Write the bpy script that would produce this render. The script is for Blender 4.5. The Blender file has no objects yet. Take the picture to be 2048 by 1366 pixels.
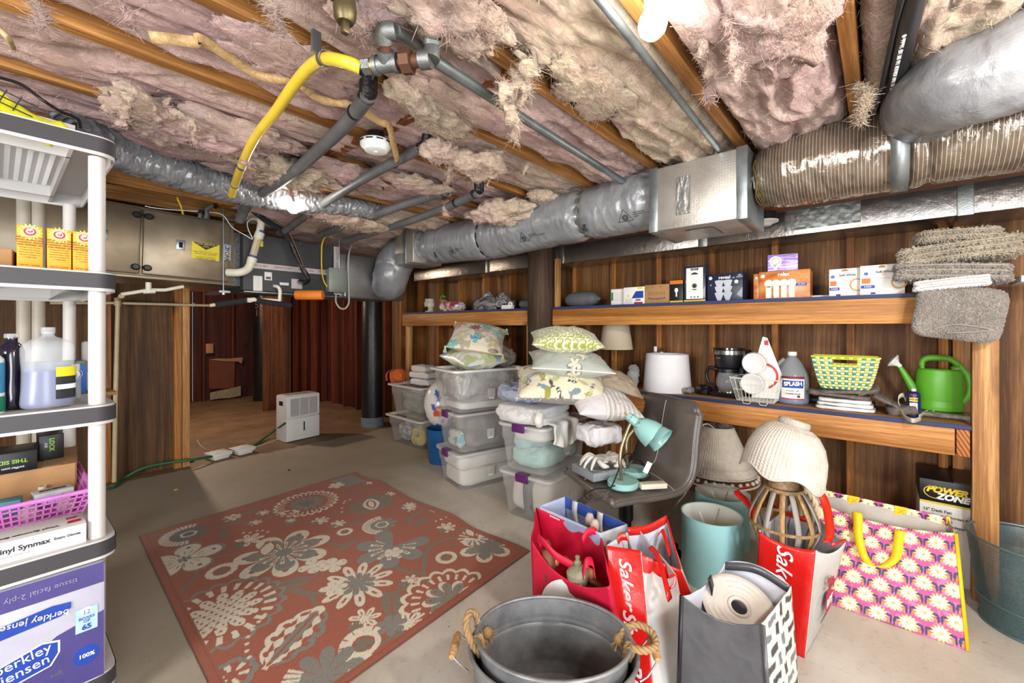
import bpy,bmesh,math,random
import numpy as np
from mathutils import Vector,Matrix
random.seed(7)
SC = bpy.context.scene
COL = SC.collection
PI = math.pi
def rad(d): return d*PI/180
# ---------------------------------------------------------------- camera, world, lights, exposure
YAW = rad(48.8)
FW = Vector((math.sin(YAW),math.cos(YAW),0)); RT = Vector((math.cos(YAW),-math.sin(YAW),0)); CAM = Vector((0,0,1.3))
FPX = 840.0; HOR = 655.0
cd = bpy.data.cameras.new('camera'); cam = bpy.data.objects.new('camera',cd); COL.objects.link(cam)
cam.location = CAM; cam.rotation_euler = (PI/2,0,-YAW)
cd.sensor_width = 36; cd.lens = FPX/2048*36; cd.shift_y = -(683-HOR)/2048; cd.clip_start = .02
SC.camera = cam
SC.view_settings.view_transform = 'Standard'; SC.view_settings.look = 'None'
SC.view_settings.gamma = 1; SC.view_settings.use_curve_mapping = False
SC.view_settings.exposure = 1.12
w = bpy.data.worlds.new('sky'); SC.world = w; w.use_nodes = True
w.node_tree.nodes['Background'].inputs[0].default_value = (.75,.87,1,1)
w.node_tree.nodes['Background'].inputs[1].default_value = 1.0
SC.cycles.max_bounces = 8; SC.cycles.diffuse_bounces = 4; SC.cycles.glossy_bounces = 4
SC.cycles.transparent_max_bounces = 12; SC.cycles.transmission_bounces = 6
SC.cycles.sample_clamp_indirect = 4; SC.cycles.use_denoising = True
SC.cycles.caustics_reflective = False; SC.cycles.caustics_refractive = False
def area(name,loc,target,sx,sy,power,col):
    l = bpy.data.lights.new(name,'AREA'); l.shape = 'RECTANGLE'; l.size = sx; l.size_y = sy; l.energy = power; l.color = col
    o = bpy.data.objects.new(name,l); COL.objects.link(o); o.location = loc
    o.rotation_euler = (Vector(target)-Vector(loc)).to_track_quat('-Z','Z').to_euler(); return o
# area light standing for daylight from an unseen doorway behind the camera
DOOR_L = area('doorway_daylight',(-.35,-1.55,1.15),(.9,2.2,1.6),.95,1.9,40,(.86,.93,1))
FILL_L = area('side_fill',(-2.35,.35,1.3),(1.2,2.3,2.6),1.9,.9,62,(1,.97,.93))  # added side fill, aimed up to brighten the ceiling; its window is unseen
def point(name,loc,power,r,col):
    l = bpy.data.lights.new(name,'POINT'); l.energy = power; l.shadow_soft_size = r; l.color = col
    o = bpy.data.objects.new(name,l); COL.objects.link(o); o.location = loc; return o
WARM = (1,.95,.88)
point('fill_behind_camera',(1.05,-.75,1.9),44,.09,WARM)  # added fill for shelf wall, bags and floor; no lamp known there
point('back_room_fill',(1.1,6.6,1.95),44,.06,(1,.8,.62))  # added fill to lift the dark back room; no bulb seen there
BULB_E = 70.0
# ---------------------------------------------------------------- measuring helpers (pixel of the 2048x1366 photograph -> point on a known plane)
def ray(x,y): return FW + RT*((x-1024)/FPX) + Vector((0,0,1))*((HOR-y)/FPX)
def PD(x,y,t): return CAM + ray(x,y)*t
def PX(x,y,X): d = ray(x,y); return CAM + d*(X/d.x)
def PY(x,y,Y): d = ray(x,y); return CAM + d*(Y/d.y)
def PZ(x,y,Z): d = ray(x,y); return CAM + d*((Z-1.3)/d.z)
# ---------------------------------------------------------------- colour and noise
def S(*c):
    if len(c) == 1: h = c[0]; c = (int(h[0:2],16),int(h[2:4],16),int(h[4:6],16))
    return tuple(((v/255)/12.92 if v/255 <= .04045 else ((v/255+.055)/1.055)**2.4) for v in c)
def _h(ix,iy,iz,s):
    n = (ix*374761393 + iy*668265263 + iz*2147483647 + s*974634777) & 0xffffffff
    n = ((n ^ (n >> 13))*1274126177) & 0xffffffff
    return ((n ^ (n >> 16)) & 0xffff)/32767.5 - 1
def vn(p,s=0):
    p = np.asarray(p,dtype=np.float64); i = np.floor(p).astype(np.int64); f = p-i; f = f*f*(3-2*f); r = 0
    for a in (0,1):
        for b in (0,1):
            for c in (0,1):
                w_ = (f[:,0] if a else 1-f[:,0])*(f[:,1] if b else 1-f[:,1])*(f[:,2] if c else 1-f[:,2])
                r = r + w_*_h(i[:,0]+a,i[:,1]+b,i[:,2]+c,s)
    return r
def fbm(p,o=4,s=0):
    p = np.asarray(p,dtype=np.float64); a = 1; r = 0; t = 0
    for k in range(o): r = r + a*vn(p*(2**k)+k*17.3,s+k); t += a; a *= .5
    return r/t
# ---------------------------------------------------------------- materials
MATS = {}
class NT:
    def __init__(s,name):
        s.m = bpy.data.materials.new(name); s.m.use_nodes = True; s.t = s.m.node_tree; s.n = s.t.nodes; s.b = s.n['Principled BSDF']
        s.tc = s.n.new('ShaderNodeTexCoord')
    def L(s,a,b): s.t.links.new(a,b)
    def mp(s,sc=(1,1,1),rot=(0,0,0),src='Object'):
        m = s.n.new('ShaderNodeMapping'); m.inputs['Scale'].default_value = sc; m.inputs['Rotation'].default_value = rot
        s.L(s.tc.outputs[src],m.inputs['Vector']); return m.outputs[0]
    def noise(s,v,scale=5,detail=4,rough=.6,dist=0):
        n = s.n.new('ShaderNodeTexNoise'); n.inputs['Scale'].default_value = scale; n.inputs['Detail'].default_value = detail
        n.inputs['Roughness'].default_value = rough; n.inputs['Distortion'].default_value = dist; s.L(v,n.inputs['Vector']); return n.outputs['Fac']
    def vor(s,v,scale=5,out='Distance',feat='F1'):
        n = s.n.new('ShaderNodeTexVoronoi'); n.feature = feat; n.inputs['Scale'].default_value = scale; s.L(v,n.inputs['Vector']); return n.outputs[out]
    def ramp(s,f,stops):
        r = s.n.new('ShaderNodeValToRGB'); e = r.color_ramp.elements
        while len(e) < len(stops): e.new(.5)
        for k,(p,c) in enumerate(stops):
            e[k].position = p; e[k].color = (c,c,c,1) if not hasattr(c,'__len__') else (*c[:3],1)
        s.L(f,r.inputs[0]); return r.outputs[0]
    def mix(s,f,a,b,mode='MIX'):
        n = s.n.new('ShaderNodeMix'); n.data_type = 'RGBA'; n.blend_type = mode
        for inp,v in ((n.inputs[0],f),(n.inputs[6],a),(n.inputs[7],b)):
            if hasattr(v,'is_linked') or isinstance(v,bpy.types.NodeSocket): s.L(v,inp)
            elif hasattr(v,'__len__'): inp.default_value = (*v[:3],1)
            else: inp.default_value = v
        return n.outputs[2]
    def math(s,op,a,b=0.0):
        n = s.n.new('ShaderNodeMath'); n.operation = op
        for inp,v in ((n.inputs[0],a),(n.inputs[1],b)):
            if isinstance(v,bpy.types.NodeSocket): s.L(v,inp)
            else: inp.default_value = v
        return n.outputs[0]
    def bump(s,f,strength=.3,dist=.01):
        n = s.n.new('ShaderNodeBump'); n.inputs['Strength'].default_value = strength; n.inputs['Distance'].default_value = dist
        s.L(f,n.inputs['Height']); s.L(n.outputs[0],s.b.inputs['Normal'])
    def col(s,c):
        if isinstance(c,bpy.types.NodeSocket): s.L(c,s.b.inputs['Base Color'])
        else: s.b.inputs['Base Color'].default_value = (*c[:3],1)
    def set(s,**k):
        for n,v in k.items(): s.b.inputs[n.replace('_',' ')].default_value = v
        return s
def mat(name,c,r=.6,metal=0.0,var=.12,vs=8,bump=.15,bs=60,bd=.002,c2=None,coat=0.0,alpha=1.0,trans=0.0,sheen=0.0,stretch=(1,1,1),emit=0,ior=1.45):
    """plain procedural material: colour broken up by noise, fine relief"""
    if name in MATS: return MATS[name]
    t = NT(name); v = t.mp(stretch)
    c2 = c2 or tuple(x*(1-var*2) for x in c)
    t.col(t.mix(t.ramp(t.noise(v,vs,5),[(.3,0.0),(.7,1.0)]),c,c2))
    t.set(Roughness=r,Metallic=metal,Coat_Weight=coat,Alpha=alpha,Transmission_Weight=trans,Sheen_Weight=sheen,IOR=ior)
    if bump: t.bump(t.noise(v,bs,4),bump,bd)
    if emit: t.b.inputs['Emission Color'].default_value = (*c,1); t.b.inputs['Emission Strength'].default_value = emit
    MATS[name] = t.m; return t.m
def wood(name,c1,c2,ax='X',sc=1.0,knots=None,r=.6,dark=None,stain=0.0):
    """grain runs along ax"""
    if name in MATS: return MATS[name]
    t = NT(name); st = {'X': (.035,1,1),'Y': (1,.035,1),'Z': (1,1,.035)}[ax]
    v = t.mp(tuple(s*sc for s in st))
    big = t.noise(v,9,3,.5,1.2); w_ = t.n.new('ShaderNodeTexWave'); w_.wave_type = 'BANDS'; w_.bands_direction = 'DIAGONAL'
    w_.inputs['Scale'].default_value = 22; w_.inputs['Distortion'].default_value = 7; w_.inputs['Detail'].default_value = 2; w_.inputs['Detail Scale'].default_value = 1.2; t.L(v,w_.inputs['Vector'])
    fine = t.noise(v,170,5,.75)
    g = t.mix(t.math('MULTIPLY',w_.outputs['Fac'],.6),c1,c2)
    g = t.mix(t.ramp(big,[(.4,0.0),(.65,1.0)]),g,tuple(x*.72 for x in c2))
    g = t.mix(t.ramp(fine,[(.36,.55),(.56,0.0)]),g,tuple(x*.45 for x in c2)); g = t.mix(t.ramp(fine,[(.55,0.0),(.72,.35)]),g,tuple(min(1,x*1.3) for x in c1))
    if stain:
        sv = t.mp((1,1,.35)); g = t.mix(t.math('MULTIPLY',t.ramp(t.noise(sv,2.2,5,.65),[(.45,0.0),(.7,1.0)]),stain),g,dark or tuple(x*.25 for x in c2))
    if knots:
        kv = t.mp(tuple((.55 if s < 1 else 1) for s in st)); d = t.vor(kv,knots)
        d = t.math('ADD',d,t.math('MULTIPLY',t.noise(kv,14,3),.1))
        g = t.mix(t.ramp(d,[(.08,1.0),(.13,.7),(.2,0.0)]),g,dark or tuple(x*.18 for x in c2))
    t.col(g); t.set(Roughness=r); t.b.inputs['Specular IOR Level'].default_value = .3
    t.bump(t.math('ADD',t.math('MULTIPLY',fine,.6),w_.outputs['Fac']),.25,.002); MATS[name] = t.m; return t.m
def attr(name,r=.8,bump=.3,bs=300,bd=.001,sheen=0.0,coat=0.0,alpha=1.0,metal=0.0,var=.0):
    """colour printed on the surface as a colour attribute"""
    if name in MATS: return MATS[name]
    t = NT(name); a = t.n.new('ShaderNodeAttribute'); a.attribute_name = 'print'
    c = a.outputs['Color']
    if var: c = t.mix(t.math('MULTIPLY',t.noise(t.mp(),bs*.6,3),var),c,(0,0,0))
    t.col(c); t.set(Roughness=r,Sheen_Weight=sheen,Coat_Weight=coat,Alpha=alpha,Metallic=metal)
    if bump: t.bump(t.noise(t.mp(),bs,3),bump,bd)
    MATS[name] = t.m; return t.m
# ---------------------------------------------------------------- mesh builder
def frame(o,right,up):
    r = Vector(right).normalized(); u = Vector(up); n = r.cross(u).normalized(); u = n.cross(r).normalized()
    m = Matrix((r,u,n)).transposed().to_4x4(); m.translation = Vector(o); return m
def TR(x=0,y=0,z=0,rx=0,ry=0,rz=0,s=1):
    sx = s if hasattr(s,'__len__') else (s,s,s)
    return Matrix.Translation((x,y,z)) @ Matrix.Rotation(rad(rz),4,'Z') @ Matrix.Rotation(rad(ry),4,'Y') @ Matrix.Rotation(rad(rx),4,'X') @ Matrix.Diagonal((*sx,1))
def spline(pts,n=8):
    P = [Vector(p) for p in pts]
    if len(P) < 3: return P
    out = []
    Q = [P[0]*2-P[1]] + P + [P[-1]*2-P[-2]]
    for i in range(1,len(Q)-2):
        a,b,c,d = Q[i-1],Q[i],Q[i+1],Q[i+2]
        for k in range(n):
            t = k/n; out.append(.5*((2*b)+(c-a)*t+(2*a-5*b+4*c-d)*t*t+(3*b-a-3*c+d)*t**3))
    out.append(P[-1]); return out
class MB:
    def __init__(s): s.v = []; s.f = []; s.m = []; s.c = []
    def add(s,v,f,mi=0,M=None,col=None):
        n = len(s.v)
        s.v += [tuple(M @ Vector(p)) if M is not None else tuple(p) for p in v]
        s.f += [tuple(n+i for i in q) for q in f]; s.m += [mi]*len(f)
        if col is not None:
            s.c += [tuple(col)]*len(v) if not hasattr(col[0],'__len__') else list(col)
        return s
    def box(s,x0,x1,y0,y1,z0,z1,mi=0,M=None,r=0,col=None):
        if x0 > x1: x0,x1 = x1,x0
        if y0 > y1: y0,y1 = y1,y0
        if z0 > z1: z0,z1 = z1,z0
        if not r:
            return s.add([(x0,y0,z0),(x1,y0,z0),(x1,y1,z0),(x0,y1,z0),(x0,y0,z1),(x1,y0,z1),(x1,y1,z1),(x0,y1,z1)],
                         [(0,3,2,1),(4,5,6,7),(0,1,5,4),(1,2,6,5),(2,3,7,6),(3,0,4,7)],mi,M,col)
        bm = bmesh.new(); bmesh.ops.create_cube(bm,size=1)
        for q in bm.verts: q.co = Vector(((x0+x1)/2+q.co.x*(x1-x0),(y0+y1)/2+q.co.y*(y1-y0),(z0+z1)/2+q.co.z*(z1-z0)))
        r = min(r,(x1-x0)*.49,(y1-y0)*.49,(z1-z0)*.49)
        bmesh.ops.bevel(bm,geom=bm.edges[:],offset=r,segments=2,affect='EDGES',profile=.5)
        v = [q.co.copy() for q in bm.verts]; f = [[a.index for a in q.verts] for q in bm.faces]; bm.free(); return s.add(v,f,mi,M,col)
    def tube(s,pts,r,n=10,mi=0,M=None,caps=True,sm=0,col=None):
        P = spline(pts,sm) if sm else [Vector(p) for p in pts]
        R = r if hasattr(r,'__len__') else [r]*len(P)
        if len(R) != len(P): R = [R[min(len(R)-1,int(k/max(1,len(P)-1)*(len(R)-1)+1e-6))] + (R[min(len(R)-1,int(k/max(1,len(P)-1)*(len(R)-1)+1e-6)+1)]-R[min(len(R)-1,int(k/max(1,len(P)-1)*(len(R)-1)+1e-6))])*((k/max(1,len(P)-1)*(len(R)-1)) % 1) for k in range(len(P))]
        T = [(P[min(k+1,len(P)-1)]-P[max(k-1,0)]).normalized() for k in range(len(P))]
        u = T[0].orthogonal().normalized(); v = []
        for k,p in enumerate(P):
            u = (u-T[k]*u.dot(T[k]))
            u = u.normalized() if u.length > 1e-6 else T[k].orthogonal().normalized()
            b = T[k].cross(u)
            v += [p+(u*math.cos(2*PI*j/n)+b*math.sin(2*PI*j/n))*R[k] for j in range(n)]
        f = [(k*n+j,k*n+(j+1) % n,(k+1)*n+(j+1) % n,(k+1)*n+j) for k in range(len(P)-1) for j in range(n)]
        if caps: f += [tuple(range(n-1,-1,-1)),tuple((len(P)-1)*n+j for j in range(n))]
        return s.add(v,f,mi,M,col)
    def cyl(s,a,b,r,n=16,mi=0,r2=None,M=None,caps=True): return s.tube([a,b],[r,r if r2 is None else r2],n,mi,M,caps)
    def lathe(s,prof,n=24,mi=0,M=None,sx=1,sy=1,cap=False,col=None):
        v = [(r*math.cos(2*PI*j/n)*sx,r*math.sin(2*PI*j/n)*sy,z) for r,z in prof for j in range(n)]
        f = [(k*n+j,k*n+(j+1) % n,(k+1)*n+(j+1) % n,(k+1)*n+j) for k in range(len(prof)-1) for j in range(n)]
        if cap: f += [tuple(range(n-1,-1,-1)),tuple((len(prof)-1)*n+j for j in range(n))]
        return s.add(v,f,mi,M,col)
    def prism(s,poly,z0,z1,mi=0,M=None,col=None):
        n = len(poly); v = [(x,y,z0) for x,y in poly]+[(x,y,z1) for x,y in poly]
        return s.add(v,[tuple(range(n-1,-1,-1)),tuple(range(n,2*n))]+[(j,(j+1) % n,n+(j+1) % n,n+j) for j in range(n)],mi,M,col)
    def grid(s,V,nu,nv,mi=0,M=None,cu=False,cv=False,col=None):
        """V: list of nu*nv points, index i*nv+j"""
        f = [(i*nv+j,((i+1) % nu)*nv+j,((i+1) % nu)*nv+(j+1) % nv,i*nv+(j+1) % nv) for i in range(nu if cu else nu-1) for j in range(nv if cv else nv-1)]
        return s.add(V,f,mi,M,col)
    def ball(s,c,r,n=12,mi=0,sc=(1,1,1),M=None,col=None):
        prof = [(math.sin(PI*k/n)*r+1e-5,-math.cos(PI*k/n)*r) for k in range(n+1)]
        v = [(c[0]+a*math.cos(2*PI*j/(2*n))*sc[0],c[1]+a*math.sin(2*PI*j/(2*n))*sc[1],c[2]+z*sc[2]) for a,z in prof for j in range(2*n)]
        f = [(k*2*n+j,k*2*n+(j+1) % (2*n),(k+1)*2*n+(j+1) % (2*n),(k+1)*2*n+j) for k in range(n) for j in range(2*n)]
        return s.add(v,f,mi,M,col)
    def build(s,name,mats,parent=None,ang=38,world=False,recentre=None,fix=True,kind=None,thick=0,label=None):
        me = bpy.data.meshes.new(name); v = s.v
        mats = mats if isinstance(mats,(list,tuple)) else [mats]
        off = None
        if parent is not None and world: off = parent.matrix_world if False else None; L = parent.location; v = [(a-L.x,b-L.y,c-L.z) for a,b,c in v]
        if parent is None and recentre is not False:
            A = np.array(v); off = Vector(((A[:,0].min()+A[:,0].max())/2,(A[:,1].min()+A[:,1].max())/2,A[:,2].min()))
            v = [(a-off.x,b-off.y,c-off.z) for a,b,c in v]
        me.from_pydata(v,[],s.f)
        for m in mats: me.materials.append(m)
        if any(s.m): me.polygons.foreach_set('material_index',s.m)
        if s.c:
            ca = me.color_attributes.new('print','FLOAT_COLOR','POINT'); ca.data.foreach_set('color',np.array([(*c[:3],1) for c in s.c],dtype=np.float32).ravel())
        if fix:
            bm = bmesh.new(); bm.from_mesh(me); bmesh.ops.recalc_face_normals(bm,faces=bm.faces); bm.to_mesh(me); bm.free()
        if ang:
            me.polygons.foreach_set('use_smooth',[True]*len(me.polygons))
            if ang < 180: me.set_sharp_from_angle(angle=rad(ang))
        me.update(); o = bpy.data.objects.new(name,me); COL.objects.link(o)
        if parent is not None: o.parent = parent
        elif off is not None: o.location = off
        if thick:
            md = o.modifiers.new('solid','SOLIDIFY'); md.thickness = thick; md.offset = 0
        if kind: o['kind'] = kind
        if label: o['label'] = label
        return o
def thing(name,label,cat,loc=(0,0,0),rz=0,group=None,rx=0,ry=0):
    o = bpy.data.objects.new(name,None); o.empty_display_size = .05; COL.objects.link(o); o.location = loc; o.rotation_euler = (rad(rx),rad(ry),rad(rz))
    o['label'] = label; o['category'] = cat
    if group: o['group'] = group
    return o
def tag(o,label,cat,group=None):
    o['label'] = label; o['category'] = cat
    if group: o['group'] = group
    return o
def struct(name): 
    o = bpy.data.objects.new(name,None); COL.objects.link(o); o['kind'] = 'structure'; return o
def fast(name,V,F,m,parent=None,C=None,smooth=True,flip=False):
    """numpy mesh of quads"""
    me = bpy.data.meshes.new(name); V = np.asarray(V,dtype=np.float32); F = np.asarray(F,dtype=np.int32)
    if flip: F = F[:,::-1]
    off = None
    if parent is None: off = Vector(((V[:,0].min()+V[:,0].max())/2,(V[:,1].min()+V[:,1].max())/2,float(V[:,2].min()))); V = V-np.array(off,dtype=np.float32)
    me.vertices.add(len(V)); me.vertices.foreach_set('co',V.ravel()); k = F.shape[1]
    me.loops.add(F.size); me.loops.foreach_set('vertex_index',np.ascontiguousarray(F).ravel())
    me.polygons.add(len(F)); me.polygons.foreach_set('loop_start',np.arange(0,F.size,k,dtype=np.int32))
    me.update(calc_edges=True)
    if C is not None:
        ca = me.color_attributes.new('print','FLOAT_COLOR','POINT'); ca.data.foreach_set('color',np.concatenate([C[:,:3],np.ones((len(C),1))],1).astype(np.float32).ravel())
    me.polygons.foreach_set('use_smooth',np.full(len(F),smooth)); me.materials.append(m); me.validate()
    o = bpy.data.objects.new(name,me); COL.objects.link(o)
    if parent is not None: o.parent = parent
    else: o.location = off
    return o
def quads(nu,nv,cu=False,cv=False):
    i,j = np.meshgrid(np.arange(nu if cu else nu-1),np.arange(nv if cv else nv-1),indexing='ij'); i = i.ravel(); j = j.ravel(); a = (i+1) % nu; b = (j+1) % nv
    return np.stack([i*nv+j,a*nv+j,a*nv+b,i*nv+b],1)
def text(s,size,m,parent,M,ext=.0004,al='CENTER',shear=0,name='lettering',bold=0,sx=1,label=None):
    cu = bpy.data.curves.new('t','FONT'); cu.body = s; cu.size = size; cu.extrude = ext; cu.align_x = al; cu.align_y = 'CENTER'; cu.shear = shear; cu.offset = bold; cu.resolution_u = 3; cu.space_line = .85
    o = bpy.data.objects.new('t',cu); COL.objects.link(o); dg = bpy.context.evaluated_depsgraph_get(); me = bpy.data.meshes.new_from_object(o.evaluated_get(dg))
    bpy.data.objects.remove(o); me.name = name; me.transform(M @ Matrix.Diagonal((sx,1,1,1))); me.materials.clear(); me.materials.append(m)
    o = bpy.data.objects.new(name,me); COL.objects.link(o); o.parent = parent
    if label: o['label'] = label
    return o
def copy_tree(o,parent=None):
    c = o.copy(); COL.objects.link(c); c.parent = parent
    for ch in [x for x in bpy.data.objects if x.parent == o]: copy_tree(ch,c)
    return c
# ================================================================= THE SETTING
W_STUD = wood('stud_wood',S(190,128,66),S(146,90,42),'Z',knots=2.2)
W_JOIST = wood('joist_wood',S(192,138,78),S(150,98,48),'X',knots=1.6)
W_GIRD = wood('girder_wood',S(158,100,52),S(118,70,34),'Y',knots=1.6)
W_BEAM = wood('shelf_pine',S(212,152,84),S(176,112,52),'Y',knots=2.0,r=.5,dark=S(110,62,28))
W_POST = wood('post_pine',S(214,164,104),S(180,124,70),'Z',knots=1.5,r=.5)
W_PLYR = wood('plywood_aged',S(160,114,70),S(112,72,40),'Z',knots=2.2,stain=.45,dark=S(56,34,20))
W_PLYL = wood('plywood_knotty',S(118,84,48),S(84,56,30),'Z',knots=3.4,stain=.55,dark=S(38,24,14))
W_RED = wood('redwood_panel',S(96,42,28),S(66,28,20),'Z',knots=3,stain=.5,dark=S(36,18,14))
W_REDS = wood('redwood_stud',S(140,66,38),S(100,44,26),'Z')
W_SUB = wood('subfloor_wood',S(130,88,50),S(92,60,34),'Y')
W_DECK = wood('shelf_plywood',S(176,136,92),S(140,100,60),'Y')
# floor: painted concrete in the front room, bare stained slab in the back room
def floor_mat():
    t = NT('painted_concrete'); v = t.mp(); sep = t.n.new('ShaderNodeSeparateXYZ'); t.L(t.tc.outputs['Object'],sep.inputs[0])
    base = t.mix(t.ramp(t.noise(v,1.6,6,.65),[(.35,0.0),(.68,1.0)]),S(212,208,200),S(190,182,168))
    base = t.mix(t.ramp(t.noise(v,26,6,.75),[(.54,0.0),(.68,.5)]),base,S(160,150,132))
    # worn, dirtier paint towards the pipe corner on the far left
    wear = t.math('SUBTRACT',t.math('MULTIPLY',sep.outputs['Y'],.5),t.math('MULTIPLY',sep.outputs['X'],.55))
    wear = t.math('ADD',wear,t.math('MULTIPLY',t.noise(v,1.2,4),1.2))
    base = t.mix(t.ramp(wear,[(.9,0.0),(1.0,.0),(1.0,.72)] if False else [(0.45,0.0),(1.0,.62)]),base,S(138,124,96))
    base = t.mix(t.ramp(t.vor(v,7),[(.018,.9),(.03,0.0)]),base,S(60,46,30))
    back = t.mix(t.ramp(t.noise(v,3,6,.7),[(.35,0.0),(.7,1.0)]),S(146,118,88),S(108,82,60))
    edge = t.math('ADD',sep.outputs['Y'],t.math('MULTIPLY',t.math('SUBTRACT',t.noise(v,5,5),.5),.25))
    t.col(t.mix(t.math('GREATER_THAN',edge,4.78),base,back)); t.set(Roughness=.62)
    t.bump(t.math('ADD',t.noise(v,30,6,.7),t.noise(v,4,3)),.25,.004); return t.m
fl = MB(); fl.add([(-2.6,-1.8,0),(3.6,-1.8,0),(3.6,9.2,0),(-2.6,9.2,0),(-2.6,-1.8,-.1),(3.6,-1.8,-.1),(3.6,9.2,-.1),(-2.6,9.2,-.1)],
                  [(0,1,2,3),(4,7,6,5),(0,4,5,1),(1,5,6,2),(2,6,7,3),(3,7,4,0)])
FLOOR = fl.build('floor',floor_mat(),recentre=False); FLOOR['kind'] = 'structure'
# walls -----------------------------------------------------------
WX = 3.45
def piece(par,name,m,x0,x1,y0,y1,z0,z1,r=0):
    o = MB().box(x0,x1,y0,y1,z0,z1,r=r).build(name,m,par,ang=0 if not r else 38); return o
WR = struct('wall_right')
STUDS = [.947+.405*k for k in range(-5,21)]
for k,y in enumerate(STUDS):
    far = y > 5.0
    if y < 8.95: piece(WR,'stud',W_REDS if far else W_STUD,WX-.089,WX,y-.019,y+.019,0,2.12)
y = -1.8; k = 0
while y < 9.1:
    y1 = min(y+1.215,9.15); piece(WR,'plywood_panel',W_RED if y > 5.3 else W_PLYR,WX,WX+.015,y+.0025,y1-.0025,0,2.12); y = y1
# a darker doubled stud pair near the watering can
piece(WR,'stud',W_STUD,WX-.089,WX,-.345,-.305,0,2.12)
piece(WR,'wall_backing',W_PLYR,WX+.016,WX+.05,-1.8,9.2,-.02,2.4)
WL = struct('wall_left')                # partition with the doorless opening, seen on the left
piece(WL,'plywood_panel',W_PLYL,-1.2,-.02,4.95,4.965,0,2.2)
piece(WL,'plywood_panel',W_PLYL,.46,.86,4.95,4.965,0,2.2); 
piece(WL,'plywood_panel',W_PLYL,-.02,.455,4.95,4.965,0,2.2)
piece(WL,'plywood_panel',W_PLYL,-2.55,-1.205,4.95,4.965,0,2.2)
for x,mm in ((.885,W_STUD),(.945,W_POST),(.41,W_STUD),(-.3,W_STUD),(-.7,W_STUD)):
    piece(WL,'stud',mm,x-.026,x+.028,4.87 if x > .8 else 4.875,4.95 if x < .8 else 5.04,0,2.12)
piece(WL,'header_beam',W_REDS,.98,3.36,4.93,5.0,1.95,2.13)
WF = struct('wall_far')
for k in range(7):
    piece(WF,'plywood_panel',W_RED,-.6+.61*k,-.6+.61*(k+1)-.004,9.0,9.015,0,2.2)
for x in [-.2,.2,.6,1.0,1.4,1.98,2.42,2.83,3.3]: piece(WF,'stud',W_REDS,x-.019,x+.019,8.911,9.0,0,2.12)
piece(WF,'sill_plate',W_REDS,-.6,3.4,8.9,8.999,1.92,1.97)
# torn hardboard nailed low on the far wall with a strip of foil under it
pb = MB(); A = PY(418,718,8.9); B = PY(470,718,8.9); Cc = PY(468,776,8.9); D = PY(418,778,8.9)
pb.add([A,B,Cc,D,A+Vector((0,.02,0)),B+Vector((0,.02,0)),Cc+Vector((0,.02,0)),D+Vector((0,.02,0))],[(0,1,2,3),(7,6,5,4),(0,4,5,1),(1,5,6,2),(2,6,7,3),(3,7,4,0)])
pb.build('hardboard_patch',mat('hardboard',S(118,62,42),.8),WF)
A = PY(418,720,8.88)
MB().prism([(0,0),(.1,.02),(.3,.01),(.52,.02),(.5,-.1),(.44,-.05),(.3,-.045),(.2,-.03),(.1,-.01)],0,.006,M=frame(A,(1,0,0),(0,0,1))).build('torn_edge',mat('torn_board',S(176,132,90),.8),WF)
A = PY(420,800,8.88)
MB().prism([(0,0),(.12,.01),(.3,0),(.47,.02),(.47,.2),(.3,.17),(.12,.15),(0,.13)],0,.01,M=frame(A,(1,0,0),(0,0,1))).build('foil_strip',mat('kraft_foil',S(176,158,128),.4,.5,bump=.8,bs=30,bd=.01),WF)
A = PY(416,694,8.88)
MB().box(-.035,.075,-.02,0,-.11,.06,M=Matrix.Translation(A),r=.005).build('outlet_box',mat('outlet_ivory',S(186,134,92),.5),WF)
# walls behind the camera: painted board with an assumed doorway and window opening to let daylight in
W_PAINT = mat('painted_board',S(226,222,214),.8,var=.04)
WB = struct('wall_back')
piece(WB,'board',W_PAINT,-2.6,-.86,-1.75,-1.7,0,2.4); piece(WB,'board',W_PAINT,.16,3.5,-1.75,-1.7,0,2.4); piece(WB,'board',W_PAINT,-.86,.16,-1.75,-1.7,2.12,2.4)
WS = struct('wall_side')
piece(WS,'board',W_PAINT,-2.6,-2.55,-1.75,-.7,0,2.4); piece(WS,'board',W_PAINT,-2.6,-2.55,1.4,5.0,0,2.4)
piece(WS,'board',W_PAINT,-2.6,-2.55,-.7,1.4,0,.8); piece(WS,'board',W_PAINT,-2.6,-2.55,-.7,1.4,1.9,2.4)
piece(WS,'board',W_PLYL,-.65,-.6,4.97,9.2,0,2.4)
# ceiling: subfloor, joists and blocking ---------------------------
H0 = 2.13
CE = struct('ceiling')
for k in range(18): piece(CE,'subfloor_board',W_SUB,-2.6+.35*k,-2.6+.35*(k+1)-.004,-1.8,9.2,2.36,2.38)
JO = [.0836*.83+.4085*k for k in range(-4,23)]
for y in JO: piece(CE,'joist',W_JOIST,-2.55,WX,y-.02,y+.02,H0,2.36)
piece(CE,'girder',W_GIRD,2.9,2.98,-1.7,9.0,1.995,H0-.001)
piece(CE,'ledger',W_GIRD,3.0,3.36,-1.7,4.9,2.085,H0-.001)
W_BLK = wood('blocking_wood',S(160,96,48),S(112,62,28),'Y')
for x,k in ((1.02,6),(.98,7),(2.75,6),(2.75,7),(2.74,8),(.95,8),(.98,10),(2.7,9),(.96,9)):
    piece(CE,'blocking',W_BLK,x,x+.038,JO[k]+.021,JO[k+1]-.021,H0+.004,2.36)
# cross bridging seen beyond the thermostat pipe and above the gas valve
for a,b in ((PZ(600,235,2.15),PZ(580,285,2.3)),(PZ(800,60,2.15),PZ(770,120,2.3))):
    MB().tube([a,b],.02,4).build('bridging',W_BLK,CE)
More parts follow.
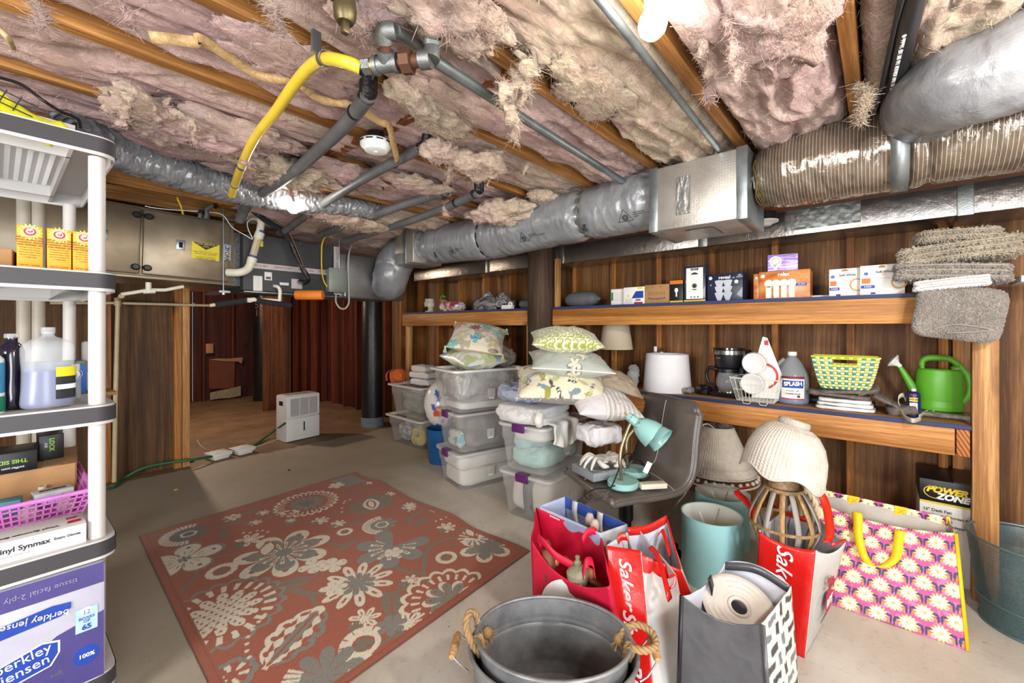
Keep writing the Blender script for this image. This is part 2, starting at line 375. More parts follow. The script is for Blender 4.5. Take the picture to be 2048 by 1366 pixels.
# ================================================================= INSULATION
def insul_mat():
    t = NT('fibreglass'); a = t.n.new('ShaderNodeAttribute'); a.attribute_name = 'print'; v = t.mp((.35,1,1)); v1 = t.mp()
    f = t.noise(v,60,8,.72,1.4); g = t.noise(v1,14,6,.65,.8)
    c = t.mix(t.ramp(g,[(.4,0.0),(.62,.45)]),a.outputs['Color'],S(222,166,158),'MIX')
    c = t.mix(t.ramp(f,[(.36,.5),(.52,0.0)]),c,S(190,138,116))
    c = t.mix(t.ramp(f,[(.55,0.0),(.72,.5)]),c,S(244,226,204))
    t.col(c); t.set(Roughness=.95,Sheen_Weight=.25); t.bump(t.math('ADD',f,t.math('MULTIPLY',g,1.6)),1.0,.03); return t.m
INS = insul_mat()
PINK = np.array(S(242,202,196)); CREAM = np.array(S(246,226,190)); DUST = np.array(S(206,168,132)); LILAC = np.array(S(228,188,194))
def ins_col(P,k,extra=0):
    n = fbm(P*np.array([1.2,2.5,2.5])+k*3.1,4,11)*1.6; m = fbm(P*np.array([3,7,7]),4,12)*1.7; q = fbm(P*np.array([2,4,4])+9,3,14)*1.7
    n = np.clip(n*1.1+.35+extra,0,1)[:,None]; m = np.clip(m-.25,0,1)[:,None]; q = np.clip(q,0,1)[:,None]
    c = PINK*(1-q)+LILAC*q; c = c*(1-n)+CREAM*n; return c*(1-m*.6)+DUST*m*.6
BAYS = {3: ('pink insulation batt between the black pipe and the big grey duct at the upper right',.02,0,.3,-.3,3.3),
        4: ('pink insulation batt right of the near bulb, running to the silver striped duct',.035,.3,.25,-.3,3.35),
        5: ('dusty cream insulation batt behind the near bulb, above the foil box',.045,.35,.45,-.3,3.35),
        6: ('pink insulation batt along the long galvanised gas pipe',.035,.25,.1,-.3,3.35),
        7: ('pink insulation batt with torn lumps between gas valve and smoke alarm',.025,.4,.05,-.3,3.35),
        8: ('lilac pink insulation batt with a wooden batten slung under it',.014,.15,-.1,-.3,3.35),
        9: ('long pink insulation batt crossed by the yellow hose',.022,.35,-.05,-.4,3.35),
        10: ('frayed insulation batt hanging in shreds over the plastic shelving',.06,1.0,.15,-.4,3.3),
        11: ('insulation batt hanging over the crumpled grey duct behind the hose',.05,1.1,.2,.9,3.3),
        12: ('torn insulation batt just above the far lit bulb',.05,.8,.3,.95,3.3),
        13: ('far insulation batt above the furnace trunk',.05,.5,.1,1.35,3.3),
        14: ('farthest visible insulation batt behind the far bulb',.05,.5,.1,1.35,3.3)}
BATT = {}; SURF = {}
for k,(lab,sag,over,warm,xa,xb) in BAYS.items():
    yc = (JO[k]+JO[k+1])/2; hw = .186; nu = int((xb-xa)/.014); nv = 38
    X = np.linspace(xa,xb,nu); vv = np.linspace(-1,1,nv)
    ed = []
    for sd in (-1,1):
        p = np.stack([X*2.6,np.full(nu,k*5.0+sd),np.zeros(nu)],1)
        o_ = np.clip((fbm(p,4,3)*1.7)*.085*over+(over-1.0)*.02-.008,-.0,.07)
        o_ = np.where((o_ > 0) & (o_ < .012),0,o_); ed.append(o_+fbm(np.stack([X*40,p[:,1],p[:,2]],1),2,5)*.008*(o_ > 0))
    U,Vv = np.meshgrid(X,vv,indexing='ij'); O = np.where(Vv < 0,ed[0][:,None],ed[1][:,None])
    av = np.abs(Vv); Y = yc+Vv*(hw+O)
    P = np.stack([U.ravel(),Y.ravel(),np.zeros(U.size)],1)
    n1 = fbm(P*np.array([1.6,5,1])+k*7,4,21).reshape(U.shape); n2 = fbm(P*np.array([7,26,1])+k,4,22).reshape(U.shape)
    rd = 1-np.abs(fbm(P*np.array([2.6,11,1])+k*2+n1.reshape(-1,1)*1.5,3,23)).reshape(U.shape)*2.2
    z = (2.176 if k > 4 else 2.17)-sag*(1.3-av**2)*(1+1.6*n1)-.010*n2-.026*np.clip(rd,-.5,1)
    edge = np.clip((av-.8)/.2,0,1)
    target = np.where(O > 0,2.112-.02*np.clip(O/.05,0,1),2.2)
    z = z*(1-edge)+(target-.012*n2)*edge
    z = np.where(av > .999,np.where(O > 0,2.127,2.23),z)
    dY = np.where(av > .999,-np.sign(Vv)*.012,0); Y = Y+dY+.006*fbm(P*30,2,9).reshape(U.shape)
    inside = np.where(O <= 0,np.clip(Y,JO[k]+.021,JO[k+1]-.021),Y)
    V = np.stack([U.ravel(),inside.ravel(),z.ravel()],1)
    t = thing('insulation_batt',lab,'insulation',(1.2,yc,2.15),group='pink insulation batts between the ceiling joists'); BATT[k] = t
    V0 = V-np.array([1.2,yc,2.15])
    SURF[k] = [V]
    fast('batt_body',V0,quads(nu,nv),INS,t,ins_col(V,k,warm),flip=True)
FIB = []
def bay(c): return max(3,min(14,max(q for q in range(len(JO)) if JO[q] <= c[1])))
def clump(k,c,s,seed=0,amp=.35,warm=.2,rz=0,n=40,name='torn_tuft',fr=5):
    """ragged lump of torn fibreglass; c centre, s half sizes"""
    k = bay(c); nu,nv = n*2,n; th = np.linspace(0,2*PI,nu,endpoint=False); ph = np.linspace(0.02,PI-.02,nv)
    T,Q = np.meshgrid(th,ph,indexing='ij'); D = np.stack([(np.sin(Q)*np.cos(T)).ravel(),(np.sin(Q)*np.sin(T)).ravel(),np.cos(Q).ravel()],1)
    W = D*np.array(s); r = 1+amp*1.8*fbm(W*fr*3+seed*3.7,4,31+seed)+amp*.4*fbm(W*fr*14+seed,3,51+seed)
    W = W*r[:,None]; a = rad(rz); W = np.stack([W[:,0]*math.cos(a)-W[:,1]*math.sin(a),W[:,0]*math.sin(a)+W[:,1]*math.cos(a),W[:,2]],1)
    V = W+np.array(c); SURF[k] += [V[V[:,2] < c[2]+s[2]*.4]]*3; t = BATT[k]; f = quads(nu,nv,cu=True)
    return fast(name,V-np.array(t.location),f,INS,t,ins_col(V,k,warm+.15),flip=True)
def strip(k,pts,wd,seed=0,warm=.6,name='hanging_shred',th=.012):
    """hanging shred: ragged flattened ribbon along pts"""
    k = bay(pts[0]); P = [np.array(p) for p in spline(pts,14)]; n = len(P); m = 12; V = []
    for i,p in enumerate(P):
        t_ = P[min(i+1,n-1)]-P[max(i-1,0)]; t_ = t_/np.linalg.norm(t_); u = np.cross(t_,[.3,.9,.2]); u /= np.linalg.norm(u); b = np.cross(t_,u)
        f = i/(n-1); w_ = (wd[0]*(1-f)+wd[1]*f)*(.62+.38*math.sin(i*.5+seed))
        for j in range(m):
            a = 2*PI*j/m; V.append(p+u*math.cos(a)*w_+b*math.sin(a)*(th*.4+w_*.2))
    V = np.array(V); nn = fbm(V*45+seed*5,3,61+seed); n2 = fbm(V*22+seed*5,3,71+seed); V = V+np.stack([nn,n2,nn*.5],1)*(.005+np.minimum(np.repeat(np.linspace(wd[0],wd[1],n),m)[:,None],.018)*1.0); SURF[k] += [V]*9
    t = BATT[k]; return fast(name,V-np.array(t.location),quads(n,m,cv=True),INS,t,ins_col(V,k,warm))
def fibres(k,V,n,seed,L=.03):
    '''fine loose glass fibres standing off the surface points V'''
    rg = np.random.RandomState(seed); idx = rg.randint(0,len(V),n); p = V[idx]+rg.normal(0,.003,(n,3)); t = BATT[k]
    d = rg.normal(0,1,(n,3))*np.array([1.3,.7,.45]); d[:,2] -= .25; d /= np.linalg.norm(d,axis=1)[:,None]
    ln = L*rg.uniform(.4,1.4,(n,1)); cur = rg.normal(0,.35,(n,3)); s_ = np.cross(d,rg.normal(0,1,(n,3))); s_ /= np.linalg.norm(s_,axis=1)[:,None]; s_ *= rg.uniform(.0004,.0011,(n,1))
    a = p-d*ln*.3; b = p+d*ln*.3+cur*ln*.25; c = p+(d+cur)*ln*.9
    Q = np.stack([a-s_,a+s_,b+s_*.8,b-s_*.8,c+s_*.3,c-s_*.3],1).reshape(-1,3)-np.array(t.location)
    f = (np.arange(n)[:,None]*6+np.array([[0,1,2,3]])); g = (np.arange(n)[:,None]*6+np.array([[3,2,4,5]]))
    o = fast('loose_fibres',Q,np.concatenate([f,g]),INS,t,np.repeat(ins_col(p,k,.35),6,0)); o['kind'] = 'stuff'
Pz = PZ
# big torn pieces, placed under the batts they came from
clump(11,PZ(1000,425,2.03),(.15,.2,.07),1,.35,.1,30)
clump(9,PZ(960,330,2.08),(.12,.1,.05),2,.45,.5,20)
clump(9,PZ(885,300,2.09),(.1,.07,.045),3,.5,.15,50)
clump(8,PZ(880,235,2.11),(.16,.09,.03),4,.4,.05,20)
clump(10,PZ(1085,395,2.1),(.1,.08,.035),5,.4,.2)
clump(7,PZ(830,195,2.11),(.1,.06,.045),6,.5,.25,10)
clump(7,PZ(930,220,2.12),(.22,.07,.02),7,.4,.1,0)
clump(10,PZ(310,235,2.08),(.17,.1,.06),8,.36,.5,60,n=56,fr=5)
clump(10,PZ(400,265,2.09),(.2,.12,.05),9,.38,.35,0,n=56,fr=5)
clump(11,PZ(350,290,2.1),(.16,.08,.03),10,.5,.3)
clump(10,PZ(500,270,2.1),(.2,.08,.04),11,.5,.2)
clump(12,PZ(590,350,2.07),(.22,.14,.05),12,.5,.5,n=50,fr=7)
clump(11,PZ(500,340,2.09),(.18,.1,.04),13,.5,.4)
clump(12,PZ(700,350,2.09),(.24,.11,.035),14,.45,.25)
clump(13,PZ(600,420,2.1),(.15,.1,.03),15,.5,.4)
clump(14,PZ(700,440,2.02),(.3,.1,.04),16,.35,-.1,10)
clump(12,PZ(840,370,2.09),(.2,.1,.03),17,.4,.3)
clump(7,PZ(900,30,2.09),(.16,.12,.04),18,.45,.35)
clump(6,PZ(960,40,2.09),(.1,.06,.035),19,.4,.5)
clump(5,PZ(1190,190,2.12),(.26,.1,.016),20,.3,.6,0)
clump(4,PZ(1560,60,2.11),(.24,.12,.03),21,.4,.2)
clump(8,PZ(600,130,2.12),(.2,.12,.015),22,.4,-.2)
clump(8,PZ(740,30,2.1),(.1,.1,.03),23,.5,0)
strip(5,[PZ(1060,120,2.1),PZ(1040,160,2.05),PZ(1010,190,2.0),PZ(1030,240,1.97),PZ(1030,285,1.95)],(.055,.012),1,.9)
strip(5,[PZ(1075,110,2.1),PZ(1055,150,2.05),PZ(1035,215,2.02)],(.05,.02),2,.9)
strip(4,[PZ(1460,20,2.11),PZ(1455,60,2.08),PZ(1470,130,2.03),PZ(1478,160,2.02)],(.014,.03),3,.7)
strip(4,[PZ(1395,60,2.1),PZ(1410,120,2.08),PZ(1425,170,2.05),PZ(1420,200,2.03)],(.025,.012),4,.7)
strip(9,[PZ(905,325,2.08),PZ(900,350,2.04),PZ(890,368,2.02)],(.02,.005),5,.7)
strip(9,[PZ(985,350,2.06),PZ(975,370,2.03)],(.015,.005),6,.7)
strip(10,[PZ(330,200,2.1),PZ(355,225,2.07),PZ(385,250,2.03),PZ(392,285,1.99)],(.02,.012),7,.8)
strip(10,[PZ(215,175,2.11),PZ(225,215,2.05),PZ(230,240,2.03),PZ(250,245,2.0)],(.02,.018),8,.8)
strip(10,[PZ(240,170,2.11),PZ(255,205,2.04),PZ(240,235,2.02)],(.014,.02),9,.9)
strip(9,[PZ(75,0,2.1),PZ(82,35,2.05),PZ(78,55,2.03)],(.02,.008),10,.6)
strip(8,[PZ(545,0,2.1),PZ(552,35,2.05),PZ(560,72,2.02)],(.02,.006),11,.6)
strip(8,[PZ(230,5,2.12),PZ(250,30,2.08),PZ(275,60,2.07)],(.02,.008),12,.2)
strip(11,[PZ(470,270,2.1),PZ(478,300,2.05),PZ(490,325,2.0),PZ(505,332,1.98)],(.03,.008),13,.6)
strip(12,[PZ(580,375,2.07),PZ(584,392,2.02),PZ(588,402,1.99)],(.012,.006),14,.7)
strip(11,[PZ(895,400,2.08),PZ(893,420,2.02),PZ(890,432,1.98)],(.012,.028),15,.5)
strip(10,[PZ(1055,330,2.1),PZ(1046,350,2.07)],(.02,.006),16,.5)
strip(6,[PZ(1060,200,2.11),PZ(1052,180,2.08)],(.02,.006),17,.5)
strip(3,[PZ(1715,170,2.11),PZ(1735,190,2.07),PZ(1722,215,2.0),PZ(1720,245,1.95)],(.012,.008),18,.4)
for k in SURF:
    far = k > 9; fibres(k,np.concatenate(SURF[k]),5600,k,.023 if not far else .032)
# ================================================================= BULBS
WHITE_P = mat('white_plastic',S(232,232,228),.35,var=.03,bump=0)
def bulb(lab,p,r,cord,f=1):
    t = thing('light_bulb',lab,'bulb',p)
    e = NT('lit_glass'); e.col((1,.95,.85)); e.b.inputs['Emission Color'].default_value = (1,.95,.86,1); e.b.inputs['Emission Strength'].default_value = BULB_E*f
    pr = [(.0005,-r),(r*.5,-r*.86),(r*.86,-r*.5),(r,0),(r*.88,r*.5),(r*.6,r*.95),(r*.42,r*1.35),(r*.4,r*1.5)]
    MB().lathe(pr,24).build('glass_globe',e.m,t,ang=180)
    MB().lathe([(.001,r*1.45),(.02,r*1.45),(.021,r*1.5+.04),(.001,r*1.5+.042)],16).build('socket',mat('porcelain',S(226,222,214),.3),t)
    if cord: MB().tube([(0,0,r*1.5+.03),(.005,.004,r*1.5+.06),(0,0,cord)],.004,6).build('cord',mat('socket_cord',S(214,206,188),.6),t)
    return t
bulb('lit globe bulb hanging high at the upper right beside the galvanised conduit',PZ(1305,50,2.03),.034,.16,.8)
bulb('lit bare bulb hanging in front of the furnace trunk, farther and smaller one',PZ(587,414,1.98),.037,.18,.5)
# ================================================================= DUCTS
def foil(name,c,rough=.25,metal=.9,grid=0,bs=40,bump=.5,bd=.006,c2=None):
    t = NT(name); v = t.mp(); n = t.noise(v,bs,6,.65,.6)
    cc = t.mix(t.ramp(t.noise(v,6,5),[(.35,0.0),(.65,1.0)]),c,c2 or tuple(x*.72 for x in c))
    if grid:
        br = t.n.new('ShaderNodeTexBrick'); br.offset = 0; br.inputs['Scale'].default_value = 1; br.inputs['Brick Width'].default_value = grid; br.inputs['Row Height'].default_value = grid
        br.inputs['Mortar Size'].default_value = .0012; br.inputs['Color1'].default_value = (1,1,1,1); br.inputs['Color2'].default_value = (1,1,1,1); br.inputs['Mortar'].default_value = (0,0,0,1)
        sep = t.n.new('ShaderNodeSeparateXYZ'); t.L(v,sep.inputs[0]); cb = t.n.new('ShaderNodeCombineXYZ')
        t.L(sep.outputs['Y'],cb.inputs[0]); t.L(t.math('ADD',sep.outputs['Z'],sep.outputs['X']),cb.inputs[1]); t.L(cb.outputs[0],br.inputs['Vector'])
        cc = t.mix(t.math('MULTIPLY',br.outputs['Fac'],.5),cc,tuple(x*.6 for x in c))
    t.col(cc); t.set(Roughness=rough,Metallic=metal)
    t.bump(t.math('ADD',n,t.math('MULTIPLY',t.noise(v,bs*4,3),.3)),bump,bd); return t.m
GREYV = foil('grey_duct_jacket',S(150,152,156),.3,.35,bs=14,bump=.45,bd=.01)
FOILB = foil('foil_board',S(196,192,184),.38,.75,grid=.012,bs=60,bump=.35,bd=.003)
FOILD = foil('foil_duct_wrap',S(184,178,172),.26,.9,grid=.01,bs=26,bump=.4)
GALV = foil('galvanised_steel',S(158,166,170),.38,.85,bs=30,bump=.12,c2=S(116,124,128))
GALVR = foil('galvanised_sheet',S(150,150,150),.35,.9,bs=120,bump=.35,bd=.002)
TAPE = foil('foil_tape',S(178,182,180),.3,.9,bs=90,bump=.4,bd=.003)
DARKB = mat('black_duct_board',S(62,62,64),.6,bs=90,bump=.3)
BLK = mat('black_plastic',S(26,26,30),.4,bump=.05)
INK = mat('black_print',S(40,42,46),.6,bump=0)
def silver_mat():
    t = NT('striped_silver_jacket'); a = t.n.new('ShaderNodeAttribute'); a.attribute_name = 'print'; v = t.mp()
    sep = t.n.new('ShaderNodeSeparateXYZ'); t.L(v,sep.inputs[0]); f = t.math('FRACT',t.math('DIVIDE',sep.outputs['Y'],.0115))
    t.col(t.mix(t.math('MULTIPLY',t.math('LESS_THAN',f,.12),.7),t.mix(t.noise(v,7,4),S(126,112,98),S(88,76,66)),S(226,214,194))); t.set(Roughness=.2,Metallic=.55,Coat_Weight=.6); t.b.inputs['Coat Roughness'].default_value = .08
    t.bump(t.noise(v,16,5,.6,.8),.4,.012); return t.m
SILV = silver_mat()
def duct(name,path,R,m,parent=None,seed=0,crink=.006,n=56,step=.009,stripe=0,pinch=(),fold=1.0,sm=24,ring=0):
    P = [np.array(p) for p in spline(path,sm)]
    # resample evenly
    d = np.r_[0,np.cumsum([np.linalg.norm(P[i+1]-P[i]) for i in range(len(P)-1)])]; L = d[-1]; k = max(8,int(L/step)); s = np.linspace(0,L,k)
    P = np.stack([np.interp(s,d,[p[a] for p in P]) for a in range(3)],1)
    T = np.gradient(P,axis=0); T /= np.linalg.norm(T,axis=1)[:,None]
    u = np.cross(T[0],[0,0,1.0]); u /= np.linalg.norm(u); U = []
    for t in T: u = u-t*u.dot(t); u /= np.linalg.norm(u); U.append(u.copy())
    U = np.array(U); B = np.cross(T,U); th = np.linspace(0,2*PI,n,endpoint=False)
    SS,TH = np.meshgrid(s,th,indexing='ij'); R_ = R if not hasattr(R,'__len__') else np.interp(s,np.linspace(0,L,len(R)),R)[:,None]
    q = np.stack([SS.ravel()*18,np.cos(TH).ravel()*1.6+seed*5,np.sin(TH).ravel()*1.6],1)
    q2 = np.stack([SS.ravel()*70+np.sin(TH.ravel()*3)*.8,np.cos(TH).ravel()*3.2+seed*5,np.sin(TH).ravel()*3.2],1)
    if ring: q2 = np.stack([SS.ravel()*120+np.sin(TH.ravel()*5)*1.5+fbm(q,2,5)*3,np.cos(TH).ravel()*2.2,np.sin(TH).ravel()*2.2],1); q = q2*.5
    nz = (1-np.abs(fbm(q,3,seed))*2)*crink*1.1*fold+(.5-np.abs(fbm(q2,3,seed+4)))*crink
    r = R_*np.ones_like(SS)+nz.reshape(SS.shape)
    for pc,dep,wd in pinch: r = r-dep*np.exp(-((SS-pc*L)/wd)**2)*(1+.3*np.sin(TH*13+seed))
    V = P[:,None,:]+(U[:,None,:]*np.cos(TH)[...,None]+B[:,None,:]*np.sin(TH)[...,None])*r[...,None]; V = V.reshape(-1,3)
    Cc = None
    if stripe:
        on = ((SS.ravel()+TH.ravel()/(2*PI)*stripe) % stripe) < .0032
        b = .5+.5*fbm(np.stack([SS.ravel()*6,TH.ravel(),TH.ravel()*0],1),3,3)[:,None]
        Cc = np.array(S(126,112,96))*b+np.array(S(160,148,134))*(1-b); Cc = np.where(on[:,None],np.array(S(236,226,208)),Cc)
    if parent is not None: V = V-np.array(parent.location)
    o = fast(name,V,quads(k,n,cv=True),m,parent,Cc)
    return o,P,U,B
def band(name,P0,T0,r,w_,m,parent,th=.003):
    M = frame(P0-parent.location,Vector(T0).orthogonal(),Vector(T0).cross(Vector(T0).orthogonal()))
    return MB().lathe([(r,-w_/2),(r+th,-w_/2),(r+th,w_/2),(r,w_/2)],48,M=M).build(name,m,parent)
# ---- long supply run: boxes and flexible pieces hang in line under the joists along x = 2.2
X0 = 2.2; ZD = 1.985
def mark(par,P,n_out,s):
    """triangle with a round stamp and small approval print, as printed on the grey jacket"""
    M = frame(P-par.location,(0,-1,0),Vector((0,0,1))+Vector(n_out)*0 if False else Vector(n_out).cross(Vector((0,-1,0)))); b = MB()
    def ln(a,c,w_=.0012):
        a = Vector((*a,0)); c = Vector((*c,0)); d = (c-a).normalized(); q = Vector((-d.y,d.x,0))*w_; b.add([a-q,c-q,c+q,a+q,a-q+Vector((0,0,.0006)),c-q+Vector((0,0,.0006)),c+q+Vector((0,0,.0006)),a+q+Vector((0,0,.0006))],[(4,5,6,7),(0,1,5,4),(1,2,6,5),(2,3,7,6),(3,0,4,7)],M=M)
    ln((-s,-s*.6),(s,-s*.6)); ln((s,-s*.6),(0,s)); ln((0,s),(-s,-s*.6))
    for r0,r1 in ((s*.36,s*.42),(s*.2,s*.3)):
        v = [(r*math.cos(2*PI*j/20),r*math.sin(2*PI*j/20)-s*.12,.0005) for r in (r0,r1) for j in range(20)]; b.add(v,[(j,(j+1) % 20,20+(j+1) % 20,20+j) for j in range(20)],M=M)
    b.build('printed_mark',INK,par,ang=0,fix=False)
    text('C',s*.3,INK,par,M @ TR(0,-s*.12),.0003,name='printed_mark')
    for i,tx in enumerate(('ONE FLEX 2000','APPROVED 6" TO 20" AIR DUCT','CLASS 1')): text(tx,s*.22,INK,par,M @ TR(s*1.15,s*.35-i*s*.26),.0003,al='LEFT')
t = thing('flexible_duct','grey crinkled duct between the two foil boxes, tied with a silver strap','duct',(X0,1.9,ZD))
o,P,U,B = duct('duct_jacket',[(X0,2.86,ZD),(X0,2.5,ZD-.012),(X0,2.1,ZD-.03),(X0,1.75,ZD-.015),(X0,1.3,ZD-.005),(X0,.86,ZD)],.147,GREYV,t,1,.006,pinch=((.36,.012,.02),(.77,.02,.03),(.02,.02,.04),(.98,.015,.03)))
L_ = len(P)
band('strap',Vector(P[int(L_*.77)]),(0,1,0),.134,.03,TAPE,t); band('strap',Vector(P[int(L_*.36)]),(0,1,0),.142,.012,BLK,t)
for yy,ss in ((1.02,.042),(1.72,.04),(2.42,.036)):
    a = rad(-38); no = Vector((-math.cos(a),0,math.sin(a))); c = Vector((X0,yy,ZD-.014 if yy > 1.1 else ZD)); mark(t,c+no*.157,no,ss)
for yy in (1.27,2.0,2.62):
    a = rad(-36); no = Vector((-math.cos(a),0,math.sin(a))); M = frame(Vector((X0,yy,ZD-.014))+no*.157-t.location,(0,-1,0),no.cross(Vector((0,-1,0)))); text('g',.06,INK,t,M,.0004,name='printed_mark',bold=.0008)
def foilbox(name,lab,x0,x1,y0,y1,z0,z1,straps,patch=True):
    t = thing(name,lab,'duct box',((x0+x1)/2,(y0+y1)/2,z0)); L = t.location
    b = MB(); b.box(x0-L.x,x1-L.x,y0-L.y,y1-L.y,0,z1-z0,r=.008); b.build('box_body',FOILB,t)
    for y in straps: MB().box(x0-L.x-.004,x1-L.x+.004,y-.022-L.y,y+.022-L.y,-.004,z1-z0+.004,r=.003).build('tape_band',GALV,t)
    if patch:
        n = 18; V = [(x0-L.x-.003-abs(vn([(i*.45,j*.45,1)],3)[0])*.003,(y0+y1)/2-L.y+.05+(-.5+i/(n-1))*.065,.06+j/(n-1)*.18) for i in range(n) for j in range(n)]
        MB().grid(V,n,n).build('tape_patch',TAPE,t)
        V = [((x0+x1)/2-L.x+(-.5+i/(n-1))*.2,-.06+j/(n-1)*.13,-.003-abs(vn([(i*.45,j*.45,1)],5)[0])*.003) for i in range(n) for j in range(n)]
        MB().grid(V,n,n).build('tape_patch',TAPE,t)
    return t
foilbox('foil_box','square foil-faced box in the duct run below the near bulb, with two grey tape bands',2.03,2.37,.43,.87,1.775,2.085,(.45,.845))
foilbox('foil_box','small shiny foil box at the far end of the duct run, above the bent duct',2.05,2.35,2.87,3.13,1.835,2.125,(2.99,),False)
t = thing('flexible_duct','silver striped flexible duct between the foil box and the metal hanger strap','duct',(X0,.2,ZD))
duct('duct_jacket',[(X0+.01,.42,ZD-.02),(X0,.3,ZD),(X0,.1,ZD+.005),(X0,-.05,ZD)],[.12,.147,.15,.15,.146],SILV,t,5,.005,n=64,step=.006,pinch=((.0,.02,.03),))
for k in range(5): MB().tube([(.12*math.cos(a)*(1+.02*math.sin(a*7+k)),.21-.006*k+.006*math.sin(a*5+k),.12*math.sin(a)-.01) for a in [2*PI*j/28 for j in range(29)]],.0022,5).build('tie_wire',mat('tie_wire',S(120,104,60),.4,.5,bump=0),t)
t = thing('hanger_strap','wide galvanised hanger strap wrapped round the silver duct and nailed to the joist','strap',(X0,-.055,1.83))
M = Matrix.Translation((0,0,0)); w_ = .026
pts = [(.158*math.cos(a),.158*math.sin(a)+(ZD-1.83)) for a in [rad(d) for d in range(180,361,12)]]; pts = [(-.158,.38)]+pts+[(.158,.33)]
b = MB(); V = []
for x,z in pts: V += [(x,-w_,z),(x,w_,z)]
b.grid(V,len(pts),2); b.build('strap_band',GALV,t,thick=.003)
MB().cyl((-.164,0,.33),(-.156,0,.33),.006).build('nail',GALV,t)
t = thing('flexible_duct','silver striped flexible duct running right from the hanger strap out of the frame','duct',(X0,-.6,ZD))
duct('duct_jacket',[(X0,-.06,ZD),(X0,-.2,ZD+.003),(X0,-.5,ZD),(X0,-1.2,ZD+.005)],.147,SILV,t,8,.0055,n=64,step=.006,pinch=((.0,.014,.02),(.06,.01,.015)))
t = thing('flexible_duct','thick smooth grey flexible duct curving down at the upper right corner','duct',(1.75,-.1,2.0))
duct('duct_jacket',[PD(1880,245,1.62),PD(1852,222,1.5),PD(1868,192,1.38),PD(1915,172,1.28),PD(2000,142,1.2),PD(2090,100,1.14),PD(2260,15,1.08)],[.09,.112,.118,.118,.122,.125,.125],GREYV,t,12,.0045,n=72,step=.008)
t = thing('flexible_duct','bent grey flexible duct dropping from the small foil box to the metal trunk','duct',(2.15,3.3,1.8))
duct('duct_jacket',[(2.2,3.1,1.985),(2.2,3.24,1.965),(2.17,3.32,1.87),(2.14,3.33,1.77),(2.15,3.38,1.70),(2.18,3.5,1.69)],[.13,.14,.15,.155,.15,.14,.13],GREYV,t,14,.006,fold=1.2)
# return air duct along the ceiling at the left, behind the hose, crumpled
t = thing('flexible_duct','long crumpled grey duct sagging under the joists behind the yellow hose','duct',PZ(400,360,2.03))
duct('duct_jacket',[PZ(120,258,2.045),PZ(230,300,2.045),PZ(330,335,2.04),PZ(430,366,2.035),PZ(520,388,2.04),PZ(600,402,2.05),PZ(690,412,2.07),PZ(760,425,2.08)],[.066,.07,.07,.068,.062,.052,.046,.042],GREYV,t,17,.008,ring=1,fold=1.3,step=.005)
# rectangular foil duct along the shelf wall
t = thing('rectangular_duct','long rectangular foil-wrapped duct running above the upper shelf along the plywood wall','duct',(3.2,1.5,1.86))
for a,b_ in ((-1.5,-.32),(-.325,.92),(.915,2.1),(2.095,3.0),(2.995,4.25)): MB().box(-.15,.16,a-1.5,b_-1.5+.004,0,.19,r=.006).build('duct_section',FOILD,t)
for y in (-.32,.92,2.1,3.0): MB().box(-.154,.164,y-.03-1.5,y+.03-1.5,-.004,.194,r=.004).build('seam_tape',TAPE,t)
V = [(-.154-abs(vn([(i*.6,j*.6,2)],6)[0])*.004,-1.5+.08+i/39*.36,.03+j/13*.13) for i in range(40) for j in range(14)]
MB().grid(V,40,14).build('tape_patch',TAPE,t)
text('R-6.0 FSK',.03,mat('grey_print',S(120,116,112),.6,bump=0),t,frame((-.03,-1.42,-.003),(0,-1,0),(-1,0,0)),.0006)
# porcelain lampholder under the duct
P_ = PX(1530,452,2.93)
t = thing('ceiling_lampholder','round white porcelain lampholder on a black box beneath the girder beside the foil duct','lampholder',P_)
MB().lathe([(.001,0),(.03,.0),(.045,.012),(.07,.02),(.072,.03),(.001,.03)],28).build('lampholder_body',WHITE_P,t)
MB().lathe([(.001,.03),(.062,.03),(.062,.075),(.001,.075)],24).build('junction_box',BLK,t)
# ---- metal trunk with the furnace
YF = 3.45
def U2(x0,x1,z0,z1,d=.5,y=YF): return (x0,x1,y,y+d,z0,z1)
t = thing('air_handler_trunk','long dark duct trunk joining the beige furnace to the galvanised plenum','duct',(1.6,3.7,1.56)); L = t.location
def bx(par,name,m,x0,x1,y0,y1,z0,z1,r=.004,**k):
    L = Vector((.42,3.7,1.56)) if par.name.startswith('furnace') else par.location; return MB().box(x0-L.x,x1-L.x,y0-L.y,y1-L.y,z0-L.z,z1-L.z,r=r).build(name,m,par,**k)
bx(t,'coil_cabinet',DARKB,1.0,1.66,YF,3.95,1.57,1.98); bx(t,'collar',mat('speckled_black_metal',S(70,70,72),.4,.5,c2=S(150,150,150),vs=140,bump=.2),.9,1.0,YF+.06,3.95,1.6,1.99)
bx(t,'plenum_box',GALVR,1.72,2.36,YF,3.95,1.565,1.93); bx(t,'bottom_flange',GALV,1.0,2.38,YF-.02,YF+.1,1.555,1.565)
FSK = mat('printed_foil_tape',S(214,206,206),.35,.5,bump=.4,bs=60)
bx(t,'foil_tape',FSK,1.02,1.68,YF-.004,YF,1.735,1.775,0); bx(t,'foil_tape',FSK,1.665,1.715,YF-.008,YF,1.575,1.98,0)
RED = mat('red_print',S(176,60,66),.6,bump=0); 
for x in (1.1,1.27,1.44,1.6): text('SHURTAPE  UL 181A-P',.021,RED,t,frame(Vector((x,YF-.005,1.756))-L,(1,0,0),(0,0,1)),.0005,sx=.62)
for z in (1.66,1.8,1.92): text('UL 181A-P',.02,RED,t,frame(Vector((1.69,YF-.009,z))-L,(0,0,1),(-1,0,0)),.0005)
PAP = mat('paper_label',S(222,220,214),.7,var=.04,bump=0)
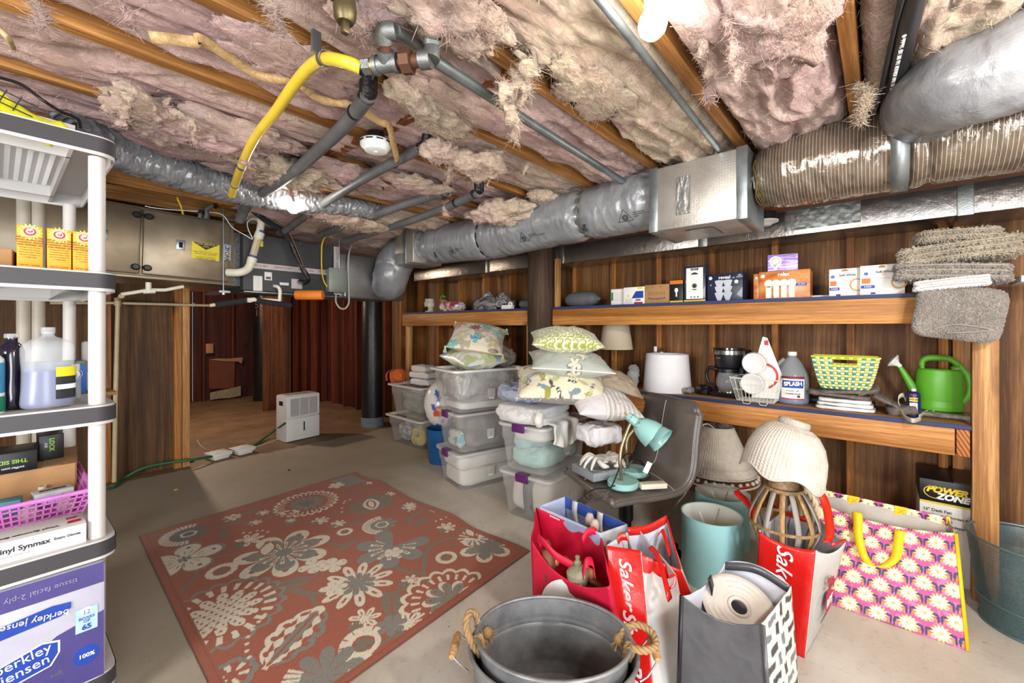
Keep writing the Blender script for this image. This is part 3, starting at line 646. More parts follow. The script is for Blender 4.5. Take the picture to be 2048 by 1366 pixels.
bx(t,'paper_label',PAP,1.065,1.125,YF-.003,YF,1.57,1.68,0); bx(t,'paper_label',PAP,1.14,1.19,YF-.003,YF,1.655,1.715,0); bx(t,'paper_label',PAP,1.245,1.31,YF-.003,YF,1.625,1.645,0)
bx(t,'foil_patch',FSK,1.33,1.41,YF-.003,YF,1.605,1.68,0)
for k in range(9): text('- - - - - -',.008,INK,t,frame(Vector((1.095,YF-.004,1.665-.01*k))-L,(1,0,0),(0,0,1)),.0003)
for k in range(10): bx(t,'barcode_bar',INK,1.148+.0035*k,1.1497+.0035*k+.0008*(k % 3),YF-.0045,YF-.003,1.662,1.68,0)
bx(t,'warning_sticker',mat('yellow_sticker',S(226,206,50),.6,bump=0),1.08,1.13,YF-.003,YF,1.9,1.94,0)
for x in (1.25,1.4,1.55): MB().cyl(Vector((x,YF-.004,1.965))-L,Vector((x,YF,1.965))-L,.005).build('screw',GALV,t)
# furnace
BEI = mat('furnace_enamel',S(150,138,118),.35,.55,c2=S(122,108,88),vs=5,bump=.08,bs=200)
YFU = 3.42
t = thing('furnace','beige horizontal furnace cabinet hanging under the joists at the left, with two doors','furnace',(.42,3.7,1.56),ry=1.3); L = t.location; t.scale = (1.06,1,.9); t.location = (.44,3.7,1.607); L = Vector((.42,3.7,1.56))
bx(t,'cabinet',BEI,-.35,.885,YFU+.02,4.0,1.56,2.05,.006); d1 = bx(t,'door',BEI,.425,.86,YFU,YFU+.03,1.585,2.035,.012); d2 = bx(t,'door',BEI,-.33,.415,YFU,YFU+.03,1.585,2.035,.012)
bx(t,'bottom_rail',BEI,-.35,.89,YFU-.012,YFU+.03,1.556,1.574,.003)
DK = mat('dark_gap',S(30,26,22),.9,bump=0)
for x,z in ((.395,1.985),(.447,1.985),(.395,1.63),(.447,1.63)):
    M = Matrix.Translation(Vector((x,YFU-.001,z))-L) @ Matrix.Rotation(PI/2,4,'X')
    b = MB().lathe([(.001,.018),(.014,.018),(.02,.012),(.022,0),(.001,0)],20,M=M); b.box(-.014,.014,-.003,.003,.016,.024,M=M); b.build('quarter_turn_knob',BLK,t)
for x in (.255,.6):
    b = MB(); b.box(x-L.x-.022,x-L.x+.022,YFU-L.y-.004,YFU-L.y,.225,.295,r=.012); b.build('sight_plate',GALV,t); MB().box(x-L.x-.01,x-L.x+.01,YFU-L.y-.006,YFU-L.y,.24,.28,r=.008).build('sight_glass',DK,t)
st = MB().box(.655-L.x,.80-L.x,YFU-L.y-.002,YFU-L.y,.175,.3).build('service_sticker',MATS['yellow_sticker'],t)
M = lambda x,z: frame(Vector((x,YFU-.0025,z))-L,(1,0,0),(0,0,1))
MB().add([(-.07,.0,0),(.07,0,0),(0,-.05,0),(-.07,0,.0008),(.07,0,.0008),(0,-.05,.0008)],[(3,4,5),(0,2,1),(0,1,4,3),(1,2,5,4),(2,0,3,5)],M=M(.728,1.858)).build('printed_arrow',INK,t,ang=0)
YEL = MATS['yellow_sticker']
text('FOR SERVICE',.016,YEL,t,M(.728,1.848) @ TR(0,0,.001),.0006); text('CALL',.014,YEL,t,M(.728,1.832) @ TR(0,0,.001),.0006)
for k,s_ in enumerate(('/ / / / / / / / / /','HEATING & COOLING','SALES AND SERVICE','/ / / / / / / / / /','24 HOUR SERVICE','1-609-693-3467')): text(s_,.0125 if k not in (5,) else .017,INK,t,M(.728,1.8-.0125*k),.0005)
MB().box(.822-L.x,.862-L.x,YFU-L.y-.002,YFU-L.y,.19,.31).build('brand_plate',foil('brushed_plate',S(170,168,160),.4,.6,bump=.05),t)
BLUE = mat('blue_print',S(40,76,160),.5,bump=0)
MB().box(.83-L.x,.858-L.x,YFU-L.y-.003,YFU-L.y,.275,.305).build('printed_logo',BLUE,t); text('*',.04,WHITE_P,t,frame(Vector((.844,YFU-.0032,1.846))-L,(1,0,0),(0,0,1)),.0006,name='printed_logo')
text('YORK',.036,INK,t,frame(Vector((.843,YFU-.0026,1.79))-L,(0,0,-1),(1,0,0)),.0006,bold=.001)
for x,y in ((.865,YFU-.03),(1.685,YFU-.03)):
    r_ = MB().cyl(Vector((x,y,1.53 if x < 1 else 1.6)),Vector((x,y,2.2)),.0045,8); r_ = r_.build('hanger_rod',GALV,recentre=None); tag(r_,'thin threaded hanger rod beside the furnace end panel' if x < 1 else 'thin threaded hanger rod at the joint of dark trunk and plenum','rod')
b = MB(); b.box(.835,.9,YFU-.05,YFU+.3,1.538,1.552); b.cyl((.865,YFU-.03,1.525),(.865,YFU-.03,1.54),.012,6); tag(b.build('support_channel',GALV),'metal support channel under the right end of the furnace','bracket')
# junction box on the plenum
A = PY(655,537,YF-.04); B_ = PY(690,586,YF-.04)
t = thing('disconnect_box','grey metal electrical disconnect box on the front of the galvanised plenum','electrical box',((A.x+B_.x)/2,YF-.03,B_.z)); ww = (B_.x-A.x)/2; hh = A.z-B_.z
GRN = mat('grey_green_enamel',S(140,148,138),.45,.2,bump=.05)
MB().box(-ww,ww,-.04,.03,0,hh,r=.005).build('box_body',GRN,t); MB().box(-ww-.005,ww-.02,-.048,-.038,.012,hh+.006,r=.003).build('cover',GRN,t); MB().cyl((ww-.01,-.03,0),(ww-.01,-.03,-.03),.012).build('connector',GALV,t)
COND = mat('flexible_conduit',S(170,170,160),.5,bump=.5,bs=150)
def pipe(name,lab,cat,pts,r,m,n=12,sm=0,parts=None,caps=True,group=None):
    b = MB().tube(pts,r,n,sm=sm,caps=caps); o = b.build(name,m,ang=50); return tag(o,lab,cat,group)
yy = YF-.05
pipe('conduit_loop','looped grey flexible conduit hanging under the disconnect box','conduit',[PY(672,588,yy),PY(672,604,yy),PY(680,616,yy),PY(690,617,yy),PY(697,608,yy),PY(698,594,yy),PY(697,560,yy),PY(697,515,yy),PY(703,490,yy+.1),PY(715,470,yy+.3)],.0075,COND,sm=8)
# ---- PVC flue pipe with couplings
PVC = mat('pvc_pipe',S(222,218,200),.35,var=.05,bump=0); PVCO = mat('old_pvc',S(206,190,152),.45,var=.12,bump=.1)
PURP = mat('purple_primer',S(92,84,150),.5,bump=0)
t = thing('flue_pipe','white plastic flue pipe with purple-primed joints bending out of the furnace end','pipe',PY(510,500,3.36)); L = t.location; q = 3.36
pth = [PY(455,545,q+.05),PY(478,545,q),PY(495,538,q),PY(505,520,q)]; MB().tube([p-L for p in spline(pth,8)],.027,20).build('elbow',PVC,t,ang=60)
a1,a2 = PY(503,523,q),PY(518,470,q); MB().cyl(a1-L,a2-L,.024,20).build('pipe_length',PVCO,t); MB().cyl(a2-L,PY(524,440,q)-L,.024,20).build('pipe_length',PVC,t)
MB().cyl(PY(524,440,q)-L,PY(522,405,q+.05)-L,.026,20).build('pipe_length',PVC,t)
for a,b_,r in ((PY(502,527,q),PY(505,516,q),.031),(PY(516,478,q),PY(520,466,q),.031),(PY(523,446,q),PY(524.5,432,q),.031),(PY(524,425,q),PY(523,417,q),.030)):
    MB().cyl(a-L,b_-L,r,22).build('coupling',PVC,t); c = b_+(b_-a)*.12; MB().cyl(b_-L,b_+(b_-a)*.4-L,.0262,20).build('primer_ring',PURP,t)
text('PVC-1120 SCH 40',.018,INK,t,frame(PY(511,498,q-.026)-L,(a2-a1),(0,-1,0)) @ TR(0,0,0),.0004)
t2 = thing('cable_loop','thin white wire loop running from the furnace top round the flue pipe','wire',PY(480,440,3.38)); L = t2.location
MB().tube([PY(x,y,3.38)-L for x,y in ((290,412),(310,416),(350,420),(415,424),(445,430),(465,455),(490,470),(505,478),(497,460),(495,445),(505,438),(515,440))],.0028,6,sm=6).build('wire',WHITE_P,t2)
# small pvc drains
def pvc(name,lab,pts,r,m=PVC,fit=(),sm=0):
    t = thing(name,lab,'pipe',pts[0]); L = t.location; MB().tube([Vector(p)-L for p in (spline(pts,sm) if sm else pts)],r,12).build('pipe_length',m,t,ang=50)
    for a,b_ in fit: MB().cyl(Vector(a)-L,Vector(b_)-L,r*1.35,14).build('fitting',m,t)
    return t
q = 3.5
pvc('drain_pipe','white condensate drain pipe with a tee hanging below the furnace',[PY(242,589,q),PY(268,585,q),PY(297,580,q),PY(330,580,q),PY(367,573,q)],.0115,PVC,((PY(286,583,q),PY(310,582,q)),(PY(297,565,q),PY(297,586,q))))
pvc('drain_pipe','tall yellowed plastic pipe standing from floor to drain fitting in front of the knotty plywood',[PY(228.5,964,4.8),PY(231,800,4.8),PY(236,600,4.8),PY(243,592,4.3)],.017,PVCO,((PY(235.5,612,4.8),PY(236,596,4.8)),))
pvc('water_line','thin horizontal plastic pipe strapped across the partition under the furnace',[PY(100,606,4.82),PY(232,606,4.82),PY(420,611,4.82)],.012,PVCO,((PY(385,609,4.82),PY(389,610,4.82)),))
q = 3.4
FOAM = mat('black_foam',S(38,38,40),.95,bump=.6,bs=200)
t = thing('insulated_drain','short drain line sleeved in black foam hanging below the dark trunk','pipe',PY(500,605,q)); L = t.location
for a,b_ in (((430,610),(492,601)),((512,601),(582,611))): MB().cyl(PY(*a,q)-L,PY(*b_,q)-L,.021,14).build('foam_sleeve',FOAM,t)
MB().cyl(PY(420,611,q+.01)-L,PY(434,609,q)-L,.012).build('pipe_length',PVCO,t)
MB().tube([p-L for p in spline([PY(488,601,q),PY(500,602,q),PY(510,600,q),PY(540,600,q),PY(560,602,q)],5)],.012,12).build('pipe_length',PVC,t)
MB().cyl(PY(494,600,q)-L,PY(510,599,q)-L,.016).build('fitting',PVC,t)
MB().tube([p-L for p in spline([PY(549,572,q+.04),PY(556,574,q),PY(560,582,q),PY(559,602,q)],6)],.013,12).build('elbow',PVC,t)
ORG = mat('orange_foam',S(232,132,40),.6,bump=.3,bs=90)
A,B_ = PY(592,590,3.3),PY(646,590,3.16)
t = thing('orange_foam_roll','orange hollow foam roll hanging just below the trunk, by the black taped line','roll',A); L = t.location
d = (B_-A); MB().tube([d*.5+Vector((0,0,.036)),d*.5+Vector((.02,.12,.1)),d*.5+Vector((.02,.25,.12))],.0015,5).build('hanging_wire',GALV,t); M = frame((0,0,0),d.orthogonal(),d.cross(d.orthogonal()))
ln = d.length; MB().lathe([(.012,0),(.034,0),(.036,.004),(.036,ln-.004),(.034,ln),(.012,ln),(.012,0)],28,M=M).build('roll_body',ORG,t)
# black line set (refrigerant) drooping from the furnace valve to the coil
q = 3.3
t = thing('refrigerant_line','black foam-wrapped line drooping from the gas valve to the dark trunk, knotted with tape','pipe',PY(560,460,q)); L = t.location
MB().tube([PY(450,395,q)-L,PY(490,410,q)-L,PY(530,440,q)-L,PY(565,462,q)-L,PY(582,485,q)-L],.02,14,sm=8).build('foam_sleeve',FOAM,t)
TP = mat('black_tape',S(22,22,24),.3,bump=.8,bs=60,bd=.008)
MB().tube([PY(582,485,q)-L,PY(592,510,q)-L,PY(604,535,q)-L,PY(616,558,q)-L,PY(610,565,q+.05)-L,PY(600,563,q+.12)-L],[.018,.021,.016,.02,.015,.02,.018],12,sm=10).build('taped_end',TP,t)
MB().tube([PY(505,415,q-.02)-L,PY(548,440,q-.02)-L,PY(575,462,q-.02)-L,PY(590,490,q-.02)-L,PY(612,545,q-.02)-L],.003,8,sm=8).build('copper_tube',mat('copper',S(120,80,56),.45,.7),t)
# grey insulated pipes crossing the ceiling
GI = mat('grey_pipe_foam',S(74,74,76),.5,bump=.35,bs=120,c2=S(100,100,100))
def ipipe(lab,pts,r,up):
    t = thing('insulated_pipe',lab,'pipe',pts[0]); L = t.location
    MB().tube([p-L for p in spline(pts,8)],r,16).build('foam_sleeve',GI,t,ang=60)
    MB().tube([pts[0]+Vector((0,0,up))-L,pts[0]-L+Vector((0,0,.01)),pts[0]-L+(pts[1]-pts[0])*.1],r*1.12,14).build('taped_elbow',TP,t)
    m = pts[0]+(pts[1]-pts[0])*.55; d = (pts[1]-pts[0]).normalized(); MB().cyl(m-d*.006-L,m+d*.006-L,r*1.06,16).build('tape_ring',TP,t)
ipipe('thick black-topped insulated pipe beside the yellow hose, dropping toward the furnace',[PZ(737,190,2.07),PZ(690,250,2.06),PZ(610,325,2.05),PZ(580,350,2.03),PZ(500,405,2.02),PZ(480,440,1.95)],.026,.12)
ipipe('grey insulated pipe passing just below the smoke alarm',[PZ(855,290,2.09),PZ(740,350,2.06),PZ(640,412,2.04),PZ(570,462,2.0)],.024,.1)
ipipe('thin insulated pipe second from the bent duct',[PZ(895,382,2.09),PZ(800,412,2.06),PZ(700,448,2.04),PZ(640,470,2.02)],.026,.06)
ipipe('thin insulated pipe nearest the large hanging insulation lump',[PZ(958,385,2.04),PZ(880,420,2.04),PZ(780,455,2.03),PZ(690,482,2.0)],.025,.1)
# yellow gas hose
YH = mat('yellow_gas_hose',S(228,196,60),.35,bump=.1,coat=.3)
G = [PZ(722,136,2.0),PZ(690,124,2.01),PZ(650,118,2.04),PZ(618,136,2.06),PZ(585,175,2.06),PZ(550,225,2.05),PZ(520,262,2.04),PZ(500,295,2.03),PZ(484,330,2.01),PZ(470,368,1.99),PZ(463,390,1.97)]
t = thing('gas_hose','thick yellow corrugated gas hose curving from the ceiling valve down to the furnace','hose',G[2]); L = t.location
MB().tube([p-L for p in G],.017,18,sm=8).build('hose_body',YH,t,ang=60)
g0 = G[0]; dd = (G[0]-G[1]).normalized()
for k in range(6): MB().cyl(g0+dd*(.006*k)-L,g0+dd*(.006*k+.004)-L,.0185,18).build('corrugation',BLK,t)
MB().cyl(G[9]-L,G[9]+(G[10]-G[9])*.1-L,.019,18).build('hose_ring',TAPE,t); MB().cyl(G[8]-L,G[8]+(G[9]-G[8])*.1-L,.0185,18).build('hose_ring',TAPE,t)
c = PZ(648,118,2.04); d = (G[3]-G[1]).normalized(); M = frame(c-L,d.orthogonal(),d.cross(d.orthogonal()))
b = MB().lathe([(.018,-.008),(.0205,-.008),(.0205,.008),(.018,.008),(.018,-.008)],24,M=M); b.build('pipe_clamp',GALV,t); MB().box(-.012,.012,-.006,.006,0,.06,M=Matrix.Translation(PZ(632,106,2.06)-L)).build('clamp_tab',GALV,t)
# gas valve train at the hose top
IRON = foil('malleable_iron',S(134,138,136),.45,.8,bs=60,bump=.3); RUST = mat('rusty_union',S(104,70,54),.6,.5,bump=.3)
t = thing('gas_valve_assembly','galvanised gas pipe fittings with a rusty union where the yellow hose begins','fitting',PZ(790,125,2.0)); L = t.location
A = PZ(728,134,2.0); B_ = PZ(862,118,2.0); d = (B_-A).normalized(); Lg = (B_-A).length
def seg(f0,f1,r,m,nm,n=18): MB().cyl(A+d*Lg*f0-L,A+d*Lg*f1-L,r,n).build(nm,m,t)
seg(.0,.12,.022,IRON,'hex_nut',6); seg(.12,.2,.019,mat('brass',S(176,150,90),.35,.9),'brass_ring'); seg(.18,.5,.021,IRON,'tee_body'); seg(.46,.52,.025,IRON,'tee_rim'); seg(.16,.22,.025,IRON,'tee_rim'); seg(.5,.62,.016,RUST,'nipple'); seg(.58,.72,.031,RUST,'rusty_union',8); seg(.72,.84,.018,RUST,'nipple'); seg(.84,1.0,.024,IRON,'elbow')
T1 = A+d*Lg*.34; E1 = PZ(768,65,2.045); MB().tube([T1-L,T1+(E1-T1)*.45-L],[.02,.022],16).build('tee_branch',IRON,t); MB().cyl(T1+(E1-T1)*.4-L,T1+(E1-T1)*.75-L,.015).build('nipple',RUST,t)
MB().tube([p-L for p in spline([T1+(E1-T1)*.68,E1,PZ(790,62,2.05)],6)],[.022,.022],16).build('elbow',IRON,t); MB().cyl(PZ(792,62,2.05)-L,PZ(875,118,2.09)-L,.014).build('pipe_length',IRON,t)
MB().tube([B_-L,B_+Vector((0,0,.03))-L+RT*.004,PZ(865,40,2.12)-L],[.023,.021,.019],16).build('riser_pipe',IRON,t); MB().cyl(PZ(864,88,2.04)-L,PZ(865,76,2.05)-L,.025,18).build('pipe_rim',IRON,t)
gp = [PZ(870,122,2.04),PZ(1060,245,2.07),PZ(1255,368,2.08)]
pipe('gas_pipe','long galvanised gas pipe running parallel to the joists from the valve to the foil box','pipe',[gp[0],gp[1],gp[2],gp[2]+(gp[2]-gp[1])*.2],.0165,GALV)
pipe('metal_conduit','galvanised conduit running past the near bulb to the foil box','conduit',[PZ(1185,-20,2.1),PZ(1300,125,2.1),PZ(1440,302,2.1)],.0125,GALV)
t = thing('drain_stack','black plastic drain pipe with white print between joists at the upper right','pipe',PZ(1790,100,2.1)); L = t.location
A,B_ = PZ(1838,-60,2.13),PZ(1772,225,2.13); MB().cyl(A-L,B_-L,.03,24).build('pipe_length',mat('black_abs',S(30,28,30),.3,bump=.02),t)
text('CELLCORE  ABS  DWV  ASTM F628  3 IN  PIPE  NSF  Schedule 40',.014,WHITE_P,t,frame((A+B_)/2-L+Vector((0,0,-.0305))+Vector((0,.004,0)),(A-B_),Vector((0,1,0)) if False else Vector((0,0,1)).cross(A-B_)*-1),.0004)
pipe('electrical_cable','black cable clipped beside the printed drain pipe','cable',[PZ(1812,-30,2.1),PZ(1790,50,2.11),PZ(1762,180,2.1),PZ(1752,215,2.06)],.006,BLK,8)
# brass shut-off at the top edge
t = thing('shutoff_valve','old brass valve body poking down through the insulation at the top edge','valve',PZ(690,20,2.03)); L = t.location; BR = mat('old_brass',S(112,100,70),.45,.8,bump=.2)
MB().lathe([(.001,-.03),(.018,-.03),(.024,-.02),(.026,0),(.022,.03),(.022,.08),(.001,.08)],20).build('valve_body',BR,t); MB().box(-.008,.008,-.008,.008,-.055,-.028,r=.003).build('valve_stem',BR,t); MB().cyl((-.04,.01,.03),(.02,.01,.03),.016).build('valve_port',BR,t)
# gas manifold next to the furnace top
q = 3.36
t = thing('gas_manifold','black and grey gas fittings on top of the furnace with a small red handle','fitting',PY(430,420,q)); L = t.location
for a,b_,r,m in (((463,392),(457,400),.022,BLK),((455,398),(432,410),.014,IRON),((440,404),(428,413),.019,BLK),((428,408),(408,420),.012,IRON),((420,413),(410,420),.017,IRON),((402,420),(400,436),.014,IRON),((413,421),(411,437),.014,IRON),((404,421),(402,428),.018,BLK),((414,428),(412,437),.019,IRON)):
    MB().cyl(PY(*a,q)-L,PY(*b_,q)-L,r,14).build('fitting',m,t)
MB().box(-.012,.012,-.01,.01,-.008,.008,M=Matrix.Translation(PY(440,409,q-.02)-L),r=.002).build('red_handle',mat('red_paint',S(200,30,30),.4,bump=0),t)
YC = mat('yellow_cable',S(222,186,40),.45,bump=0)
pipe('electrical_cable','yellow cable looping above the furnace from its top to the hose','cable',[PY(x,y,3.45) for x,y in ((367,432),(362,412),(355,395),(362,384),(385,383),(420,388),(460,392),(500,402))],.0065,YC,8,6)
pipe('electrical_cable','yellow cable dropping from the ceiling to the disconnect box','cable',[PY(x,y,YF-.03) for x,y in ((676,457),(672,462),(655,470),(645,485),(643,510),(644,545),(648,563),(655,574))],.006,YC,8,6)
# smoke alarm
c = PZ(752,290,2.065); nrm = Vector((0,0,-1))
t = thing('smoke_alarm','round white smoke alarm under the insulation in the ceiling middle','smoke alarm',c)
MB().lathe([(.001,-.03),(.03,-.03),(.046,-.026),(.052,-.016),(.058,-.012),(.064,-.004),(.065,.012),(.058,.016),(.001,.016)],40).build('alarm_body',WHITE_P,t)
for k in range(10):
    a = 2*PI*k/10; MB().box(-.013,.013,-.002,.002,-.002,.002,M=Matrix.Translation((.0655*math.cos(a),.0655*math.sin(a),.004)) @ Matrix.Rotation(a+PI/2,4,'Z')).build('vent_slot',DK,t)
MB().lathe([(.001,-.033),(.008,-.033),(.009,-.03),(.001,-.03)],16).build('test_button',WHITE_P,t); MB().lathe([(.001,.016),(.035,.016),(.035,.05),(.001,.05)],20).build('mount',BLK,t)
# thin wooden insulation battens sprung across the bays
LATH = wood('lath_wood',S(210,176,128),S(184,148,100),'X')
def batten(lab,pts,wv,th=.004):
    P = spline(pts,6); b = MB(); V = []
    for i,p in enumerate(P):
        d = (P[min(i+1,len(P)-1)]-P[max(i-1,0)]).normalized(); u = d.cross(Vector(wv)).normalized(); u = d.cross(Vector((0,0,1))).normalized(); u = (u*.6+Vector((0,0,1))*.8).normalized(); V += [p-u*.014,p+u*.014]
    b.grid(V,len(P),2); o = b.build('wooden_batten',LATH,thick=th); return tag(o,lab,'batten')
batten('bent wooden batten under the insulation left of the yellow hose, with a turned-up end',[PZ(300,74,2.1),PZ(345,78,2.1),PZ(392,84,2.1),PZ(400,78,2.1),PZ(450,108,2.11),PZ(520,150,2.11),PZ(590,160,2.11)],(0,0,1))
batten('split wooden batten ending in a point in front of the smoke alarm',[PZ(600,168,2.11),PZ(640,198,2.11),PZ(700,210,2.1),PZ(760,243,2.09),PZ(778,252,2.08),PZ(786,285,2.06),PZ(796,325,2.04)],(0,0,1))
# dark cables above the shelving
pipe('black_cable','pair of black cables looping between joist and plastic shelving top','cable',[PZ(-20,150,2.08),PZ(40,168,2.05),PZ(85,200,2.0),PZ(120,222,2.0),PZ(155,238,2.02),PZ(162,255,2.04)],.005,BLK,8,8)
pipe('wire_bundle','tan cable pair running up the joist at the far upper left','cable',[PZ(-10,50,2.12),PZ(15,75,2.09),PZ(25,95,2.12)],.008,mat('tan_cable',S(190,170,130),.5),8,6)
# ================================================================= PLASTIC SHELVING AT THE LEFT AND WHAT STANDS ON IT
FP = PD(194,HOR,1.4); FP.z = 0; RZ5 = rad(2)
def WLc(lx,ly,z=0): return Vector((FP.x+lx*math.cos(RZ5)-ly*math.sin(RZ5),FP.y+lx*math.sin(RZ5)+ly*math.cos(RZ5),z))
SHP = mat('shelf_plastic',S(200,197,194),.45,var=.03,bump=.05,bs=200); BAND = mat('shelf_dark_band',S(62,60,64),.5,var=.05,bump=.15,bs=400)
t = thing('shelving_unit','tall white plastic shelving unit with dark grey edge bands and round posts at the left','shelving',tuple(FP),2)
XA,XB,YA,YB = -.5,.045,-.045,.89; RC = .05
def outline(o,n=6):
    P = []
    for cx,cy,a0 in ((XB-RC,YA+RC,-90),(XB-RC,YB-RC,0),(XA+RC,YB-RC,90),(XA+RC,YA+RC,180)):
        for k in range(n+1): a = rad(a0+90*k/n); P.append((cx+(RC+o)*math.cos(a),cy+(RC+o)*math.sin(a)))
    return P
SZ = [.165,.604,1.045,1.481,1.925]
for zt in SZ:
    b = MB(); b.prism(outline(-.001),zt-.009,zt); o = outline(0); n = len(o); oi = outline(-.006)
    V = [(*p,zt-.062) for p in o]+[(*p,zt) for p in o]+[(*p,zt-.062) for p in oi]+[(*p,zt-.004) for p in oi]
    b.add(V,[(j,(j+1) % n,n+(j+1) % n,n+j) for j in range(n)]+[(2*n+j,3*n+j,3*n+(j+1) % n,2*n+(j+1) % n) for j in range(n)]+[(j,2*n+j,2*n+(j+1) % n,(j+1) % n) for j in range(n)])
    b.box(XA+.1,XB-.1,YA+.13,YA+.14,zt-.055,zt-.008); b.box(XA+.1,XB-.1,YB-.14,YB-.13,zt-.055,zt-.008); b.box(XB-.11,XB-.1,YA+.01,YB-.01,zt-.055,zt-.008); b.box(-.24,-.235,YA+.13,YB-.13,zt-.03,zt-.008)
    s_ = b.build('shelf_board',SHP,t)
    b = MB(); o1 = outline(.0025); V = [(*p,zt-.052) for p in o1]+[(*p,zt-.005) for p in o1]; b.add(V,[(j,(j+1) % n,n+(j+1) % n,n+j) for j in range(n)]); V = [(*p,zt-.052) for p in o]+[(*p,zt-.005) for p in o]; b.build('edge_band',BAND,s_)
    if zt > 1.4:
        b = MB(); k = 0; y = YA+.145
        while y < YB-.15:
            pts = [(XA+.11+i*.013,y+(.006 if i % 2 else 0)) for i in range(int((XB-XA-.22)/.013))]
            for i in range(len(pts)-1): (a0,a1),(c0,c1) = pts[i],pts[i+1]; b.add([(a0,a1,zt-.009),(c0,c1,zt-.009),(c0,c1,zt-.016),(a0,a1,zt-.016)],[(0,1,2,3)])
            y += .01
        r_ = b.build('underside_ribs',SHP,s_,ang=0,fix=False); r_['kind'] = 'stuff'
for px_,py_ in ((0,0),(XA+.045,0),(0,YB-.045),(XA+.045,YB-.045)):
    for z0,z1 in ((0,.105),(.165,.545),(.604,.985),(1.045,1.42),(1.481,1.865)): MB().cyl((px_,py_,z0),(px_,py_,z1),.0215,24).build('post',SHP,t)
def flatbox(name,lab,cat,w_,d,h,m,p,rz=0,group=None,r=.0015,rx=0,ry=0):
    """carton standing on its base at p (centre of base); returns the thing, front is local -Y"""
    t = thing(name,lab,cat,tuple(p),rz,group,rx,ry); MB().box(-w_/2,w_/2,-d/2,d/2,0,h,r=r).build('carton',m,t); return t
def F(t_,d,x,z,y_=0,e=.0012): return frame((x,-d/2-e+y_,z),(1,0,0),(0,0,1))
def Fr(w_,y,z,e=.0012): return frame((w_/2+e,y,z),(0,1,0),(0,0,1))
def Ft(h,x,y,e=.0012): return frame((x,y,h+e),(1,0,0),(0,1,0))
def plate(par,nm,m,M,w_,h_,e=.0006): return MB().box(-w_/2,w_/2,-h_/2,h_/2,0,e,M=M).build(nm,m,par,ang=0)
def disc(par,nm,m,M,r,sx=1,e=.0006,n=28,r0=0):
    if r0:
        v = [(q*math.cos(2*PI*j/n)*sx,q*math.sin(2*PI*j/n),e) for q in (r0,r) for j in range(n)]; return MB().add(v,[(j,(j+1) % n,n+(j+1) % n,n+j) for j in range(n)],M=M).build(nm,m,par,ang=0,fix=False)
    return MB().prism([(r*math.cos(2*PI*j/n)*sx,r*math.sin(2*PI*j/n)) for j in range(n)],0,e,M=M).build(nm,m,par,ang=0)
ORB = mat('orange_carton',S(246,160,20),.5,var=.03,bump=0,vs=3); REDI = mat('crimson_ink',S(190,24,60),.5,bump=0); WHT = mat('white_print',S(240,240,240),.6,var=.02,bump=0)
GRYI = mat('grey_ink',S(110,112,118),.6,bump=0); BLUI = mat('blue_ink',S(28,66,168),.5,bump=0); KRAFT = mat('brown_cardboard',S(176,134,90),.8,bump=.2,bs=120)
for lx,lab in ((-.146,'orange baking soda carton, leftmost of the three on the plastic shelf'),(-.084,'orange baking soda carton in the middle of the three'),(-.028,'orange baking soda carton half hidden behind the shelf post')):
    t = flatbox('baking_soda_box',lab,'box',.053,.08,.132,ORB,WLc(lx,.05,1.481),1,'baking soda cartons on the second shelf')
    V = [(r_*math.cos(2*PI*j/32),r_*math.sin(2*PI*j/32),.0004) for j in range(32) for r_ in ((.0185 if j % 2 else .027),)]+[(0,0,.0004)]
    MB().add(V,[(j,(j+1) % 32,32) for j in range(32)],M=F(t,.08,0,.112,0,.0008)).build('printed_rays',mat('pale_yellow_ink',S(255,222,110),.5,bump=0),t,ang=0,fix=False)
    disc(t,'printed_logo',REDI,F(t,.08,0,.114),.0125,1.05); disc(t,'printed_logo',WHT,F(t,.08,0,.1145,0,.0018),.008,1.1)
    b = MB(); b.box(-.004,.005,-.003,.0012,0,.0005,M=F(t,.08,0,.114,0,.0024)); b.box(.003,.006,-.001,.005,0,.0005,M=F(t,.08,0,.114,0,.0024)); b.build('printed_logo',REDI,t,ang=0)
    text('ARM & HAMMER',.0042,WHT,t,F(t,.08,0,.1237,0,.0022),.0002)
    for k,s_ in enumerate(('BAKING SODA FOR','DEODORIZING AND','CLEANING, FRIDGE','AND FREEZER USE','Change every 30 days','to keep food tasting','fresh and clean. Open','the box and place on','a middle shelf.')): text(s_,.0062 if k < 4 else .005,INK,t,F(t,.08,0,.095-.0075*k),.0002,bold=.0001 if k < 4 else 0)
    text('NET WT 1 LB (454g)',.0045,INK,t,F(t,.08,0,.011),.0002)
# top shelf
t = flatbox('white_carton','flat white carton lying on the very top of the plastic shelving','box',.3,.2,.045,mat('white_carton',S(228,226,222),.6,bump=.05),WLc(-.2,.14,1.925),4)
CW = [(x,y) for x in range(10) for y in range(10)]
Yt = mat('yellow_cloth',S(232,226,40),.6,bump=.2)
t = thing('yellow_safety_bag','bright yellow bag with black print draped over the white carton on top','bag',tuple(WLc(-.19,.03,1.95)))
n = 26; V = []
for i in range(n):
    for j in range(n):
        u,v_ = i/(n-1),j/(n-1); x = -.13+.24*u; z = .075-.11*v_+.03*math.sin(u*6)*(1-v_)-.05*u; y = -.01-.012*math.sin(u*11+v_*4)-.02*v_; V.append((x+.02*math.sin(v_*5),y,z))
MB().grid(V,n,n).build('bag_body',Yt,t,thick=.004)
for k in range(5): MB().box(-.11+.03*k,-.107+.03*k,-.045,-.043,.0,.05,M=TR(0,0,0,0,20,0)).build('printed_stripe',INK,t)
for k in range(3): MB().box(-.12,.05,-.047,-.044,.005+.018*k,.008+.018*k,M=TR(0,0,0,0,18,0)).build('printed_stripe',INK,t)
CLR = mat('clear_plastic',S(236,240,240),.12,bump=.02,alpha=.22,c2=S(220,226,230))
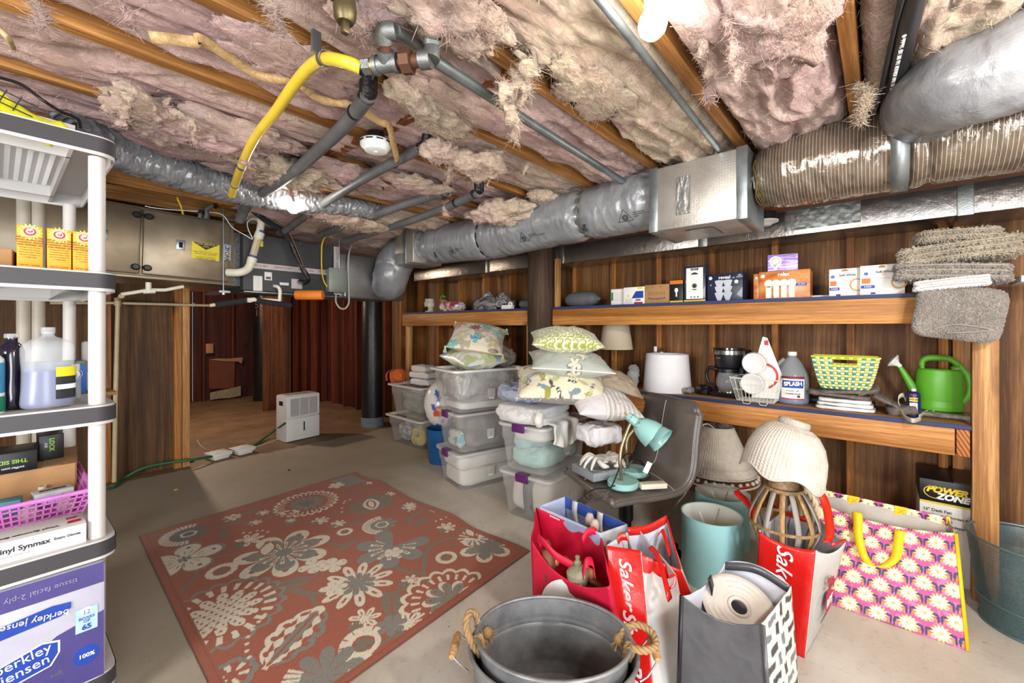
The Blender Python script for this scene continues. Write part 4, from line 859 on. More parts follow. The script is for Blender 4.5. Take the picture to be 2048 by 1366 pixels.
t = thing('clear_tray','clear plastic tray with dark packing at the right end of the top shelf','tray',tuple(WLc(-.045,.2,1.925)),5)
MB().box(-.07,.08,-.12,.12,0,.028,r=.006).build('tray_shell',CLR,t); MB().box(-.05,.06,-.1,.1,.002,.018,r=.006).build('tray_contents',mat('dark_mesh',S(60,58,56),.6,bump=.5),t)
pipe('thin_cable','stiff black cable coil resting on the top shelf behind the tray','cable',[WLc(-.2,.3,1.93),WLc(-.12,.25,1.99),WLc(-.03,.2,1.985),WLc(.02,.16,1.95),WLc(.0,.14,1.945)],.0025,BLK,8,8)
# vertical pipes behind the unit
for px_,lab in ((47,'left one of two white pipes standing behind the plastic shelving'),(77,'right one of two white pipes standing behind the plastic shelving')):
    p = PY(px_,500,3.2); pipe('vertical_pipe',lab,'pipe',[(p.x,p.y,0),(p.x,p.y,2.1)],.0245,mat('cream_pvc',S(214,206,190),.4,bump=0),20,group='white pipes behind the shelving')
t = flatbox('brown_carton','small brown carton at the left edge beside the baking soda','box',.08,.1,.055,KRAFT,WLc(-.215,.07,1.481),-6)
# third shelf
def bottle(name,lab,p,prof,m,cap=None,capm=None,liquid=None,lm=None,sx=1,sy=1,rz=0,n=32,cat='bottle'):
    t = thing(name,lab,cat,tuple(p),rz); MB().lathe(prof,n,sx=sx,sy=sy).build('bottle_body',m,t,ang=60)
    if liquid: MB().lathe([(.001,liquid[0])]+[(r*.985,z) for r,z in prof if liquid[0] <= z < liquid[1]]+[(liquid[2],liquid[1]),(.001,liquid[1])],n,sx=sx*.97,sy=sy*.97).build('liquid',lm,t,ang=50)
    if cap: MB().lathe([(.001,cap[0]),(cap[2],cap[0]),(cap[2],cap[1]-.002),(cap[2]*.9,cap[1]),(.001,cap[1])],20).build('cap',capm or m,t)
    return t
MILK = mat('translucent_bottle',S(214,220,226),.3,var=.04,bump=.02,alpha=.3); BLQ = mat('blue_liquid',S(30,48,128),.25,var=.06,bump=0)
pr = [(.001,0),(.045,0),(.056,.008),(.058,.02),(.0555,.06),(.0545,.12),(.057,.17),(.057,.19),(.052,.205),(.035,.218),(.016,.226),(.013,.232),(.013,.24)]
t = bottle('detergent_jug','large translucent jug half full of blue liquid on the plastic shelf',WLc(-.108,.03,1.045),pr,MILK,(.236,.256,.016),MILK,(.004,.118,.05),BLQ,1.04,.8)
for z0,z1,m in ((.03,.1,INK),(.1,.13,Yt),(.06,.075,WHT)):
    v = [((.0585 if m == INK else .0592)*1.04*math.cos(a),(.0585 if m == INK else .0592)*.8*math.sin(a),z) for z in (z0,z1) for a in [rad(d) for d in range(-75,10,8)]]; k = len(v)//2
    MB().add(v,[(j,j+1,k+j+1,k+j) for j in range(k-1)]).build('side_label',m,t,fix=False)
pr = [(.001,0),(.026,0),(.03,.01),(.03,.06),(.024,.09),(.028,.13),(.029,.18),(.022,.2),(.013,.21),(.013,.225)]
t = bottle('dark_bottle','slim dark plastic bottle with clear cap left of the blue jug',WLc(-.182,.08,1.045),pr,mat('dark_bottle',S(30,26,44),.15,var=.1,bump=.02,coat=.5),(.222,.236,.016),MILK,n=20)
t = bottle('cleaner_bottle','white and green cleaner bottle cut by the left edge of the photo',WLc(-.226,.03,1.045),[(.001,0),(.03,0),(.032,.02),(.03,.1),(.03,.16),(.016,.18)],mat('white_green_bottle',S(232,236,234),.35),None,n=20)
MB().lathe([(.0325,.005),(.0325,.05)],20).build('green_label',mat('green_label',S(30,120,86),.5,bump=0),t); MB().lathe([(.031,.06),(.0312,.15)],20).build('blue_label',mat('teal_label',S(60,140,180),.5,bump=0),t); disc(t,'printed_logo',REDI,F(t,.064,.01,.1),.018,.7,r0=.012)
t = flatbox('wipes_carton','blue tissue carton with white oval lettering behind the blue jug','box',.19,.1,.125,mat('cobalt_carton',S(36,96,176),.5,var=.04,bump=0),WLc(-.085,.42,1.045),3)
disc(t,'printed_oval',WHT,F(t,.1,.042,.075),.025,1.7); disc(t,'printed_oval',BLUI,F(t,.1,.042,.075,0,.002),.024,1.7,r0=.021)
text('Tissues',.034,BLUI,t,F(t,.1,.035,.074,0,.0026),.0004,bold=.0008,sx=.7); text('lotion',.012,WHT,t,F(t,.1,.05,.035),.0003)
plate(t,'photo_print',mat('garden_print',S(120,130,110),.6,var=.4,vs=60),F(t,.1,0,.118,0,.0006),.188,.014)
bottle('travel_bottle','small clear travel bottle with white cap beside the shelf post',WLc(-.033,.2,1.045),[(.001,0),(.013,0),(.0145,.005),(.0145,.085),(.009,.1)],CLR,(.1,.125,.011),WHITE_P,(.003,.06,.012),mat('pale_liquid',S(200,206,208),.2,bump=0,alpha=.5),n=18)
t = thing('clear_canister','clear plastic canister with pale green base poking out right of the post','container',tuple(WLc(.034,.44,1.045)),0)
MB().box(-.03,.03,-.04,.04,0,.2,r=.01).build('canister_body',CLR,t); MB().box(-.028,.028,-.038,.038,.003,.08,r=.008).build('canister_contents',mat('pale_green',S(170,186,150),.6),t)
tag(MB().box(-.02,.09,-.07,.07,0,.014,M=TR(*WLc(.0,.4,1.031),0,0,4)).build('board_offcut',wood('offcut_wood',S(170,124,74),S(130,90,50),'X')),'short wooden board end sticking out right of the third shelf','board')
# fourth shelf: cardboard, black cartons, pink basket, gloves
t = flatbox('cardboard_box','low brown cardboard box with taped flaps behind the pink basket','box',.34,.36,.15,KRAFT,WLc(-.16,.68,.604),-3); plate(t,'packing_tape',mat('packing_tape',S(196,160,112),.3,bump=0),Ft(.15,.1,0),.05,.36); MB().box(-.165,.165,-.184,-.18,.03,.15).build('front_flap',KRAFT,t)
BLKC = mat('black_carton',S(24,24,28),.4,bump=.02); LIME = mat('lime_print',S(150,200,60),.5,bump=0)
t = flatbox('black_carton','black carton standing upside down with green lettering on the brown box','box',.2,.16,.075,BLKC,WLc(-.21,.56,.757),0)
text('THIS SIDE DOWN',.019,LIME,t,frame((.0,-.0812,.042),(-1,0,0),(0,0,-1)),.0003,bold=.0005); text('swiffer.com',.012,WHT,t,frame((.04,-.0812,.018),(-1,0,0),(0,0,-1)),.0003); disc(t,'printed_oval',WHT,F(t,.16,-.05,.016),.008,2.4)
t = flatbox('black_carton','smaller black carton with yellow-green vertical lettering behind the first','box',.07,.1,.1,BLKC,WLc(-.07,.66,.757),4)
text('LOCK',.02,LIME,t,frame((.0,-.0512,.06),(0,0,-1),(1,0,0)),.0003,bold=.0006); text('AIR',.014,WHT,t,frame((-.016,-.0512,.06),(0,0,-1),(1,0,0)),.0003)
PINKP = mat('pink_basket_plastic',S(222,130,214),.4,var=.04,bump=0)
t = thing('pink_basket','pink plastic lattice basket of bulb cartons on the fourth plastic shelf','basket',tuple(WLc(-.145,.46,.606)),2)
def lattice(par,a,b_,c,d,nu,nv,m,name,rim=.008,bar=.0022,th=.002):
    """openwork wall: corners a(bottom start) b(bottom end) c(top end) d(top start)"""
    B = MB(); a,b_,c,d = map(Vector,(a,b_,c,d)); Q = lambda u,v: (a*(1-u)+b_*u)*(1-v)+(d*(1-u)+c*u)*v; N = (b_-a).cross(d-a).normalized()*th
    def bar_(p,q,w_): 
        dd = (q-p).normalized(); s_ = dd.cross(N).normalized()*w_; B.add([p-s_-N,q-s_-N,q+s_-N,p+s_-N,p-s_+N,q-s_+N,q+s_+N,p+s_+N],[(0,3,2,1),(4,5,6,7),(0,1,5,4),(1,2,6,5),(2,3,7,6),(3,0,4,7)])
    for i in range(nu+1): bar_(Q(i/nu,0),Q(i/nu,1),bar)
    for j in range(nv+1): bar_(Q(0,j/nv),Q(1,j/nv),bar if 0 < j < nv else rim)
    return B.build(name,m,par,ang=0)
hw,hd,tw,td,hh = .13,.2,.16,.235,.095
c0 = [(-hw,-hd,0),(hw,-hd,0),(hw,hd,0),(-hw,hd,0)]; c1 = [(-tw,-td,hh),(tw,-td,hh),(tw,td,hh),(-tw,td,hh)]
for k in range(4): lattice(t,c0[k],c0[(k+1) % 4],c1[(k+1) % 4],c1[k],16 if k % 2 == 0 else 24,5,PINKP,'lattice_wall')
MB().box(-hw,hw,-hd,hd,0,.003).build('basket_floor',PINKP,t)
b = MB(); b.tube([Vector(p) for p in c1]+[Vector(c1[0])],.006,8); b.build('rim',PINKP,t)
t = flatbox('bulb_carton','silver grey bulb carton with big white lettering in the pink basket','box',.1,.06,.05,mat('silver_carton',S(206,208,212),.4,bump=0),WLc(-.08,.35,.65),8); text('sunlite',.026,WHT,t,F(t,.06,0,.016),.0004,bold=.0012); plate(t,'grey_panel',GRYI,F(t,.06,0,.016,0,.0004),.099,.03); text('sunlite',.026,INK,t,Ft(.05,0,0),.0004,bold=.001)
t = flatbox('bulb_carton','teal bulb carton lying at the left in the pink basket','box',.07,.06,.05,mat('teal_carton',S(86,150,160),.5,bump=0),WLc(-.19,.33,.65),-5); text('iParchlight',.013,WHT,t,F(t,.06,0,.034),.0003,bold=.0004)
for k,(x,y) in enumerate(((-.2,.4),(-.14,.3),(-.05,.31),(-.1,.48),(-.16,.52))): bottle('spare_bulb','loose frosted spare bulbs lying in the bottom of the pink basket',WLc(x,y,.612),[(.001,0),(.02,.008),(.028,.028),(.02,.05),(.012,.06),(.012,.075)],mat('frosted_bulb',S(216,206,180),.3),n=14,cat='bulb')['group'] = 'loose bulbs in the pink basket'
t = flatbox('glove_carton','white carton of vinyl exam gloves at the front of the fourth shelf','box',.26,.13,.062,mat('glove_carton',S(230,228,226),.5,var=.02,bump=0),WLc(-.155,.045,.604),0)
text('Vinyl Synmax',.021,INK,t,F(t,.13,-.005,.036),.0003,bold=.0006); text('Exam Gloves',.011,INK,t,F(t,.13,.098-.01,.036),.0003,bold=.0003); text('Latex Free  Powder Free',.006,GRYI,t,F(t,.13,-.02,.018),.0002)
text('Vinyl Synmax Exam',.018,INK,t,frame((0,-.03,.0632),(-1,0,0),(0,-1,0)),.0003,bold=.0004)
plate(t,'red_print',REDI,Ft(.062,.105,-.02),.03,.022); plate(t,'red_print',REDI,Ft(.062,.1,.02),.024,.016); 
MB().ball((0,0,.06),.022,8,sc=(1,.8,1.1)).build('glove_tuft',mat('blue_nitrile',S(60,140,210),.4),t).location = (-.085,.065,0)
# bottom shelf: big plastic-wrapped tissue packs
PURPK = mat('purple_wrap',S(74,66,130),.25,var=.1,bump=.2,bs=30,coat=.4); LILW = mat('white_wrap',S(186,186,204),.3,var=.08,bump=.15,bs=20,coat=.3)
t = flatbox('tissue_pack','large purple and white shrink-wrapped tissue pack on the bottom shelf','box',.42,.5,.37,LILW,WLc(-.185,.21,.165),0,r=.012)
plate(t,'purple_top',PURPK,F(t,.5,0,.335),.41,.065); MB().prism([(-.2,-.18),(.205,-.18),(.205,.03),(.1,.0),(.03,-.05),(-.04,-.11),(-.2,-.14)],0,.001,M=F(t,.5,0,.18)).build('purple_swoosh',PURPK,t)
hexa = [(-.075,-.03),(-.05,-.05),(.045,-.03),(.062,.0),(.062,.032),(.03,.042),(-.05,.018),(-.075,0)]
MB().prism([(x*1.08,y*1.12) for x,y in hexa],0,.001,M=F(t,.5,.04,.13,0,.002)).build('white_hexagon',WHT,t); MB().prism(hexa,0,.001,M=F(t,.5,.04,.13,0,.0035)).build('blue_hexagon',BLUI,t)
text('berkley\njensen',.038,WHT,t,F(t,.5,.035,.132,0,.005) @ TR(0,0,0,0,0,9),.0003); text('soft',.018,GRYI,t,F(t,.5,.1,.065,0,.003),.0003); text('tissue',.03,PURPK,t,F(t,.5,.08,.035,0,.003),.0003,bold=.0008)
text('berkley jensen',.026,WHT,t,frame((.05,-.2572,.255),(-1,0,0),(0,0,-1)) @ TR(0,0,0,0,0,-6),.0003); MB().prism([(x*1.3,y*.55) for x,y in hexa],0,.0008,M=F(t,.5,.05,.255,0,.003)).build('blue_hexagon',BLUI,t)
text('tissue facial 2-ply',.022,mat('lavender_ink',S(150,140,180),.5,bump=0),t,frame((.07,-.253,.335),(-1,0,0),(0,0,-1)),.0003)
plate(t,'blue_badge',mat('pale_blue_ink',S(176,208,238),.5,bump=0),F(t,.5,.165,.2,0,.002),.05,.075); text('12',.018,BLUI,t,F(t,.5,.165,.223,0,.004),.0003); text('BOXES\nOF',.012,BLUI,t,F(t,.5,.165,.2,0,.004),.0003); text('65',.022,BLUI,t,F(t,.5,.165,.176,0,.004),.0003,bold=.0006)
MB().prism([(-.012,-.006),(.012,-.006),(.012,.008),(.006,.014),(-.008,.014),(-.012,.008)],0,.0004,M=F(t,.5,.165,.225,0,.003)).build('printed_box',WHT,t)
disc(t,'round_badge',BLUI,F(t,.5,.165,.085,0,.002),.03,1); text('100%',.017,WHT,t,F(t,.5,.165,.085,0,.004),.0003,bold=.0005)
# ================================================================= TIMBER SHELF ALONG THE RIGHT WALL
XS = 2.95; ZU = 1.475; ZL = .828; BLUE_E = mat('blue_edge_paint',S(46,58,104),.6,bump=.15)
t = thing('wooden_shelf','long built-in pine shelving with two levels and blue painted edges along the plywood wall','shelf',(XS,1.2,0)); L = t.location
def sb(name,m,x0,x1,y0,y1,z0,z1,r=.003): return bx(t,name,m,x0,x1,y0,y1,z0,z1,r)
for z,ya,yb in ((ZU,-.33,2.12),(ZU,2.4,4.35)):
    sb('front_beam',W_BEAM,XS,XS+.038,ya,yb,z-.155,z-.02); sb('deck',W_DECK,XS+.003,3.36,ya,yb,z-.018,z,.001); sb('blue_edge',BLUE_E,XS+.001,XS+.006,ya,yb,z-.0185,z+.0005,0)
sb('front_beam',W_BEAM,XS,XS+.038,-.275,2.12,ZL-.15,ZL-.02); sb('deck',W_DECK,XS+.003,3.36,-.33,2.12,ZL-.018,ZL,.001); sb('blue_edge',BLUE_E,XS+.001,XS+.012,-.33,2.12,ZL-.0185,ZL+.0008,0)
ENDG = NT('end_grain'); v = ENDG.mp(); wv = ENDG.n.new('ShaderNodeTexWave'); wv.wave_type = 'RINGS'; wv.rings_direction = 'X'; wv.inputs['Scale'].default_value = 22; wv.inputs['Distortion'].default_value = 1.5; ENDG.L(ENDG.mp((1,1,1)),wv.inputs['Vector']); ENDG.col(ENDG.mix(wv.outputs['Fac'],S(196,122,60),S(120,66,30))); ENDG.set(Roughness=.7)
sb('end_block',ENDG.m,XS+.001,XS+.3,-.325,-.28,ZL-.15,ZL-.021)
sb('cross_rail',W_BEAM,3.32,3.36,-.3,2.1,ZL-.15,ZL-.02); sb('cross_rail',W_BEAM,3.32,3.36,-.3,4.3,ZU-.15,ZU-.02)
for x,y0,y1,zt in ((XS+.002,-.418,-.332,1.455),(XS+.002,2.37,2.41,1.32),(XS+.05,4.27,4.35,1.32),(XS+.045,2.09,2.13,1.9)): sb('post',W_POST,x,x+.04,y0,y1,0,zt)
sb('post',W_STUD,XS+.045,XS+.085,-.42,-.335,0,1.455)
# piles
PILE = wood('pile_bark',S(92,72,56),S(62,46,36),'Z',stain=.5,r=.75); TAR = mat('creosote',S(38,36,36),.35,var=.3,vs=4,bump=.5,bs=40,bd=.006,c2=S(20,19,20),stretch=(1,1,.4))
def pile(lab,x,y,r,m,zt,base=None,seed=0):
    t = thing('timber_pile',lab,'post',(x,y,0)); n,k = 40,60; Z = np.linspace(0,zt,k); T = np.linspace(0,2*PI,n,endpoint=False); zz,tt = np.meshgrid(Z,T,indexing='ij')
    rr = r*(1+.06*fbm(np.stack([np.cos(tt).ravel()*1.5,np.sin(tt).ravel()*1.5,zz.ravel()*.5+seed],1),4,7)+.02*fbm(np.stack([np.cos(tt).ravel()*9,np.sin(tt).ravel()*9,zz.ravel()*2+seed],1),2,8)).reshape(zz.shape)
    fast('pile_shaft',np.stack([(rr*np.cos(tt)).ravel(),(rr*np.sin(tt)).ravel(),zz.ravel()],1),quads(k,n,cv=True),m,t)
    if base: MB().lathe([(r*1.08,0),(r*1.07,.11),(r*.98,.12)],40).build('painted_base',base,t)
    return t
pile('thick brown round timber pile standing through the shelving behind the pillow stacks',2.98,2.26,.122,PILE,1.994)
pile('black tarred round pile with blue-grey paint at its foot, left of the bins',2.98,5.08,.135,TAR,1.994,mat('grey_blue_paint',S(120,134,140),.7),3)
pt = pile('black pile with chalk marks in the reddish back room',2.75,8.35,.17,TAR,2.1,None,5)
text('53\n10',.16,mat('chalk',S(150,110,80),.9,bump=0),pt,frame((-.12,-.135,1.62),(.66,-.75,0),(0,0,1)),.001)
tag(MB().box(2.35,2.75,7.15,7.19,0,2.1).build('plywood_strip',wood('strip_ply',S(150,92,52),S(88,54,34),'Z',knots=2,stain=.6,dark=S(36,24,18))),'tall stained plywood strip standing in the back room','panel')
# ---- cartons and things on the upper shelf --------------------------------------------
def shelf_carton(lab,x0,x1,ytop,X,d,m,z=ZU,cat='box',name='carton_box',rz=0,group=None,h=None):
    yb = 590; A = PX(x0,yb,X); B_ = PX(x1,yb,X); w_ = abs(A.y-B_.y); mid = PX((x0+x1)/2,ytop,X); h = h or mid.z-z
    t = thing(name,lab,cat,(X+d/2,(A.y+B_.y)/2,z),-90+rz,group); MB().box(-w_/2,w_/2,-d/2,d/2,0,h,r=.002).build('carton',m,t); t['_w'] = w_; del t['_w']; return t,w_,h
NAVYC = mat('navy_carton',S(36,44,70),.35,var=.05,bump=0,coat=.3); ORNG = mat('orange_ink',S(222,120,40),.5,bump=0); WC = mat('white_card',S(236,234,228),.5,var=.02,bump=0); YELI = mat('yellow_ink',S(240,210,40),.5,bump=0); GRN_I = mat('green_ink',S(40,140,80),.5,bump=0)
FF = lambda w_,d,x,z,e=.0012: frame((x,-d/2-e,z),(1,0,0),(0,0,1))
d = .1
t,w_,h = shelf_carton('white carton with green edge at the left end of the carton row',1222,1250,578,3.04,d,WC); plate(t,'print',GRN_I,FF(w_,d,-w_*.4,h*.55),w_*.14,h*.5)
for k in range(6): plate(t,'print',GRYI,FF(w_,d,.01,h*.75-.012*k),w_*.6,.0015)
t,w_,h = shelf_carton('white carton with blue flash, yellow dot and red strip on the upper shelf',1247,1289,574,3.0,d,WC)
MB().prism([(-w_*.1,0),(w_*.45,0),(w_*.45,h*.4),(w_*.1,h*.4)],0,.0006,M=FF(w_,d,0,h*.35)).build('blue_flash',BLUI,t); plate(t,'red_strip',REDI,FF(w_,d,w_*.22,h*.08),w_*.4,h*.1); text('300S',.022,INK,t,FF(w_,d,w_*.2,h*.24),.0004,bold=.0006); disc(t,'yellow_dot',YELI,FF(w_,d,-w_*.26,h*.5),.009); plate(t,'yellow_tag',YELI,FF(w_,d,w_*.3,h*.92),w_*.24,h*.1)
for k in range(5): plate(t,'print',GRYI,FF(w_,d,-w_*.25,h*.32-.007*k),w_*.35,.0012)
t,w_,h = shelf_carton('brown kraft carton with a drawn string of lights',1289,1338,569,3.0,d,KRAFT)
text('10 ft                    bulbs',.008,INK,t,FF(w_,d,0,h*.88),.0003)
for k in range(9): a = (k-4)/4; MB().box(-.0009,.0009,-.012,.012,0,.0004,M=FF(w_,d,a*w_*.32,h*.55)).build('print',INK,t); disc(t,'print',INK,FF(w_,d,a*w_*.32,h*.24+.006*a*a),.0045)
t,w_,h = shelf_carton('small black carton with orange top and a white bulb picture',1340,1366,560,3.0,.06,BLKC); plate(t,'orange_top',ORNG,FF(w_,.06,0,h*.9),w_,h*.16); plate(t,'yellow_tag',YELI,FF(w_,.06,0,h*.05),w_,h*.08); disc(t,'bulb_print',WHT,FF(w_,.06,0,h*.55),.016,.8); plate(t,'bulb_print',WHT,FF(w_,.06,0,h*.36),.009,.03)
t,w_,h = shelf_carton('navy-edged white carton showing a black round door lock keypad',1368,1411,532,3.0,.09,NAVYC); plate(t,'white_panel',WC,FF(w_,.09,0,h*.52),w_*.78,h*.86); MB().box(-.032,.032,-.05,.05,0,.0008,M=FF(w_,.09,0,h*.56,.002),r=0).build('print',WC,t)
o = disc(t,'keypad_print',INK,FF(w_,.09,0,h*.7,.002),.03); disc(t,'keypad_print',INK,FF(w_,.09,0,h*.45,.002),.03); plate(t,'keypad_print',INK,FF(w_,.09,0,h*.575,.0018),.06,h*.25); disc(t,'keypad_print',GRYI,FF(w_,.09,0,h*.45,.003),.017); disc(t,'keypad_print',INK,FF(w_,.09,0,h*.45,.0036),.011)
for k in range(10): disc(t,'keypad_print',WHT,FF(w_,.09,-.018+.009*(k % 5),h*.72-.014*(k//5),.003),.0028)
text('DEFIANT',.009,WHT,t,FF(w_,.09,0,h*.91,.0032),.0003); plate(t,'print',NAVYC,FF(w_,.09,0,h*.91,.0016),.05,.014); plate(t,'print',YELI,FF(w_,.09,0,h*.04,.001),w_,h*.04)
for k in range(3): disc(t,'print',BLUI,FF(w_,.09,-.022+.022*k,h*.14,.002),.005)
t,w_,h = shelf_carton('dark navy bulb carton with six frosted reflector bulbs pictured',1415,1487,547,3.0,.13,NAVYC,rz=-3)
text('reveal',.03,WHT,t,FF(w_,.13,0,h*.86),.0004,bold=.0007); text('LED',.01,WHT,t,FF(w_,.13,.055,h*.83),.0003); text('HD\nLIGHT',.014,WHT,t,FF(w_,.13,w_*.42,h*.88),.0003); disc(t,'printed_logo',WHT,FF(w_,.13,-w_*.4,h*.86),.011); disc(t,'printed_mark',WHT,FF(w_,.13,w_*.33,h*.68),.012)
for i in range(2):
    for j in range(3):
        MB().prism([(-.028,.02),(-.026,.026),(0,.029),(.026,.026),(.028,.02),(.01,-.03),(-.01,-.03)],0,.0006,M=FF(w_,.13,-.032+i*.052,.11-.04*j-.0,.0012+.0008*j)).build('bulb_print',mat('frost_print',S(200+20*0,206,216),.5,bump=0),t)
for k in range(4): plate(t,'print',GRYI,FF(w_,.13,w_*.3,h*.5-.01*k),.035,.002)
CPRC = NT('copper_carton'); CPRC.col(CPRC.mix(CPRC.ramp(CPRC.noise(CPRC.mp((3,1,6)),3,2),[(.35,0.0),(.65,1.0)]),S(176,84,28),S(214,150,84))); CPRC.set(Roughness=.3)
t,w_,h = shelf_carton('orange-brown bulb carton right under the purple carton',1518,1620,541,3.0,.14,CPRC.m)
text('relax',.03,WHT,t,FF(w_,.14,0,h*.87),.0004,bold=.0007); disc(t,'printed_logo',WHT,FF(w_,.14,-w_*.42,h*.84),.011)
for k in range(4): disc(t,'bulb_print',mat('glow_print',S(250,240,224),.5,bump=0),FF(w_,.14,-w_*.3+.04*k,h*.56,.0012+.0005*k),.023); plate(t,'bulb_print',MATS['glow_print'],FF(w_,.14,-w_*.3+.04*k,h*.25,.0012+.0004*k),.03,h*.42)
plate(t,'print',ORNG,FF(w_,.14,w_*.34,h*.62),w_*.2,h*.09); plate(t,'print',BLUI,FF(w_,.14,w_*.34,h*.48),w_*.2,h*.09); text('13.3W',.014,WHT,t,FF(w_,.14,w_*.34,h*.48,.002),.0003); text('60W  8.8W',.009,WHT,t,FF(w_,.14,w_*.34,h*.62,.002),.0003)
hr = h
t,w_,h = shelf_carton('narrow red-brown end of a bulb carton standing just left of the orange-brown carton',1507,1519,548,3.012,.1,CPRC.m); disc(t,'printed_logo',WHT,FF(w_,.1,0,h*.84),.007)
VIO = NT('violet_carton'); vs_ = VIO.mp(); VIO.col(VIO.mix(VIO.ramp(VIO.noise(VIO.mp((1,4,9)),5,3,.6,2),[(.4,0.0),(.6,1.0)]),S(122,74,190),S(208,188,240))); VIO.set(Roughness=.35)
t = thing('carton_box','purple globe bulb carton lying on the orange-brown carton','box',tuple(PX(1550,530,3.075)*1.0),-78); t.location.z = ZU+hr+.001
w_,d,h = .155,.3,.1; t.location.x = 3.15; t.location.y -= .02
MB().box(-w_/2,w_/2,-d/2,d/2,0,h,r=.002).build('carton',VIO.m,t); disc(t,'bulb_print',mat('clear_print',S(220,226,214),.4,bump=0),FF(w_,d,-w_*.24,h*.58),.032,1); disc(t,'bulb_print',GRYI,FF(w_,d,-w_*.24,h*.58,.002),.022,1,r0=.02); plate(t,'bulb_print',MATS['clear_print'],FF(w_,d,-w_*.24,h*.2),.018,.03)
VD = mat('deep_violet',S(92,66,128),.4,bump=0); plate(t,'side_panel',VD,frame((w_/2+.0006,0,h/2),(0,1,0),(0,0,1)),d*.99,h*.97)
for k in range(4): disc(t,'bulb_print',WHT,frame((w_/2+.0014,-.02+.035*k,h*.5),(0,1,0),(0,0,1)),.02,.75)
text('GE',.02,WHT,t,frame((w_/2+.0014,-.12,h*.8),(0,1,0),(0,0,1)),.0003); text('4 GLOBE',.012,WHT,t,frame((w_/2+.0014,-.085,h*.5),(0,1,0),(0,0,1)),.0003)
for k in range(3): plate(t,'print',VD,FF(w_,d,w_*.22,h*.9-.01*k),w_*.4,.003)
tag(MB().box(3.1,3.25,PX(1660,590,3.1).y,PX(1622,590,3.1).y,ZU+.001,ZU+.018,r=.002).build('white_pad',WC),'flat white pad lying between the orange-brown and the white cartons','pad')
for x0,x1,yt,X,lab,zoff in ((1658,1722,537,3.02,'white bulb carton with hang tab and amber ring, left one of two',0),(1720,1810,529,2.985,'white bulb carton with amber ring partly covered by the grey mats',0)):
    t,w_,h = shelf_carton(lab,x0,x1,yt,X,.05,WC,group=None)
    disc(t,'printed_logo',BLUI,FF(w_,.05,-w_*.38 if x0 < 1700 else -w_*.36,h*.72),.0085); text('ge',.008,WHT,t,FF(w_,.05,-w_*.38 if x0 < 1700 else -w_*.36,h*.72,.002),.0003)
    text('Soft White',.0165,INK,t,FF(w_,.05,.012,h*.76),.0004,bold=.0004); text('Classic Shape',.008,ORNG,t,FF(w_,.05,.012,h*.55),.0003); plate(t,'print',ORNG,FF(w_,.05,-w_*.36,h*.48),w_*.2,h*.17); plate(t,'print',BLUI,FF(w_,.05,-w_*.32,h*.28),w_*.32,h*.1); text('2 PACK',.009,WHT,t,FF(w_,.05,-w_*.32,h*.28,.002),.0003,bold=.0003); plate(t,'print',BLUI,FF(w_,.05,-w_*.2,h*.06),.02,.01)
    disc(t,'amber_ring',mat('amber_ink',S(214,140,50),.4,bump=0),FF(w_,.05,w_*.38,h*.4),.036,.9,r0=.028); MB().prism([(-.014,0),(-.014,.006),(-.006,.012),(.006,.012),(.014,.006),(.014,0)],0,.0005,M=FF(w_,.05,0,h*.9)).build('hang_hole',KRAFT,t)
# soft things ---------------------------------------------------------------------
def soft(name,c,s,m,parent=None,e=.35,amp=.05,fr=6,seed=0,rz=0,rx=0,ry=0,nu=96,nv=48,colf=None,aniso=(1,1,1),sag=0,ridge=0):
    """cushiony lump: rounded box with folds; c centre s half sizes"""
    th = np.linspace(0,2*PI,nu,endpoint=False); ph = np.linspace(1e-3,PI-1e-3,nv); T,Q = np.meshgrid(th,ph,indexing='ij')
    f = lambda a,e_: np.sign(a)*np.abs(a)**e_
    D = np.stack([(f(np.sin(Q),e)*f(np.cos(T),e)).ravel(),(f(np.sin(Q),e)*f(np.sin(T),e)).ravel(),f(np.cos(Q),e*1.2).ravel()],1)
    W = D*np.array(s); nrm = D/(np.array(s)); nrm /= np.linalg.norm(nrm,axis=1)[:,None]
    q = W*fr*np.array(aniso)+seed*9.1; nz = fbm(q,4,81+seed)
    if ridge: nz = nz*(1-ridge)+ridge*(.6-np.abs(fbm(q*1.3,3,91+seed))*3)
    W = W+nrm*(nz*amp)[:,None]; W[:,2] -= sag*((W[:,0]/s[0])**2+(W[:,1]/s[1])**2)
    M = np.array((Matrix.Rotation(rad(rz),3,'Z') @ Matrix.Rotation(rad(ry),3,'Y') @ Matrix.Rotation(rad(rx),3,'X'))); V = W @ M.T+np.array(c)
    C_ = colf(W/np.array(s),W) if colf else None
    P0 = np.array(parent.matrix_basis.translation) if parent is not None else np.zeros(3)
    if parent is not None and abs(parent.rotation_euler.z) > 1e-6: a = -parent.rotation_euler.z; V = V-P0; V = np.stack([V[:,0]*math.cos(a)-V[:,1]*math.sin(a),V[:,0]*math.sin(a)+V[:,1]*math.cos(a),V[:,2]],1); P0 = np.zeros(3)
    return fast(name,V-P0,quads(nu,nv,cu=True),m,parent,C_,flip=True),V
def spread(Vs,nu,nv,n,seed=0):
    '''points spread evenly over closed grids, with the centre of the grid each lies on'''
    rg = np.random.RandomState(seed); P = []; C_ = []; f = quads(nu,nv,cu=True)
    for V in Vs:
        a,b,c,d = [V[f[:,k]] for k in range(4)]; ar = np.linalg.norm(np.cross(c-a,d-b),axis=1); k = rg.choice(len(f),n//len(Vs),p=ar/ar.sum()); s_,t_ = rg.rand(len(k),1),rg.rand(len(k),1)
        P.append((a[k]*(1-s_)+b[k]*s_)*(1-t_)+(d[k]*(1-s_)+c[k]*s_)*t_); C_.append(np.tile(V.mean(0),(len(k),1)))
    return np.concatenate(P),np.concatenate(C_)
